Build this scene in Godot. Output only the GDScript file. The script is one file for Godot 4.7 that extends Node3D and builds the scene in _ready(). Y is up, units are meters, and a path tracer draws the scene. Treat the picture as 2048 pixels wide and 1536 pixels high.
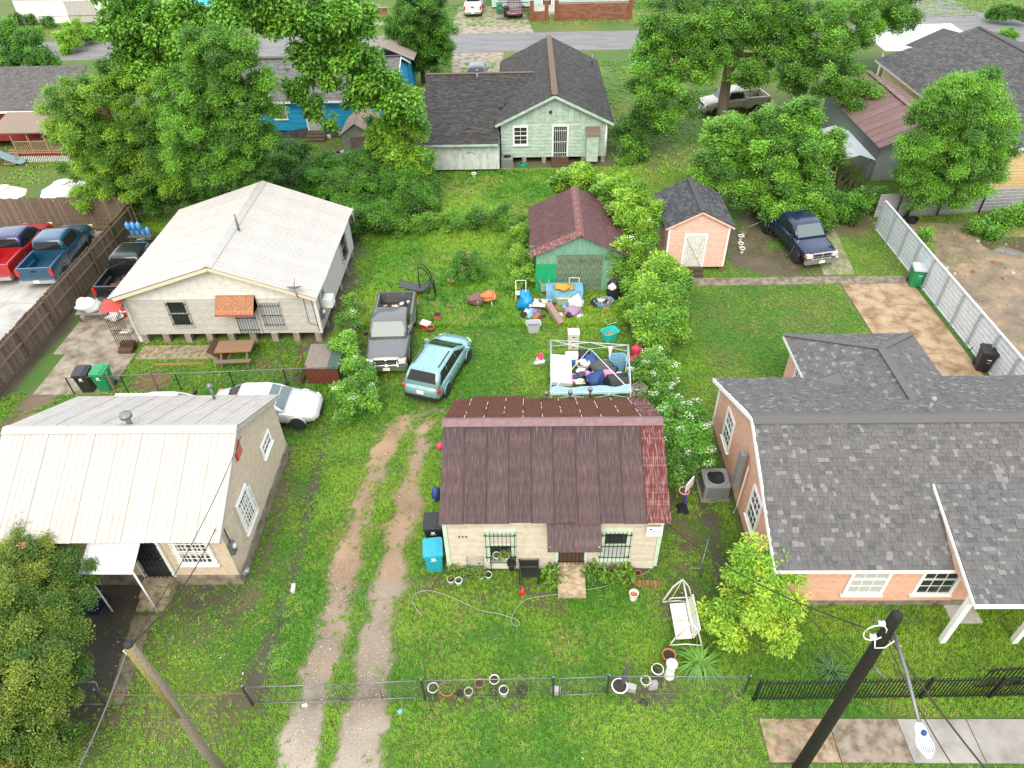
extends Node3D
# A residential block seen from the air: small houses, yards, cars, trees and a street behind.
const HGT := 20.6
const FPX := 1408.4
var CB: Basis
var rng := RandomNumberGenerator.new()
var M := {}
var TX := {}
var used := {}
var unit_box: BoxMesh
var nz := FastNoiseLite.new()

# ---------- photo pixel -> direction; the height or plane gives the distance ----------
func ray(px, py) -> Vector3:
	return CB * Vector3(px - 1024.0, 768.0 - py, -FPX)
func P(px, py, h = 0.0) -> Vector3:
	var d = ray(px, py)
	return Vector3(d.x, d.y, d.z) * ((h - HGT) / d.y) + Vector3(0, HGT, 0)
func Pz(px, py, z) -> Vector3:
	var d = ray(px, py)
	return d * (z / d.z) + Vector3(0, HGT, 0)
func pix(v: Vector3) -> Vector2:
	var c = CB.transposed() * (v - Vector3(0, HGT, 0))
	return Vector2(1024.0 + FPX * c.x / -c.z, 768.0 - FPX * c.y / -c.z)
func rr(a, b) -> float:
	return rng.randf_range(a, b)

# ---------- materials ----------
func S(r, g, b) -> Color:
	return Color(r, g, b).linear_to_srgb()
func noise_tex(key, freq, oct, stops, size = 256, sd = 1, cell = false):
	var n = FastNoiseLite.new()
	n.seed = sd
	n.frequency = freq
	n.fractal_octaves = oct
	n.fractal_gain = 0.64
	n.noise_type = FastNoiseLite.TYPE_CELLULAR if cell else FastNoiseLite.TYPE_SIMPLEX_SMOOTH
	var g = Gradient.new()
	var off = PackedFloat32Array()
	var col = PackedColorArray()
	for s in stops:
		off.append(s[0])
		col.append(s[1] if s[1] is Color else Color(s[1], s[1], s[1]))
	g.offsets = off
	g.colors = col
	var t = NoiseTexture2D.new()
	t.width = size
	t.height = size
	t.seamless = true
	t.noise = n
	t.color_ramp = g
	TX[key] = t
func mat(key, c: Color, rough = 0.8, tex = "", sc = Vector3.ONE, metal = 0.0):
	var m = StandardMaterial3D.new()
	m.resource_name = key
	m.albedo_color = c
	m.roughness = rough
	m.metallic = metal
	m.cull_mode = BaseMaterial3D.CULL_DISABLED
	if tex != "":
		m.albedo_texture = TX[tex]
		m.uv1_triplanar = true
		m.uv1_world_triplanar = true
		m.uv1_scale = sc if sc is Vector3 else Vector3.ONE * sc
	M[key] = m
	return m
func paint(key, c: Color, coat = 0.8):
	var m = mat(key, c, 0.35, "dust", 0.5)
	m.clearcoat_enabled = true
	m.clearcoat = coat
	m.clearcoat_roughness = 0.06
	m.metallic = 0.25
	return m
func leafmat(key, back: Color):
	var m = mat(key, Color.WHITE, 0.5)
	m.vertex_color_use_as_albedo = true
	m.backlight_enabled = true
	m.backlight = back
	return m

# ---------- shapes ----------
func sg(smooth = false) -> SurfaceTool:
	var st = SurfaceTool.new()
	st.begin(Mesh.PRIMITIVE_TRIANGLES)
	st.set_smooth_group(0 if smooth else -1)
	return st
func tri(st, a, b, c):
	st.add_vertex(a)
	st.add_vertex(c)
	st.add_vertex(b)
func quad(st, a, b, c, d):
	tri(st, a, b, c)
	tri(st, a, c, d)
func boxx(st, c: Vector3, s: Vector3, b = Basis()):
	var h = s * 0.5
	var v = []
	for i in 8:
		v.append(c + b * Vector3(h.x if i & 1 else -h.x, h.y if i & 2 else -h.y, h.z if i & 4 else -h.z))
	for f in [[4, 5, 7, 6], [1, 0, 2, 3], [5, 1, 3, 7], [0, 4, 6, 2], [6, 7, 3, 2], [0, 1, 5, 4]]:
		quad(st, v[f[0]], v[f[1]], v[f[2]], v[f[3]])
func facing(d: Vector3) -> Basis:   # z along d, y as upright as may be
	var z = d.normalized()
	var up = Vector3.UP if absf(z.y) < 0.98 else Vector3.RIGHT
	var x = up.cross(z).normalized()
	return Basis(x, z.cross(x), z)
func barr(st, a: Vector3, b: Vector3, w, h = -1.0):
	boxx(st, (a + b) * 0.5, Vector3(w, w if h < 0 else h, (b - a).length()), facing(b - a))
func loft(st, rings, closed = true, cap0 = true, cap1 = true):
	for i in rings.size() - 1:
		var a = rings[i]
		var b = rings[i + 1]
		var n = a.size()
		for j in (n if closed else n - 1):
			var k = (j + 1) % n
			quad(st, a[j], a[k], b[k], b[j])
	for e in [[cap0, rings[0], true], [cap1, rings[-1], false]]:
		if e[0]:
			var c = Vector3.ZERO
			for p in e[1]:
				c += p
			c /= e[1].size()
			for j in e[1].size():
				var k = (j + 1) % e[1].size()
				if e[2]:
					tri(st, c, e[1][k], e[1][j])
				else:
					tri(st, c, e[1][j], e[1][k])
func ring(c: Vector3, b: Basis, r, n, ry = -1.0):
	var a = []
	for i in n:
		var t = TAU * i / n
		a.append(c + b * Vector3(cos(t) * r, sin(t) * (r if ry < 0 else ry), 0))
	return a
func tube(st, pts, r, n = 6):
	var rings = []
	for i in pts.size():
		var d = pts[min(i + 1, pts.size() - 1)] - pts[max(i - 1, 0)]
		rings.append(ring(pts[i], facing(d), r[i] if r is Array else r, n))
	loft(st, rings)
func lathe(st, prof, n = 14, xf = Transform3D(), caps = true):
	var rings = []
	for p in prof:
		var a = []
		for i in n:
			var t = -TAU * i / n
			a.append(xf * Vector3(cos(t) * p[0], p[1], sin(t) * p[0]))
		rings.append(a)
	loft(st, rings, true, caps, caps)
func rbox(st, c: Vector3, s: Vector3, r, b = Basis(), top = 1.0):   # upright box with rounded vertical edges, top scaled
	var rings = []
	for lv in [[-0.5, 1.0], [0.5, top]]:
		var a = []
		for k in 4:
			var q = [Vector2(1, -1), Vector2(1, 1), Vector2(-1, 1), Vector2(-1, -1)][k]
			for t in 3:
				var an = -PI / 2 + k * PI / 2 + t * PI / 4
				var p = Vector2(q.x * (s.x * 0.5 - r), q.y * (s.z * 0.5 - r)) + Vector2(cos(an), sin(an)) * r
				a.append(c + b * Vector3(p.x * lv[1], lv[0] * s.y, -p.y * lv[1]))
		rings.append(a)
	loft(st, rings)
func poly_sheet(st, pts, y):   # flat polygon (Vector2 x,z) at height y
	var pv = PackedVector2Array(pts)
	var ix = Geometry2D.triangulate_polygon(pv)
	for i in range(0, ix.size(), 3):
		var a = pv[ix[i]]
		var b = pv[ix[i + 1]]
		var c = pv[ix[i + 2]]
		if (b - a).cross(c - a) > 0:
			var q = b
			b = c
			c = q
		tri(st, Vector3(a.x, y, a.y), Vector3(b.x, y, b.y), Vector3(c.x, y, c.y))
func slab(st, pts, y0, y1):
	poly_sheet(st, pts, y1)
	for i in pts.size():
		var a = pts[i]
		var b = pts[(i + 1) % pts.size()]
		quad(st, Vector3(a.x, y0, a.y), Vector3(b.x, y0, b.y), Vector3(b.x, y1, b.y), Vector3(a.x, y1, a.y))

# ---------- nodes ----------
func numbered(called) -> String:
	if not used.has(called):
		used[called] = 0
		return called
	used[called] += 1
	return "%s_%03d" % [called, used[called]]
func tag(o, label, category, group = "", kind = ""):
	if label != "":
		o.set_meta("label", label)
	if category != "":
		o.set_meta("category", category)
	if group != "":
		o.set_meta("group", group)
	if kind != "":
		o.set_meta("kind", kind)
	return o
func thing(called, label, category, at = Vector3.ZERO, turn = 0.0, group = "") -> Node3D:
	var o = Node3D.new()
	o.name = numbered(called)
	add_child(o)
	o.position = at
	o.rotation.y = turn
	return tag(o, label, category, group)
func site(called, label, category, at, group = "") -> Node3D:   # a thing whose parts are given in world coordinates
	var o = thing(called, label, category, at, 0.0, group)
	o.set_meta("site", true)
	return o
func shift(o, parent):
	if parent.has_meta("site"):
		o.position -= parent.position
func obj(called, st, m, parent = self, smooth_done = false):
	if not smooth_done:
		st.generate_normals()
	var o = MeshInstance3D.new()
	o.mesh = st.commit()
	o.name = numbered(called) if parent == self else called
	parent.add_child(o, true)
	shift(o, parent)
	o.material_override = m if m is Material else M[m]
	return o
func pc(called, parent, m, c: Vector3, s: Vector3, b = Basis()):   # a box part; all share one mesh
	var o = MeshInstance3D.new()
	o.mesh = unit_box
	o.name = numbered(called) if parent == self else called
	parent.add_child(o, true)
	o.transform = Transform3D(b * Basis.from_scale(s), c)
	shift(o, parent)
	o.material_override = m if m is Material else M[m]
	return o
func beam(called, parent, m, a: Vector3, b: Vector3, w, h = -1.0):
	return pc(called, parent, m, (a + b) * 0.5, Vector3(w, w if h < 0 else h, (b - a).length()), facing(b - a))
func rod(called, parent, m, pts, r, n = 6):
	var st = sg(true)
	tube(st, pts, r, n)
	return obj(called, st, m, parent)
func structure(called, st, m):
	var o = obj(called, st, m)
	o.set_meta("kind", "structure")
	return o
func copy(o, at, turn = 0.0, label = ""):
	var c = o.duplicate()
	c.name = numbered(str(o.name).rstrip("0123456789").rstrip("_"))
	add_child(c)
	c.position = at
	c.rotation.y = turn
	if label != "":
		c.set_meta("label", label)
	return c
func mm(called, parent, mesh, m, xfs, cols, kind = ""):
	var t = MultiMesh.new()
	t.transform_format = MultiMesh.TRANSFORM_3D
	t.use_colors = true
	t.mesh = mesh
	t.instance_count = xfs.size()
	for i in xfs.size():
		t.set_instance_transform(i, xfs[i])
		t.set_instance_color(i, cols[i])
	var o = MultiMeshInstance3D.new()
	o.multimesh = t
	o.name = numbered(called) if parent == self else called
	parent.add_child(o, true)
	shift(o, parent)
	o.material_override = M[m]
	if kind != "":
		o.set_meta("kind", kind)
	return o

# ---------- building pieces ----------
func block(called, parent, m, x0, x1, y0, y1, z0, z1):
	return pc(called, parent, m, Vector3((x0 + x1) / 2.0, (y0 + y1) / 2.0, (z0 + z1) / 2.0), Vector3(absf(x1 - x0), absf(y1 - y0), absf(z1 - z0)))
func gable_core(parent, m, x0, x1, z0, z1, yb, ye, yr, along_x):   # wall core with gable ends, x0<x1, z0<z1
	var st = sg()
	var rings = []
	for e in 2:
		if along_x:
			var x = [x0, x1][e]
			var zm = (z0 + z1) / 2.0
			rings.append([Vector3(x, yb, z1), Vector3(x, yb, z0), Vector3(x, ye, z0), Vector3(x, yr, zm), Vector3(x, ye, z1)])
		else:
			var z = [z0, z1][e]
			var xm = (x0 + x1) / 2.0
			rings.append([Vector3(x0, yb, z), Vector3(x1, yb, z), Vector3(x1, ye, z), Vector3(xm, yr, z), Vector3(x0, ye, z)])
	loft(st, rings)
	return obj("wall", st, m, parent)
func siding(parent, ms, a: Vector3, b: Vector3, y1, step, out: Vector3, yr = -1.0, called = "board"):
	# lapped boards from a to b (bottom corners), up to y1, then on into a gable up to yr
	var u = (b - a).normalized()
	var w = (b - a).length()
	var y = a.y
	var top = y1 if yr < 0 else yr - step * 0.6
	var bs = Basis(u, Vector3.UP, u.cross(Vector3.UP))
	var tilt = Basis(u, -0.09 if bs.z.dot(out) < 0 else 0.09)
	var k = 0
	while y < top - 0.03:
		var hh = minf(step, top - y)
		var ww = w
		if y + hh > y1 and yr > y1:
			ww = w * (yr - (y + hh * 0.8)) / (yr - y1)
		if ww > 0.15:
			var c = (a + b) * 0.5
			c.y = y + hh * 0.5
			pc(called, parent, ms[k % ms.size()], c + out * 0.012, Vector3(ww, hh + 0.012, 0.016), tilt.inverse() * bs if bs.z.dot(out) > 0 else tilt.inverse() * bs)
		y += step
		k += 1
func corr(parent, m, o: Vector3, u: Vector3, v: Vector3, w, ln, per, amp, flat = 0.0, called = "roof_sheet", rows = 4):
	# one sheet of corrugated (flat 0) or ribbed (flat = share of flat pan) metal; o top corner, u along ridge, v downslope
	var st = sg(flat == 0.0)
	var n = u.cross(v).normalized()
	if n.y < 0:
		n = -n
	var prof = []
	if flat == 0.0:
		var k = int(round(w / per)) * 4
		for i in k + 1:
			prof.append([w * i / k, amp * sin(TAU * i / 4.0)])
	else:
		var k = int(round(w / per))
		for i in k:
			var s = w * i / k
			var q = w / k
			prof.append_array([[s, amp], [s + q * (1 - flat) * 0.25, amp], [s + q * (1 - flat) * 0.5, 0.0], [s + q * (1 - (1 - flat) * 0.5), 0.0]])
		prof.append([w, amp])
	for r in rows:
		var t0 = ln * r / rows
		var t1 = ln * (r + 1) / rows
		for i in prof.size() - 1:
			var a = o + u * prof[i][0] + n * prof[i][1]
			var b = o + u * prof[i + 1][0] + n * prof[i + 1][1]
			quad(st, a + v * t1, b + v * t1, b + v * t0, a + v * t0)
	var ob = obj(called, st, m, parent)
	return ob
func metal_roof(parent, ms, o: Vector3, u: Vector3, v: Vector3, w, ln, sheet, per, amp, flat = 0.0, over = 0.0, jag = 0.0):
	var n = int(ceil(w / sheet))
	var nn = u.cross(v).normalized()
	if nn.y < 0:
		nn = -nn
	for i in n:
		var s = w * i / n
		corr(parent, ms[i % ms.size()], o + u * s + nn * (0.004 + 0.006 * (i % 2)) , u, v, w / n + 0.03, ln + rr(-jag, jag) + over, per, amp, flat)
func shingles(parent, o: Vector3, u: Vector3, v: Vector3, w, ln, tab, course, tones, inside = null, singles = 0, key = "shingle", base = ""):
	# o = lower left corner at the eave, u along the eave, v UP the slope
	var n = u.cross(v).normalized()
	if n.y < 0:
		n = -n
	var st = sg()
	var rows = int(ln / course)
	var made = 0
	var bs = Basis(u, v, n)
	var any = false
	for r in rows:
		var s = -rr(0, tab)
		while s < w:
			var tw = tab * rr(0.55, 1.25)
			var a = maxf(s, 0.0)
			var b = minf(s + tw, w)
			s += tw
			if b - a < 0.03:
				continue
			var y0 = r * course
			if inside != null and not inside.call((a + b) / 2, y0 + course * 0.5):
				continue
			var th = 0.012 if rng.randf() < 0.55 else 0.024
			var ti = rng.randi() % tones.size()
			var ctr = o + u * ((a + b) / 2) + v * (y0 + course * 0.62) + n * (th * 0.5 + 0.006)
			var tb = bs * Basis(Vector3.RIGHT, -0.05)
			if made < singles:
				pc("shingle", parent, M["%s%d" % [key, ti]], ctr, Vector3(b - a - 0.006, course * 1.25, th), tb)
				made += 1
			else:
				st.set_color(tones[ti])
				var hx = (b - a - 0.006) * 0.5
				var hy = course * 0.625
				var q = []
				for p in [[-hx, -hy, th], [hx, -hy, th], [hx, hy, th], [-hx, hy, th], [-hx, -hy, -th], [hx, -hy, -th], [hx, hy, -th], [-hx, hy, -th]]:
					q.append(ctr + tb * Vector3(p[0], p[1], p[2] * 0.5))
				quad(st, q[0], q[1], q[2], q[3])
				quad(st, q[4], q[5], q[1], q[0])
				quad(st, q[5], q[6], q[2], q[1])
				quad(st, q[7], q[4], q[0], q[3])
				any = true
	if any:
		obj("shingles", st, "shingle_mix", parent).set_meta("kind", "stuff")
func roof_slab(parent, m, o: Vector3, u: Vector3, v: Vector3, w, ln, th = 0.06, called = "roof_deck"):
	var n = u.cross(v).normalized()
	if n.y < 0:
		n = -n
	return pc(called, parent, m, o + u * w * 0.5 + v * ln * 0.5 - n * th * 0.5, Vector3(w, ln, th), Basis(u, v, u.cross(v)))
func window(parent, c: Vector3, out: Vector3, w, h, mf, mg, cols = 2, rows = 2, fr = 0.09, bars = "", label = ""):
	var st = sg()
	for s in [-1, 1]:
		boxx(st, Vector3(s * (w / 2 - fr / 2), 0, 0.03), Vector3(fr, h, 0.07))
		boxx(st, Vector3(0, s * (h / 2 - fr / 2), 0.032), Vector3(w - fr * 2, fr, 0.066))
	st.generate_normals()
	var o = obj("window", st, mf, parent, true)
	o.transform = Transform3D(Basis(Vector3.UP.cross(out).normalized(), Vector3.UP, out), c)
	shift(o, parent)
	if label != "":
		o.set_meta("label", label)
	var iw = w - fr * 2
	var ih = h - fr * 2
	for s in 2:
		pc("pane", o, mg if mg is String else mg[s], Vector3(0, (s - 0.5) * ih * 0.5, 0.018 - 0.008 * s), Vector3(iw, ih * 0.5, 0.008))
	pc("rail", o, mf, Vector3(0, 0, 0.03), Vector3(iw, 0.05, 0.045))
	var md = sg()
	for i in range(1, cols):
		boxx(md, Vector3(iw * (float(i) / cols - 0.5), 0, 0.025), Vector3(0.025, ih, 0.02))
	for s in [-1, 1]:
		for j in range(1, rows):
			boxx(md, Vector3(0, s * ih * 0.25 + ih * 0.5 * (float(j) / rows - 0.5), 0.025), Vector3(iw, 0.025, 0.019))
	if cols > 1 or rows > 1:
		obj("muntin", md, mf, o)
	pc("sill", o, mf, Vector3(0, -h / 2 - 0.025, 0.05), Vector3(w + 0.08, 0.05, 0.11))
	if bars != "":
		grate(o, Vector3(0, 0, 0.13), w * 0.92, h * 0.98, bars)
	return o
func grate(parent, c, w, h, m, gap = 0.12):
	var g = sg()
	var n = int(w / gap)
	for i in n + 1:
		boxx(g, c + Vector3(w * (float(i) / n - 0.5), 0, 0), Vector3(0.018, h, 0.018))
	for y in [-0.38, 0.0, 0.38]:
		boxx(g, c + Vector3(0, h * y, -0.016), Vector3(w + 0.1, 0.028, 0.012))
	for s in [-1, 1]:
		for y in [-0.38, 0.38]:
			boxx(g, c + Vector3(s * (w / 2 + 0.03), h * y, -0.07), Vector3(0.025, 0.025, 0.1))
	return obj("security_bars", g, m, parent)

# ---------- textures and materials ----------
func make_textures():
	noise_tex("dust", 0.02, 4, [[0.0, 0.86], [0.5, 0.95], [1.0, 1.0]], 256, 3)
	noise_tex("mottle", 0.015, 5, [[0.0, 0.78], [0.4, 0.9], [0.7, 0.97], [1.0, 1.0]], 256, 5)
	noise_tex("grain", 0.12, 3, [[0.0, 0.55], [0.5, 0.82], [1.0, 1.0]], 256, 7)
	noise_tex("speck", 0.2, 2, [[0.0, 0.35], [0.35, 0.7], [0.6, 0.9], [1.0, 1.0]], 512, 9)
	noise_tex("stain", 0.012, 5, [[0.0, Color(0.56, 0.51, 0.46)], [0.3, Color(0.74, 0.7, 0.65)], [0.55, Color(0.88, 0.85, 0.81)], [1.0, Color(1, 1, 1)]], 512, 11)
	noise_tex("rust", 0.02, 5, [[0.0, Color(0.30, 0.24, 0.26)], [0.35, Color(0.45, 0.35, 0.37)], [0.55, Color(0.58, 0.45, 0.46)], [0.72, Color(0.72, 0.56, 0.55)], [0.86, Color(0.86, 0.74, 0.72)], [1.0, Color(0.98, 0.9, 0.86)]], 512, 13)
	noise_tex("rust_red", 0.018, 5, [[0.0, Color(0.36, 0.16, 0.12)], [0.45, Color(0.52, 0.24, 0.2)], [0.62, Color(0.62, 0.33, 0.3)], [0.66, Color(0.86, 0.82, 0.82)], [1.0, Color(0.95, 0.95, 0.95)]], 512, 15)
	noise_tex("rust_brown", 0.03, 5, [[0.0, Color(0.16, 0.09, 0.06)], [0.4, Color(0.30, 0.17, 0.11)], [0.65, Color(0.45, 0.27, 0.17)], [1.0, Color(0.70, 0.45, 0.28)]], 512, 17)
	noise_tex("rust_purple", 0.015, 4, [[0.0, Color(0.28, 0.16, 0.17)], [0.5, Color(0.42, 0.27, 0.28)], [0.8, Color(0.52, 0.36, 0.36)], [1.0, Color(0.75, 0.66, 0.66)]], 512, 19)
	noise_tex("wood", 0.05, 5, [[0.0, Color(0.42, 0.38, 0.35)], [0.4, Color(0.66, 0.6, 0.56)], [0.7, Color(0.85, 0.8, 0.76)], [1.0, Color(1, 0.97, 0.94)]], 256, 21)
	noise_tex("streak", 0.03, 5, [[0.0, Color(0.3, 0.26, 0.24)], [0.35, Color(0.6, 0.58, 0.54)], [0.6, Color(0.85, 0.95, 0.88)], [0.8, Color(0.75, 1.0, 0.85)], [1.0, Color(1, 1, 0.95)]], 512, 23)
	noise_tex("awning_rust", 0.04, 4, [[0.0, Color(0.38, 0.24, 0.14)], [0.4, Color(0.58, 0.42, 0.26)], [0.56, Color(0.74, 0.68, 0.56)], [0.68, Color(0.58, 0.2, 0.16)], [1.0, Color(0.6, 0.18, 0.15)]], 256, 25)
	noise_tex("pebble", 0.11, 2, [[0.0, 0.45], [0.25, 0.7], [0.5, 0.95], [1.0, 1.0]], 512, 27, true)
	noise_tex("mud", 0.012, 5, [[0.0, Color(0.46, 0.43, 0.39)], [0.45, Color(0.6, 0.55, 0.49)], [0.7, Color(0.7, 0.62, 0.53)], [1.0, Color(0.8, 0.72, 0.62)]], 512, 29)
func make_materials():
	mat("ground", Color.WHITE, 0.95, "speck", 0.9).vertex_color_use_as_albedo = true
	mat("asphalt", S(0.187, 0.183, 0.187), 0.85, "mottle", Vector3(0.05, 0.05, 0.25))
	mat("concrete", S(0.34, 0.315, 0.272), 0.85, "stain", 0.16)
	mat("concrete_pale", S(0.442, 0.433, 0.416), 0.8, "mottle", 0.11)
	mat("concrete_tan", S(0.425, 0.323, 0.221), 0.8, "stain", 0.13)
	mat("concrete_old", S(0.255, 0.238, 0.196), 0.9, "stain", 0.3)
	mat("water", S(0.10, 0.085, 0.06), 0.04)
	mat("white", S(0.78, 0.78, 0.76), 0.6)
	mat("offwhite", S(0.66, 0.62, 0.54), 0.7, "dust", 0.3)
	mat("black_metal", S(0.012, 0.012, 0.013), 0.45)
	mat("dark", S(0.015, 0.015, 0.017), 0.7)
	mat("galv", S(0.227, 0.237, 0.242), 0.45, "dust", 1.2, 0.6)
	mat("grey_plastic", S(0.22, 0.23, 0.24), 0.5)
	mat("glass", S(0.03, 0.035, 0.04), 0.06)
	mat("glass_pale", S(0.45, 0.47, 0.47), 0.12)
	mat("car_glass", S(0.015, 0.018, 0.02), 0.04)
	mat("windshield", S(0.104, 0.144, 0.144), 0.18)
	mat("rubber", S(0.02, 0.02, 0.02), 0.85)
	mat("chrome", S(0.6, 0.6, 0.6), 0.2, "", 1, 0.9)
	mat("rim", S(0.42, 0.42, 0.42), 0.35, "", 1, 0.7)
	mat("lamp_clear", S(0.65, 0.66, 0.66), 0.1)
	mat("lamp_red", S(0.45, 0.02, 0.02), 0.15)
	mat("amber", S(0.6, 0.25, 0.03), 0.2)
	mat("wood_grey", S(0.32, 0.272, 0.224), 0.9, "wood", Vector3(5, 0.35, 5))
	mat("wood_grey2", S(0.4, 0.344, 0.288), 0.9, "wood", Vector3(6, 0.4, 6))
	mat("wood_grey3", S(0.24, 0.2, 0.16), 0.9, "wood", Vector3(4, 0.3, 4))
	mat("wood_moss", S(0.16, 0.16, 0.06), 0.95, "wood", Vector3(5, 0.4, 5))
	mat("wood_new", S(0.50, 0.30, 0.15), 0.8, "wood", Vector3(2, 2, 2))
	mat("wood_brown", S(0.17, 0.11, 0.07), 0.85, "wood", Vector3(2, 2, 2))
	mat("bark", S(0.20, 0.165, 0.13), 0.95, "wood", Vector3(3, 0.8, 3))
	mat("bark_pale", S(0.33, 0.30, 0.26), 0.95, "wood", Vector3(2, 0.7, 2))
	mat("soil", S(0.05, 0.035, 0.025), 0.95, "grain", 3)
	mat("shingle_mix", Color.WHITE, 0.9, "grain", 6).vertex_color_use_as_albedo = true
	mat("deck_grey", S(0.11, 0.11, 0.115), 0.9)
	mat("deck_dark", S(0.05, 0.05, 0.053), 0.9)
	mat("terracotta", S(0.42, 0.14, 0.07), 0.75, "dust", 3)
	mat("brick", S(0.30, 0.10, 0.06), 0.85, "grain", 4)
	mat("brick2", S(0.38, 0.15, 0.08), 0.85, "grain", 4)
	mat("red", S(0.5, 0.03, 0.03), 0.5)
	mat("pink", S(0.65, 0.22, 0.35), 0.6)
	mat("blue_plastic", S(0.05, 0.22, 0.55), 0.4)
	mat("teal_plastic", S(0.02, 0.42, 0.45), 0.35)
	mat("green_plastic", S(0.01, 0.22, 0.08), 0.4)
	mat("black_plastic", S(0.018, 0.019, 0.021), 0.4)
	mat("grey_tub", S(0.42, 0.44, 0.47), 0.5)
	mat("tarp_blue", S(0.18, 0.42, 0.66), 0.6, "dust", 1)
	mat("fabric_grey", S(0.06, 0.065, 0.07), 0.8)
	mat("cloth_white", S(0.72, 0.72, 0.74), 0.85, "dust", 1.5)
	mat("wire", S(0.02, 0.02, 0.02), 0.6)
	mat("wire_grey", S(0.10, 0.10, 0.10), 0.6)

# ---------- ground cover ----------
const GX0 := -31.0
const GZ0 := -47.0
const GS := 0.125
var gw := 512
var gh := 336
var gcol := []
var gden := PackedFloat32Array()
var gtone := PackedFloat32Array()
func cell_capsule(a: Vector3, b: Vector3, r0, r1, soft, c: Color, amt, kill, wob = 0.35):
	# a stretch of other ground between a and b (radius r0..r1), uneven at its edge
	var rm = maxf(r0, r1) + soft + wob
	var i0 = clampi(int((minf(a.x, b.x) - rm - GX0) / GS), 0, gw)
	var i1 = clampi(int((maxf(a.x, b.x) + rm - GX0) / GS) + 1, 0, gw)
	var j0 = clampi(int((minf(a.z, b.z) - rm - GZ0) / GS), 0, gh)
	var j1 = clampi(int((maxf(a.z, b.z) + rm - GZ0) / GS) + 1, 0, gh)
	var pa = Vector2(a.x, a.z)
	var ab = Vector2(b.x, b.z) - pa
	var l2 = maxf(ab.length_squared(), 1e-6)
	for j in range(j0, j1):
		for i in range(i0, i1):
			var q = Vector2(GX0 + i * GS, GZ0 + j * GS)
			var t = clampf((q - pa).dot(ab) / l2, 0, 1)
			var d = (q - pa - ab * t).length() - lerpf(r0, r1, t) + nz.get_noise_2d(q.x * 14, q.y * 14) * wob + nz.get_noise_2d(q.x * 60 + 50, q.y * 60) * wob * 0.5
			if d < soft:
				var w = 1.0 - smoothstep(-soft, soft, d)
				var k = j * gw + i
				var v = 1.0 + 0.35 * nz.get_noise_2d(q.x * 25 + 300, q.y * 25)
				gcol[k] = gcol[k].lerp(c * v, w * amt)
				gden[k] *= 1.0 - w * kill
func path(pts, w, soft, c, amt, kill, wob = 0.3):
	for i in pts.size() - 1:
		cell_capsule(pts[i], pts[i + 1], w[i] / 2.0, w[i + 1] / 2.0, soft, c, amt, kill, wob)
func clear_rect(x0, x1, z0, z1, v = 0.0):
	for j in range(clampi(int((z0 - GZ0) / GS), 0, gh), clampi(int((z1 - GZ0) / GS) + 1, 0, gh)):
		for i in range(clampi(int((x0 - GX0) / GS), 0, gw), clampi(int((x1 - GX0) / GS) + 1, 0, gw)):
			gden[j * gw + i] = minf(gden[j * gw + i], v)
func dab(px, py, r, c, amt, kill, soft = 0.5):
	var p = P(px, py)
	cell_capsule(p, p + Vector3(0.01, 0, 0), r, r, soft, c, amt, kill)
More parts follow.
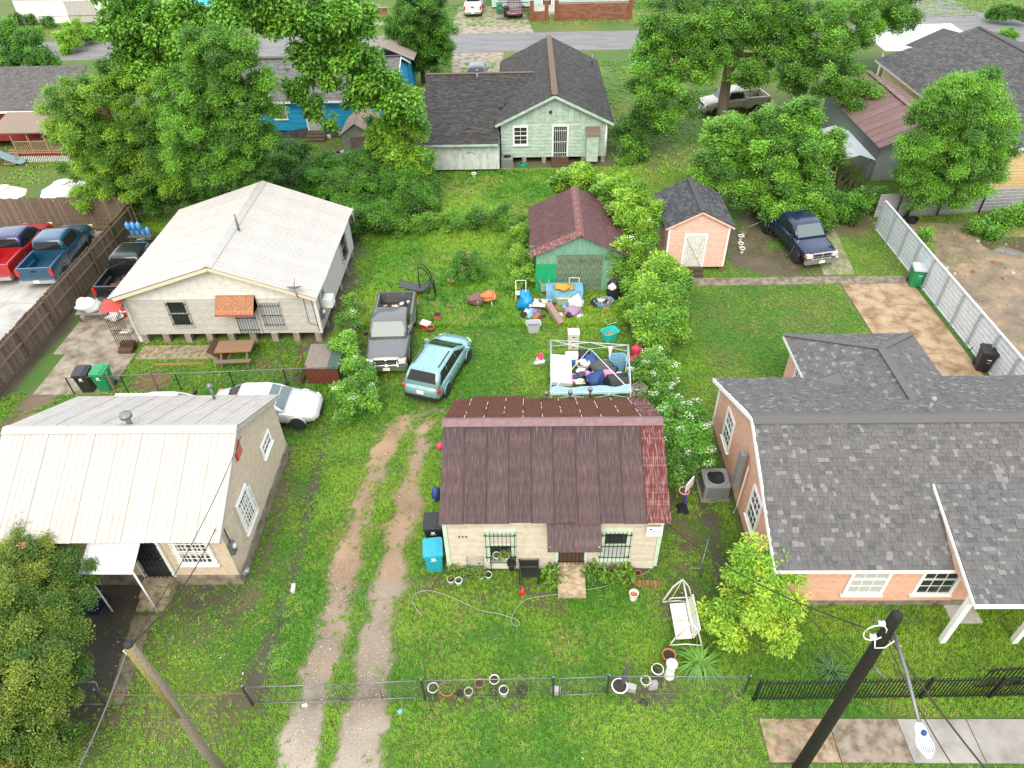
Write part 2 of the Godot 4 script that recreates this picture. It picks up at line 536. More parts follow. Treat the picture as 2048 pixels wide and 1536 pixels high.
func make_ground():
	gcol.resize(gw * gh)
	gden.resize(gw * gh)
	gtone.resize(gw * gh)
	for j in gh:
		for i in gw:
			var x = GX0 + i * GS
			var z = GZ0 + j * GS
			var n = nz.get_noise_2d(x * 5, z * 5)
			var n2 = nz.get_noise_2d(x * 22 + 90, z * 22)
			gtone[j * gw + i] = clampf(0.5 + n * 0.9 + n2 * 0.6, 0, 1)
			gcol[j * gw + i] = Color(0.09, 0.20, 0.03).lerp(Color(0.17, 0.21, 0.05), clampf(0.3 + n * 0.8 + n2 * 0.5, 0, 1))
			gden[j * gw + i] = clampf(0.95 + minf(0.0, n2 + 0.15) * 1.5 + n * 0.2, 0.4, 1)
	var dirt = Color(0.16, 0.115, 0.08)
	var dark = Color(0.10, 0.085, 0.065)
	var tan = Color(0.46, 0.31, 0.195)
	var grey = Color(0.35, 0.28, 0.215)
	var pale = Color(0.48, 0.41, 0.335)
	# thin worn turf of the left yard, dark soil under its tree and along the lot line
	for q in [[330, 1260, 1.6], [420, 1200, 1.3], [250, 1420, 1.4], [150, 1480, 1.5], [480, 1420, 1.0], [350, 1480, 1.2], [530, 1120, 0.7], [560, 1000, 0.6]]:
		dab(q[0], q[1], q[2], dirt, 0.45, 0.3, 0.9)
	for q in [[190, 1260, 1.5], [230, 1200, 1.1], [140, 1350, 1.5], [400, 1190, 0.7], [470, 1180, 0.6], [310, 1190, 0.5], [220, 1320, 1.0]]:
		dab(q[0], q[1], q[2], dark, 0.9, 0.9, 0.7)
	path([P(500, 1380), P(545, 1290), P(590, 1140), P(620, 1010), P(660, 840)], [0.5, 0.45, 0.4, 0.4, 0.4], 0.3, dark, 0.9, 0.85, 0.3)
	path([P(455, 1240), P(505, 1190), P(565, 990), P(580, 900)], [0.5, 0.4, 0.3, 0.4], 0.4, dirt, 0.7, 0.7)
	path([P(130, 1420), P(330, 1440), P(500, 1410)], [0.7, 0.5, 0.4], 0.5, dirt, 0.7, 0.6)
	# wheel tracks of the drive
	path([P(585, 1560), P(615, 1440), P(640, 1330)], [1.15, 1.08, 1.0], 0.16, pale, 1.0, 0.97, 0.35)
	path([P(640, 1340), P(668, 1230), P(690, 1130)], [1.1, 1.0, 0.95], 0.22, grey.lerp(tan, 0.25), 1.0, 0.95, 0.35)
	path([P(682, 1160), P(722, 1010), P(765, 900), P(810, 838)], [0.9, 0.85, 0.8, 0.5], 0.3, tan, 0.97, 0.93, 0.4)
	path([P(705, 1560), P(724, 1450), P(735, 1400)], [1.25, 1.12, 1.05], 0.16, pale, 1.0, 0.97, 0.35)
	path([P(733, 1410), P(755, 1300), P(775, 1180), P(790, 1120)], [1.1, 1.05, 0.95, 0.9], 0.22, grey, 1.0, 0.96, 0.35)
	path([P(786, 1135), P(815, 990), P(845, 890), P(850, 850)], [0.95, 1.0, 0.8, 0.5], 0.3, tan.lerp(grey, 0.25), 0.97, 0.93, 0.4)
	path([P(630, 1400), P(750, 1395)], [0.5, 0.5], 0.3, grey * 0.6, 0.8, 0.6, 0.3)
	path([P(835, 840), P(870, 820), P(860, 800)], [1.4, 1.0, 0.8], 0.6, tan, 0.35, 0.4, 0.5)
	dab(770, 1020, 0.35, Color(0.06, 0.13, 0.02), 0.95, -4.0, 0.15)
	dab(762, 950, 0.4, grey, 0.7, 0.7, 0.3)
	# worn places of the front and side yards
	for q in [[870, 1165, 0.45], [985, 1185, 0.5], [1060, 1190, 0.5], [960, 1200, 0.4], [1110, 1205, 0.4], [1280, 1160, 0.5]]:
		dab(q[0], q[1], q[2], dirt, 0.7, 0.65, 0.4)
	path([P(1345, 1010), P(1370, 1100), P(1380, 1190), P(1350, 1230)], [1.0, 1.2, 1.0, 0.6], 0.5, dirt * 1.05, 0.75, 0.7, 0.5)
	path([P(1385, 935), P(1420, 1040), P(1445, 1180)], [0.5, 0.6, 0.6], 0.3, dark * 1.1, 0.9, 0.9, 0.2)
	for q in [[860, 1395], [920, 1398], [980, 1398], [1040, 1395], [1290, 1385], [1260, 1390], [1330, 1385], [1460, 1400], [1430, 1420], [1490, 1440], [1480, 1500]]:
		dab(q[0], q[1], 0.3, dark * 1.2, 0.75, 0.7, 0.3)
	for q in [[1000, 635, 0.7], [970, 615, 0.6], [1090, 640, 0.8], [1200, 600, 0.7], [1150, 620, 0.7], [1190, 770, 1.0], [1230, 720, 0.7], [770, 690, 1.4], [870, 740, 1.2], [835, 590, 0.5]]:
		dab(q[0], q[1], q[2], dirt, 0.5, 0.45, 0.5)
	# beside and behind the white house
	path([P(700, 470), P(690, 560), P(650, 650), P(610, 700)], [1.4, 1.3, 1.1, 1.2], 0.5, dark * 1.25, 0.95, 0.92, 0.4)
	path([P(560, 700), P(520, 730), P(610, 760)], [0.8, 0.7, 0.7], 0.5, dirt, 0.7, 0.7)
	path([P(560, 855), P(640, 850)], [0.9, 0.7], 0.5, dark, 0.7, 0.8)
	dab(300, 765, 0.8, Color(0.22, 0.13, 0.08), 0.9, 0.9, 0.25)
	path([P(5, 790), P(120, 660), P(170, 600), P(200, 545)], [0.9, 0.7, 0.6, 0.5], 0.25, dark.lerp(Color(0.07, 0.07, 0.02), 0.3), 1.0, 0.8, 0.2)
	path([P(0, 880), P(80, 800), P(130, 760)], [2.0, 1.5, 1.0], 0.6, dirt * 1.3, 0.9, 0.85, 0.5)
	# right side: muddy parking, lot with puddles, worn lawn
	for q in [[1480, 480, 1.6], [1530, 450, 1.8], [1600, 440, 2.2], [1680, 440, 2.0], [1500, 520, 1.3], [1560, 530, 1.5]]:
		dab(q[0], q[1], q[2], Color(0.16, 0.125, 0.085), 0.95, 0.9, 0.5)
	for q in [[1720, 470, 1.1], [1770, 530, 0.9], [1640, 610, 0.8], [1600, 640, 0.9], [1560, 600, 0.7], [1500, 650, 0.7], [1430, 620, 0.6], [1450, 720, 0.9]]:
		dab(q[0], q[1], q[2], Color(0.19, 0.15, 0.05), 0.5, 0.35, 0.8)
	clear_rect(20.75, 31.5, -38.9, -15, 0.03)
	for q in [[1870, 450, 1.2], [1920, 520, 0.6], [1990, 470, 1.4], [2040, 440, 1.6], [1830, 480, 0.6]]:
		dab(q[0], q[1], q[2], Color(0.1, 0.12, 0.04), 0.5, -12.0, 0.8)
	# earth under walls, on concrete and paving no grass
	clear_rect(-2.95, 4.5, -20.3, -14.25)
	clear_rect(-18, -9.7, -20.2, -13.7)
	clear_rect(-19.2, -10.0, -35.8, -27.6)
	clear_rect(7.55, 31, -21.4, -12.85)
	clear_rect(11, 16.3, -24, -21)
	clear_rect(7.5, 10.7, -39, -33.9)
	clear_rect(0.5, 5.0, -37.4, -32)
	clear_rect(6.5, 31, -9.22, -8.0)
	clear_rect(16.55, 20.4, -32.6, -21)
	clear_rect(8.6, 21.2, -32.75, -31.95)
	clear_rect(-31, -24.1, -39.2, -10)
	clear_rect(-24, -18.9, -36, -23.8)
	clear_rect(-18.6, -14.5, -27.2, -26.1)
	# the sheet: fine where the yards are, coarse beyond
	var xs = [-400.0, -200.0, -110.0, -70.0, -50.0, -42.0, -36.0, -33.0]
	var zs = [-520.0, -260.0, -160.0]
	for i in gw:
		xs.append(GX0 + i * GS)
	for v in [34.5, 37.0, 40.0, 45.0, 52.0, 62.0, 80.0, 120.0, 200.0, 400.0]:
		xs.append(v)
	var zz = -120.0
	while zz < GZ0 - 0.5:
		zs.append(zz)
		zz += 1.2
	for j in gh:
		zs.append(GZ0 + j * GS)
	for v in [-4.0, -2.0, 5.0, 30.0, 120.0]:
		zs.append(v)
	var nx = xs.size()
	var verts = PackedVector3Array()
	var norms = PackedVector3Array()
	var cols = PackedColorArray()
	var idx = PackedInt32Array()
	for j in zs.size():
		for i in nx:
			var x = xs[i]
			var z = zs[j]
			verts.append(Vector3(x, 0, z))
			norms.append(Vector3.UP)
			var gi = int(round((x - GX0) / GS))
			var gj = int(round((z - GZ0) / GS))
			if gi >= 0 and gi < gw and gj >= 0 and gj < gh:
				cols.append(gcol[gj * gw + gi])
			else:
				var n = nz.get_noise_2d(x * 5, z * 5)
				var c = Color(0.10, 0.19, 0.03).lerp(Color(0.19, 0.22, 0.05), clampf(0.4 + n * 1.2, 0, 1))
				if z > -49.8 and z < -45 and x > -7 and x < 7:
					c = c.lerp(Color(0.17, 0.125, 0.09), 0.8)
				cols.append(c)
	for j in zs.size() - 1:
		for i in nx - 1:
			var a = j * nx + i
			idx.append_array(PackedInt32Array([a, a + 1, a + nx, a + 1, a + nx + 1, a + nx]))
	var arr = []
	arr.resize(Mesh.ARRAY_MAX)
	arr[Mesh.ARRAY_VERTEX] = verts
	arr[Mesh.ARRAY_NORMAL] = norms
	arr[Mesh.ARRAY_COLOR] = cols
	arr[Mesh.ARRAY_INDEX] = idx
	var am = ArrayMesh.new()
	am.add_surface_from_arrays(Mesh.PRIMITIVE_TRIANGLES, arr)
	var g = MeshInstance3D.new()
	g.name = "ground"
	g.mesh = am
	g.material_override = M["ground"]
	g.set_meta("kind", "structure")
	add_child(g)
func blade_tuft(n, spread, h, w):
	var st = sg()
	st.set_color(Color.WHITE)
	for i in n:
		var a = rr(0, TAU)
		var b = rr(0, TAU)
		var o = Vector3(cos(a), 0, sin(a)) * rr(0, spread)
		var d = Vector3(cos(b), 0, sin(b))
		var s = d.cross(Vector3.UP) * w * 0.5
		var hh = h * rr(0.5, 1.0)
		var m1 = o + Vector3.UP * hh * 0.6 + d * hh * 0.25
		var tp = o + Vector3.UP * hh * 0.85 + d * hh * rr(0.5, 1.0)
		quad(st, o - s, o + s, m1 + s * 0.8, m1 - s * 0.8)
		tri(st, m1 - s * 0.8, m1 + s * 0.8, tp)
	st.generate_normals()
	return st.commit()
func add_tuft(k, x, z, xf, cl, lush, lime, dry):
	var t = clampf(gtone[k] + rr(-0.25, 0.25), 0, 1)
	var c = lush.lerp(lime, t)
	if rng.randf() < 0.035 + maxf(0.0, nz.get_noise_2d(x * 9 + 500, z * 9) - 0.15) * 0.9:
		c = dry
	c = c * rr(0.75, 1.2)
	c.a = 1.0
	var v = rng.randi() % 3
	var sc = rr(0.75, 1.25)
	# rank growth behind the cars and along the lot lines
	if z < -28.5 and x > -8.5 and x < 7.0:
		sc *= 1.9
	elif x < -8 and z > -20:
		sc *= 0.8
	elif x > 8 and z < -22:
		sc *= 0.75
	xf[v].append(Transform3D(Basis(Vector3.UP, rr(0, TAU)).scaled(Vector3(sc, sc, sc)), Vector3(x, 0, z)))
	cl[v].append(c)
func make_grass():
	leafmat("grass", S(0.25, 0.40, 0.06))
	var kinds = [blade_tuft(11, 0.08, 0.10, 0.016), blade_tuft(10, 0.09, 0.13, 0.017), blade_tuft(12, 0.10, 0.07, 0.02)]
	var xf = [[], [], []]
	var cl = [[], [], []]
	var lush = Color(0.08, 0.27, 0.016)
	var lime = Color(0.25, 0.43, 0.032)
	var dry = Color(0.33, 0.34, 0.09)
	for j in gh:
		for i in gw:
			var k = j * gw + i
			var p = pix(Vector3(GX0 + i * GS, 0, GZ0 + j * GS))
			if p.x < -160 or p.x > 2200 or p.y > 1720 or gden[k] <= 0.0:
				continue
			for rep in (3 if p.y > 700 else 2):
				var x = GX0 + i * GS + rr(-0.07, 0.07)
				var z = GZ0 + j * GS + rr(-0.07, 0.07)
				if rng.randf() > gden[k] * 0.92:
					continue
				add_tuft(k, x, z, xf, cl, lush, lime, dry)
	for n in 26000:
		var x = rr(-60, 60)
		var z = rr(-96, -46)
		if z < -72.5 and z > -85.5:
			continue
		if (x > -7.2 and x < 6 and z > -60.5 and z < -46) or (x > -22 and x < -10 and z > -60 and z < -53) or (x > 20 and z > -80):
			continue
		var p = pix(Vector3(x, 0, z))
		if p.x < -100 or p.x > 2150:
			continue
		var s = rr(1.6, 2.8)
		var c = lush.lerp(lime, clampf(0.5 + nz.get_noise_2d(x * 5, z * 5) + rr(-0.3, 0.3), 0, 1)) * rr(0.85, 1.2)
		c.a = 1.0
		xf[2].append(Transform3D(Basis(Vector3.UP, rr(0, TAU)).scaled(Vector3(s * 1.3, s * 0.8, s * 1.3)), Vector3(x, 0, z)))
		cl[2].append(c)
	for v in 3:
		var o = mm("grass", self, kinds[v], "grass", xf[v], cl[v], "stuff")
		tag(o, ["short green lawn grass covering the yards", "longer blades of lawn grass mixed through the yards", "broad low grass filling the yards and far verges"][v], "grass")
	mat("stone", Color.WHITE, 0.9).vertex_color_use_as_albedo = true
	litter()
	print("grass ", xf[0].size() + xf[1].size() + xf[2].size())
	# loose stones on the wheel tracks
	var stm = sg()
	lathe(stm, [[0.0, -0.4], [0.8, -0.25], [1.0, 0.1], [0.5, 0.5], [0.0, 0.55]], 6)
	stm.generate_normals()
	var sx = []
	var sc2 = []
	for tr in [[P(575, 1540), P(612, 1440), P(640, 1330), P(668, 1230), P(690, 1130), P(722, 1010), P(765, 900)], [P(700, 1540), P(735, 1400), P(755, 1300), P(775, 1180), P(815, 990), P(845, 890)]]:
		for i in tr.size() - 1:
			for k in 1300:
				var q = tr[i].lerp(tr[i + 1], rng.randf()) + Vector3(rr(-0.55, 0.55), 0, 0)
				var s = rr(0.005, 0.012) if rng.randf() < 0.97 else rr(0.012, 0.028)
				sx.append(Transform3D(Basis(Vector3.UP, rr(0, TAU)).scaled(Vector3(s * rr(0.8, 1.5), s, s)), q + Vector3(0, s * 0.3, 0)))
				var v = rr(0.16, 0.5)
				sc2.append(Color(v, v * rr(0.8, 0.95), v * rr(0.62, 0.88)))
	tag(mm("gravel", self, stm.commit(), "stone", sx, sc2, "stuff"), "loose pale gravel strewn along the two wheel tracks", "gravel")

func litter():
	# fallen leaves and scraps on the worn ground, low broad-leaved weeds along the lot lines
	var st = sg()
	st.set_color(Color.WHITE)
	quad(st, Vector3(-0.04, 0, -0.025), Vector3(-0.03, 0.006, 0.03), Vector3(0.05, 0, 0.02), Vector3(0.04, 0.01, -0.03))
	st.generate_normals()
	var xf = []
	var cl = []
	for a in [[330, 1260, 2.6, 260], [250, 1440, 2.2, 220], [480, 1300, 1.8, 120], [660, 620, 1.6, 160], [680, 520, 1.2, 90], [1370, 1120, 1.2, 120], [1050, 1270, 3.5, 160], [1600, 620, 3.0, 120], [1110, 640, 2.5, 160], [900, 700, 3.0, 120], [1480, 490, 2.2, 150], [950, 330, 3.0, 120], [210, 600, 1.0, 60], [1650, 1280, 2.5, 90], [1100, 1470, 3.0, 80], [760, 900, 2.0, 80]]:
		var c = P(a[0], a[1])
		for k in a[3] / 2:
			var q = c + Vector3(rng.randfn(0, 0.5), 0, rng.randfn(0, 0.5)) * a[2]
			var s = rr(0.35, 0.85)
			xf.append(Transform3D(Basis.from_euler(Vector3(rr(-0.4, 0.4), rr(0, TAU), rr(-0.4, 0.4))).scaled(Vector3(s, s, s)), q + Vector3(0, 0.05, 0)))
			var t = rng.randf()
			cl.append(Color(0.5, 0.48, 0.44) if t < 0.07 else Color(0.14, 0.08, 0.04).lerp(Color(0.32, 0.24, 0.10), rng.randf()))
	tag(mm("leaf_litter", self, st.commit(), "stone", xf, cl, "stuff"), "dry brown leaves and pale scraps strewn over the yards", "leaves")
	var wx = []
	var wc = []
	for a in [[590, 1200, 0.5, 70], [640, 1010, 0.6, 70], [690, 900, 0.7, 80], [560, 1320, 0.4, 50], [420, 1260, 1.8, 110], [300, 1450, 1.6, 90], [1090, 590, 1.6, 120], [1180, 650, 2.0, 140], [1060, 720, 1.5, 100], [1330, 1100, 0.8, 90], [1390, 1190, 0.7, 60], [1250, 1180, 1.0, 60], [1480, 1420, 1.0, 70], [880, 480, 2.2, 120], [1000, 520, 1.8, 140], [1560, 640, 2.0, 60], [1240, 1440, 1.5, 70]]:
		var c = P(a[0], a[1])
		for k in a[3]:
			var q = c + Vector3(rng.randfn(0, 0.6), 0, rng.randfn(0, 0.6)) * a[2]
			var s = rr(0.3, 0.62)
			wx.append(Transform3D(Basis(Vector3.UP, rr(0, TAU)).scaled(Vector3(s, s * 0.6, s)), q + Vector3(0, 0.07, 0)))
			wc.append(Color(0.10, 0.30, 0.03).lerp(Color(0.30, 0.48, 0.05), rng.randf()))
	tag(mm("low_weeds", self, LEAF["small"], "leaf", wx, wc, "stuff"), "low clover and broad-leaved weeds along the lot lines", "weeds")
func sheet(called, pts, y, m):
	var st = sg()
	var q = []
	for p in pts:
		q.append(Vector2(p.x, p.z))
	slab(st, q, 0.001, y)
	return structure(called, st, m)
func V(x, z) -> Vector3:
	return Vector3(x, 0, z)
func slabs_x(parent_name, x0, x1, z0, z1, w, m, y = 0.05):   # paving in separate slabs with joints along x
	var st = Node3D.new()
	st.name = numbered(parent_name)
	st.set_meta("kind", "structure")
	add_child(st)
	var x = x0
	while x < x1 - 0.1:
		var b = minf(x + w, x1)
		block("slab", st, m[rng.randi() % m.size()], x + 0.012, b - 0.012, 0.0, y + rr(-0.008, 0.008), z0, z1)
		x = b
	return st
func make_paving():
	mat("walk_a", S(0.357, 0.281, 0.204), 0.85, "stain", 0.35)
	mat("walk_b", S(0.289, 0.255, 0.212), 0.85, "stain", 0.3)
	mat("walk_c", S(0.306, 0.289, 0.264), 0.85, "mottle", 0.2)
	var sw = slabs_x("sidewalk", 6.52, 16.0, -9.2, -8.02, 1.95, ["walk_a", "walk_b", "walk_c"])
	for i in sw.get_child_count():
		sw.get_child(i).material_override = M[["walk_a", "walk_b", "walk_c", "walk_c", "walk_c"][i]]
	# street across the back with its side road
	sheet("street", [V(-120, -75.6), V(140, -75.6), V(140, -82.9), V(54, -82.9), V(50, -88), V(58, -130), V(48, -130), V(44.5, -87), V(42, -82.6), V(-120, -82.6)], 0.02, "asphalt")
	sheet("driveway", [V(-8.3, -82.5), V(0.9, -82.5), V(-0.4, -95), V(-8.0, -95)], 0.024, "concrete")
	sheet("driveway", [V(-6.3, -61), V(-2.6, -61), V(-2.2, -75.5), V(-7.4, -75.5)], 0.024, "concrete")
	# right-hand drive, its back walk and parking pad
	var dr = Node3D.new()
	dr.name = "driveway_right"
	dr.set_meta("kind", "structure")
	add_child(dr)
	for k in 6:
		var z1 = -32.0 + k * 2.0
		block("slab", dr, "concrete_tan", 16.6, 18.45, 0.0, 0.05 + 0.004 * (k % 2), z1 + 0.01, z1 + 1.99)
		block("slab", dr, "concrete_tan", 18.47, 20.3, 0.0, 0.046 + 0.004 * ((k + 1) % 2), z1 + 0.01, z1 + 1.99)
	sheet("path", [V(8.5, -32.0), V(16.55, -32.05), V(20.2, -32.05), V(20.2, -32.75), V(8.6, -32.75)], 0.04, "concrete_old")
	sheet("parking_pad", [V(16.4, -37.8), V(18.3, -38.3), V(17.7, -33.0), V(16.0, -32.9)], 0.03, "concrete")
	mat("mudlot", S(0.574, 0.528, 0.47), 0.75, "mud", 0.09)
	sheet("dirt_lot", [V(20.75, -38.8), V(22.4, -38.9), V(26.0, -38.4), V(34.5, -38.6), V(34.5, -12), V(20.75, -12)], 0.012, "mudlot")
	for q in [[[1960, 478], [1985, 472], [2060, 475], [2080, 500], [2030, 512], [1985, 502], [1962, 490]], [[1560, 545], [1600, 535], [1680, 545], [1640, 560], [1600, 562]], [[1492, 500], [1520, 492], [1530, 510], [1500, 515]], [[1545, 500], [1580, 490], [1598, 520], [1570, 540]]]:
		var pts = []
		for p in q:
			pts.append(P(p[0], p[1]))
		sheet("puddle", pts, 0.02, "water")
	# left: drive between fence and white house, lot of the pickups, walks
	mat("walk_dark", S(0.204, 0.178, 0.145), 0.85, "stain", 0.5)
	var dl = Node3D.new()
	dl.name = "driveway_left"
	dl.set_meta("kind", "structure")
	add_child(dl)
	for q in [[-23.2, -19.3, -36.4, -33.0], [-23.2, -19.3, -32.98, -29.6], [-23.0, -19.25, -29.58, -26.6], [-22.4, -18.95, -26.58, -23.6]]:
		block("slab", dl, "concrete", q[0], q[1], 0.0, 0.05 + rr(-0.005, 0.005), q[2], q[3])
	var lt = Node3D.new()
	lt.name = "parking_lot"
	lt.set_meta("kind", "structure")
	add_child(lt)
	for i in 3:
		for j in 5:
			block("slab", lt, "concrete_pale", -35.9 + i * 4.0, -31.92 + i * 4.0, 0.0, 0.05 + 0.003 * ((i + j) % 2), -39.0 + j * 4.0, -35.02 + j * 4.0)
	var fr = P(300, 710)
	mat("moss_concrete", S(0.34, 0.31, 0.22), 0.9, "stain", 0.4)
	var ps = Node3D.new()
	ps.name = "patio"
	ps.set_meta("kind", "structure")
	add_child(ps)
	block("slab", ps, "moss_concrete", -18.75, -14.2, 0.0, 0.09, -27.15, -26.1)
	sheet("path", [P(215, 1410), P(268, 1232), P(318, 1232), P(300, 1260), P(245, 1410)], 0.04, "walk_dark")

# ---------- houses ----------
func slope(a: Vector3, b: Vector3) -> Vector3:
	return (b - a).normalized()
func pipe(parent, m, at: Vector3, h, r, cap = 0.0, called = "vent_pipe"):
	var st = sg(true)
	tube(st, [at - Vector3(0, 0.1, 0), at + Vector3(0, h, 0)], r, 10)
	var o = obj(called, st, m, parent)
	if cap > 0:
		var c = sg(true)
		lathe(c, [[r * 0.9, h - 0.02], [cap, h], [cap, h + 0.1], [cap * 0.85, h + 0.14], [0.001, h + 0.17]], 14, Transform3D(Basis(), at))
		obj("cap", c, m, o)
	return o
func door(parent, c: Vector3, out: Vector3, w, h, mf, md, bars = ""):
	var st = sg()
	for s in [-1, 1]:
		boxx(st, Vector3(s * (w / 2 + 0.05), 0.03, 0.03), Vector3(0.1, h + 0.06, 0.07))
	boxx(st, Vector3(0, h / 2 + 0.05, 0.032), Vector3(w, 0.1, 0.066))
	var o = obj("door", st, mf, parent)
	o.transform = Transform3D(Basis(Vector3.UP.cross(out).normalized(), Vector3.UP, out), c)
	shift(o, parent)
	pc("leaf", o, md, Vector3(0, 0, 0.014), Vector3(w, h, 0.03))
	for j in 3:
		pc("panel", o, md, Vector3(0, (j - 1) * h * 0.3, 0.034), Vector3(w * 0.72, h * 0.22, 0.012))
	var k = sg(true)
	lathe(k, [[0.001, 0], [0.035, 0.01], [0.035, 0.04], [0.001, 0.06]], 8, Transform3D(Basis(Vector3.RIGHT, PI / 2), Vector3(w * 0.4, 0, 0.04)))
	obj("handle", k, "galv", o)
	if bars != "":
		grate(o, Vector3(0, 0, 0.12), w * 0.96, h * 0.97, bars, 0.13)
	return o
func steps(parent, m, x0, x1, z_wall, n, rise, run, called = "step", dir = 1.0):
	for i in n:
		var zf = z_wall + dir * run * (i + 1)
		var zb = z_wall + dir * run * i
		block(called, parent, m, x0, x1, 0.0, rise * (n - i), minf(zf, zb), maxf(zf, zb))
func piers(parent, m, x0, x1, z, h, n):
	for i in n:
		var x = lerpf(x0, x1, float(i) / (n - 1))
		block("pier", parent, m, x - 0.15, x + 0.15, 0.0, h, z - 0.15, z + 0.15)
func house_centre():
	var r = site("cottage", "small cream cottage with rusted corrugated roof and mint trim, on gravel drive", "house", Vector3(0.75, 0, -17.1))
	mat("cream", S(0.565, 0.496, 0.401), 0.8, "dust", Vector3(0.35, 0.8, 0.35))
	mat("cream2", S(0.593, 0.527, 0.434), 0.8, "dust", Vector3(0.45, 0.7, 0.45))
	mat("mint_trim", S(0.56, 0.70, 0.57), 0.7, "dust", 1)
	mat("rusty", S(0.325, 0.348, 0.339), 0.7, "rust", Vector3(2.2, 0.16, 0.16), 0.15)
	mat("rusty2", S(0.296, 0.312, 0.309), 0.7, "rust", Vector3(1.7, 0.2, 0.2), 0.15)
	mat("rusty_red", S(0.449, 0.377, 0.377), 0.65, "rust_red", Vector3(2.0, 0.22, 0.22), 0.15)
	mat("rusty_brown", S(0.95, 0.792, 0.739), 0.8, "rust_brown", Vector3(1.8, 0.22, 0.22), 0.1)
	mat("rusty_brown2", S(0.95, 0.792, 0.739), 0.8, "rust_brown", Vector3(1.5, 0.3, 0.3), 0.1)
	mat("dark_rust", S(0.05, 0.03, 0.03), 0.9, "grain", 3)
	mat("pinkish", S(0.213, 0.131, 0.135), 0.7, "mottle", 0.8)
	var x0 = -2.75
	var x1 = 4.22
	var zf = -14.27
	var zb = -20.1
	gable_core(r, "cream", x0, x1, zb, zf, 0.32, 2.62, 4.2, true)
	block("skirting", r, "offwhite", x0 + 0.02, x1 - 0.02, 0.12, 0.52, zf, zf + 0.03)
	siding(r, ["cream", "cream2"], Vector3(x0, 0.52, zf), Vector3(x1, 0.52, zf), 2.66, 0.178, Vector3(0, 0, 1))
	siding(r, ["cream2", "cream"], Vector3(x1, 0.32, zb), Vector3(x1, 0.32, zf), 2.62, 0.178, Vector3(1, 0, 0), 4.2)
	siding(r, ["cream2", "cream"], Vector3(x0, 0.32, zb), Vector3(x0, 0.32, zf), 2.62, 0.178, Vector3(-1, 0, 0), 4.2)
	for x in [x0, x1]:
		pc("corner_trim", r, "mint_trim", Vector3(x, 1.5, zf + 0.02), Vector3(0.13, 2.4, 0.1))
		for z in [zf - 0.3, -17.0, zb + 0.3]:
			block("pier", r, "concrete_old", x - 0.15, x + 0.15, 0, 0.32, z - 0.15, z + 0.15)
	block("fascia", r, "cream2", x0, x1, 2.64, 2.78, zf + 0.12, zf + 0.16)
	# roof: front slope
	var rl = -2.86
	var ridge = Vector3(rl, 4.42, -17.1)
	var v = slope(ridge, Vector3(rl, 2.86, -14.0))
	var len_f = (Vector3(rl, 2.86, -14.0) - ridge).length()
	var u = Vector3(1, 0, 0)
	for i in 10:
		var w = 0.725
		corr(r, ["rusty", "rusty2"][i % 2] if i < 9 else "rusty_red", ridge + u * i * w + Vector3(0, 0.008 * (i % 2), 0.004), u, v, w + 0.05, len_f + rr(-0.02, 0.03), 0.0725, 0.016)
	var vb = slope(ridge, Vector3(rl, 2.5, -20.35))
	var len_b = (Vector3(rl, 2.5, -20.35) - ridge).length()
	for i in 11:
		var w = 7.3 / 11
		var ex = 0.42 if i in [1, 2, 3] else 0.0
		corr(r, ["rusty_brown", "rusty_brown2"][i % 2] if i < 10 else "rusty_red", ridge + u * (i * w) + Vector3(0, 0.008 * (i % 2) - 0.004, 0), u, vb, w + 0.05, len_b + ex + rr(-0.03, 0.04), 0.0725, 0.016)
	for i in range(1, 10):
		var sp = ridge + u * (i * 0.725 + 0.01) + Vector3(0, 0.022, 0)
		beam("seam", r, "dark_rust", sp + v * 0.22, sp + v * (len_f - 0.02), 0.022, 0.012)
	for i in range(1, 11):
		var sp = ridge + u * (i * 7.3 / 11 + 0.01) + Vector3(0, 0.022, 0)
		for k in 5:
			beam("seam_patch", r, "offwhite" if (i + k) % 3 else "dark_rust", sp + vb * (0.3 + k * 0.72), sp + vb * (0.3 + k * 0.72 + rr(0.25, 0.6)), 0.02, 0.012)
	var cap = sg()
	for s in [v, vb]:
		var o = ridge + Vector3(-0.03, 0.035, 0)
		var q = o + s * 0.26 + Vector3(0, 0.0, 0)
		if s == v:
			quad(cap, q, q + u * 7.35, o + u * 7.35, o)
		else:
			quad(cap, o, o + u * 7.35, q + u * 7.35, q)
	obj("ridge_cap", cap, "pinkish", r)
	for e in [rl + 0.02, rl + 7.26]:
		beam("rake_board", r, "offwhite", Vector3(e, 4.32, -17.1), Vector3(e, 2.76, -14.05), 0.03, 0.12)
		beam("rake_board", r, "wood_grey3", Vector3(e, 4.32, -17.1), Vector3(e, 2.4, -20.3), 0.03, 0.12)
	# porch hood
	var pv = slope(Vector3(0, 2.84, -14.02), Vector3(0, 2.52, -13.15))
	for i in 2:
		corr(r, ["rusty2", "rusty"][i], Vector3(0.54 + i * 0.84, 2.835 - 0.006 * i, -14.03), u, pv, 0.86, 0.93, 0.0725, 0.011, 0.0, "porch_roof_sheet")
	for s in [0.62, 2.16]:
		beam("bracket", r, "mint_trim", Vector3(s, 2.0, -14.22), Vector3(s, 2.55, -13.3), 0.06)
	# windows, door, steps
	window(r, Vector3(-0.97, 1.47, zf + 0.02), Vector3(0, 0, 1), 1.02, 1.56, "mint_trim", ["glass", "offwhite"], 1, 1, 0.16, "black_metal", "barred window with a cream board filling its upper half")
	window(r, Vector3(2.8, 1.47, zf + 0.02), Vector3(0, 0, 1), 1.02, 1.56, "mint_trim", ["glass_pale", "glass"], 1, 1, 0.16, "black_metal", "barred window with curtain behind the panes")
	door(r, Vector3(1.38, 1.35, zf + 0.02), Vector3(0, 0, 1), 0.86, 1.98, "mint_trim", "wood_brown", "black_metal")
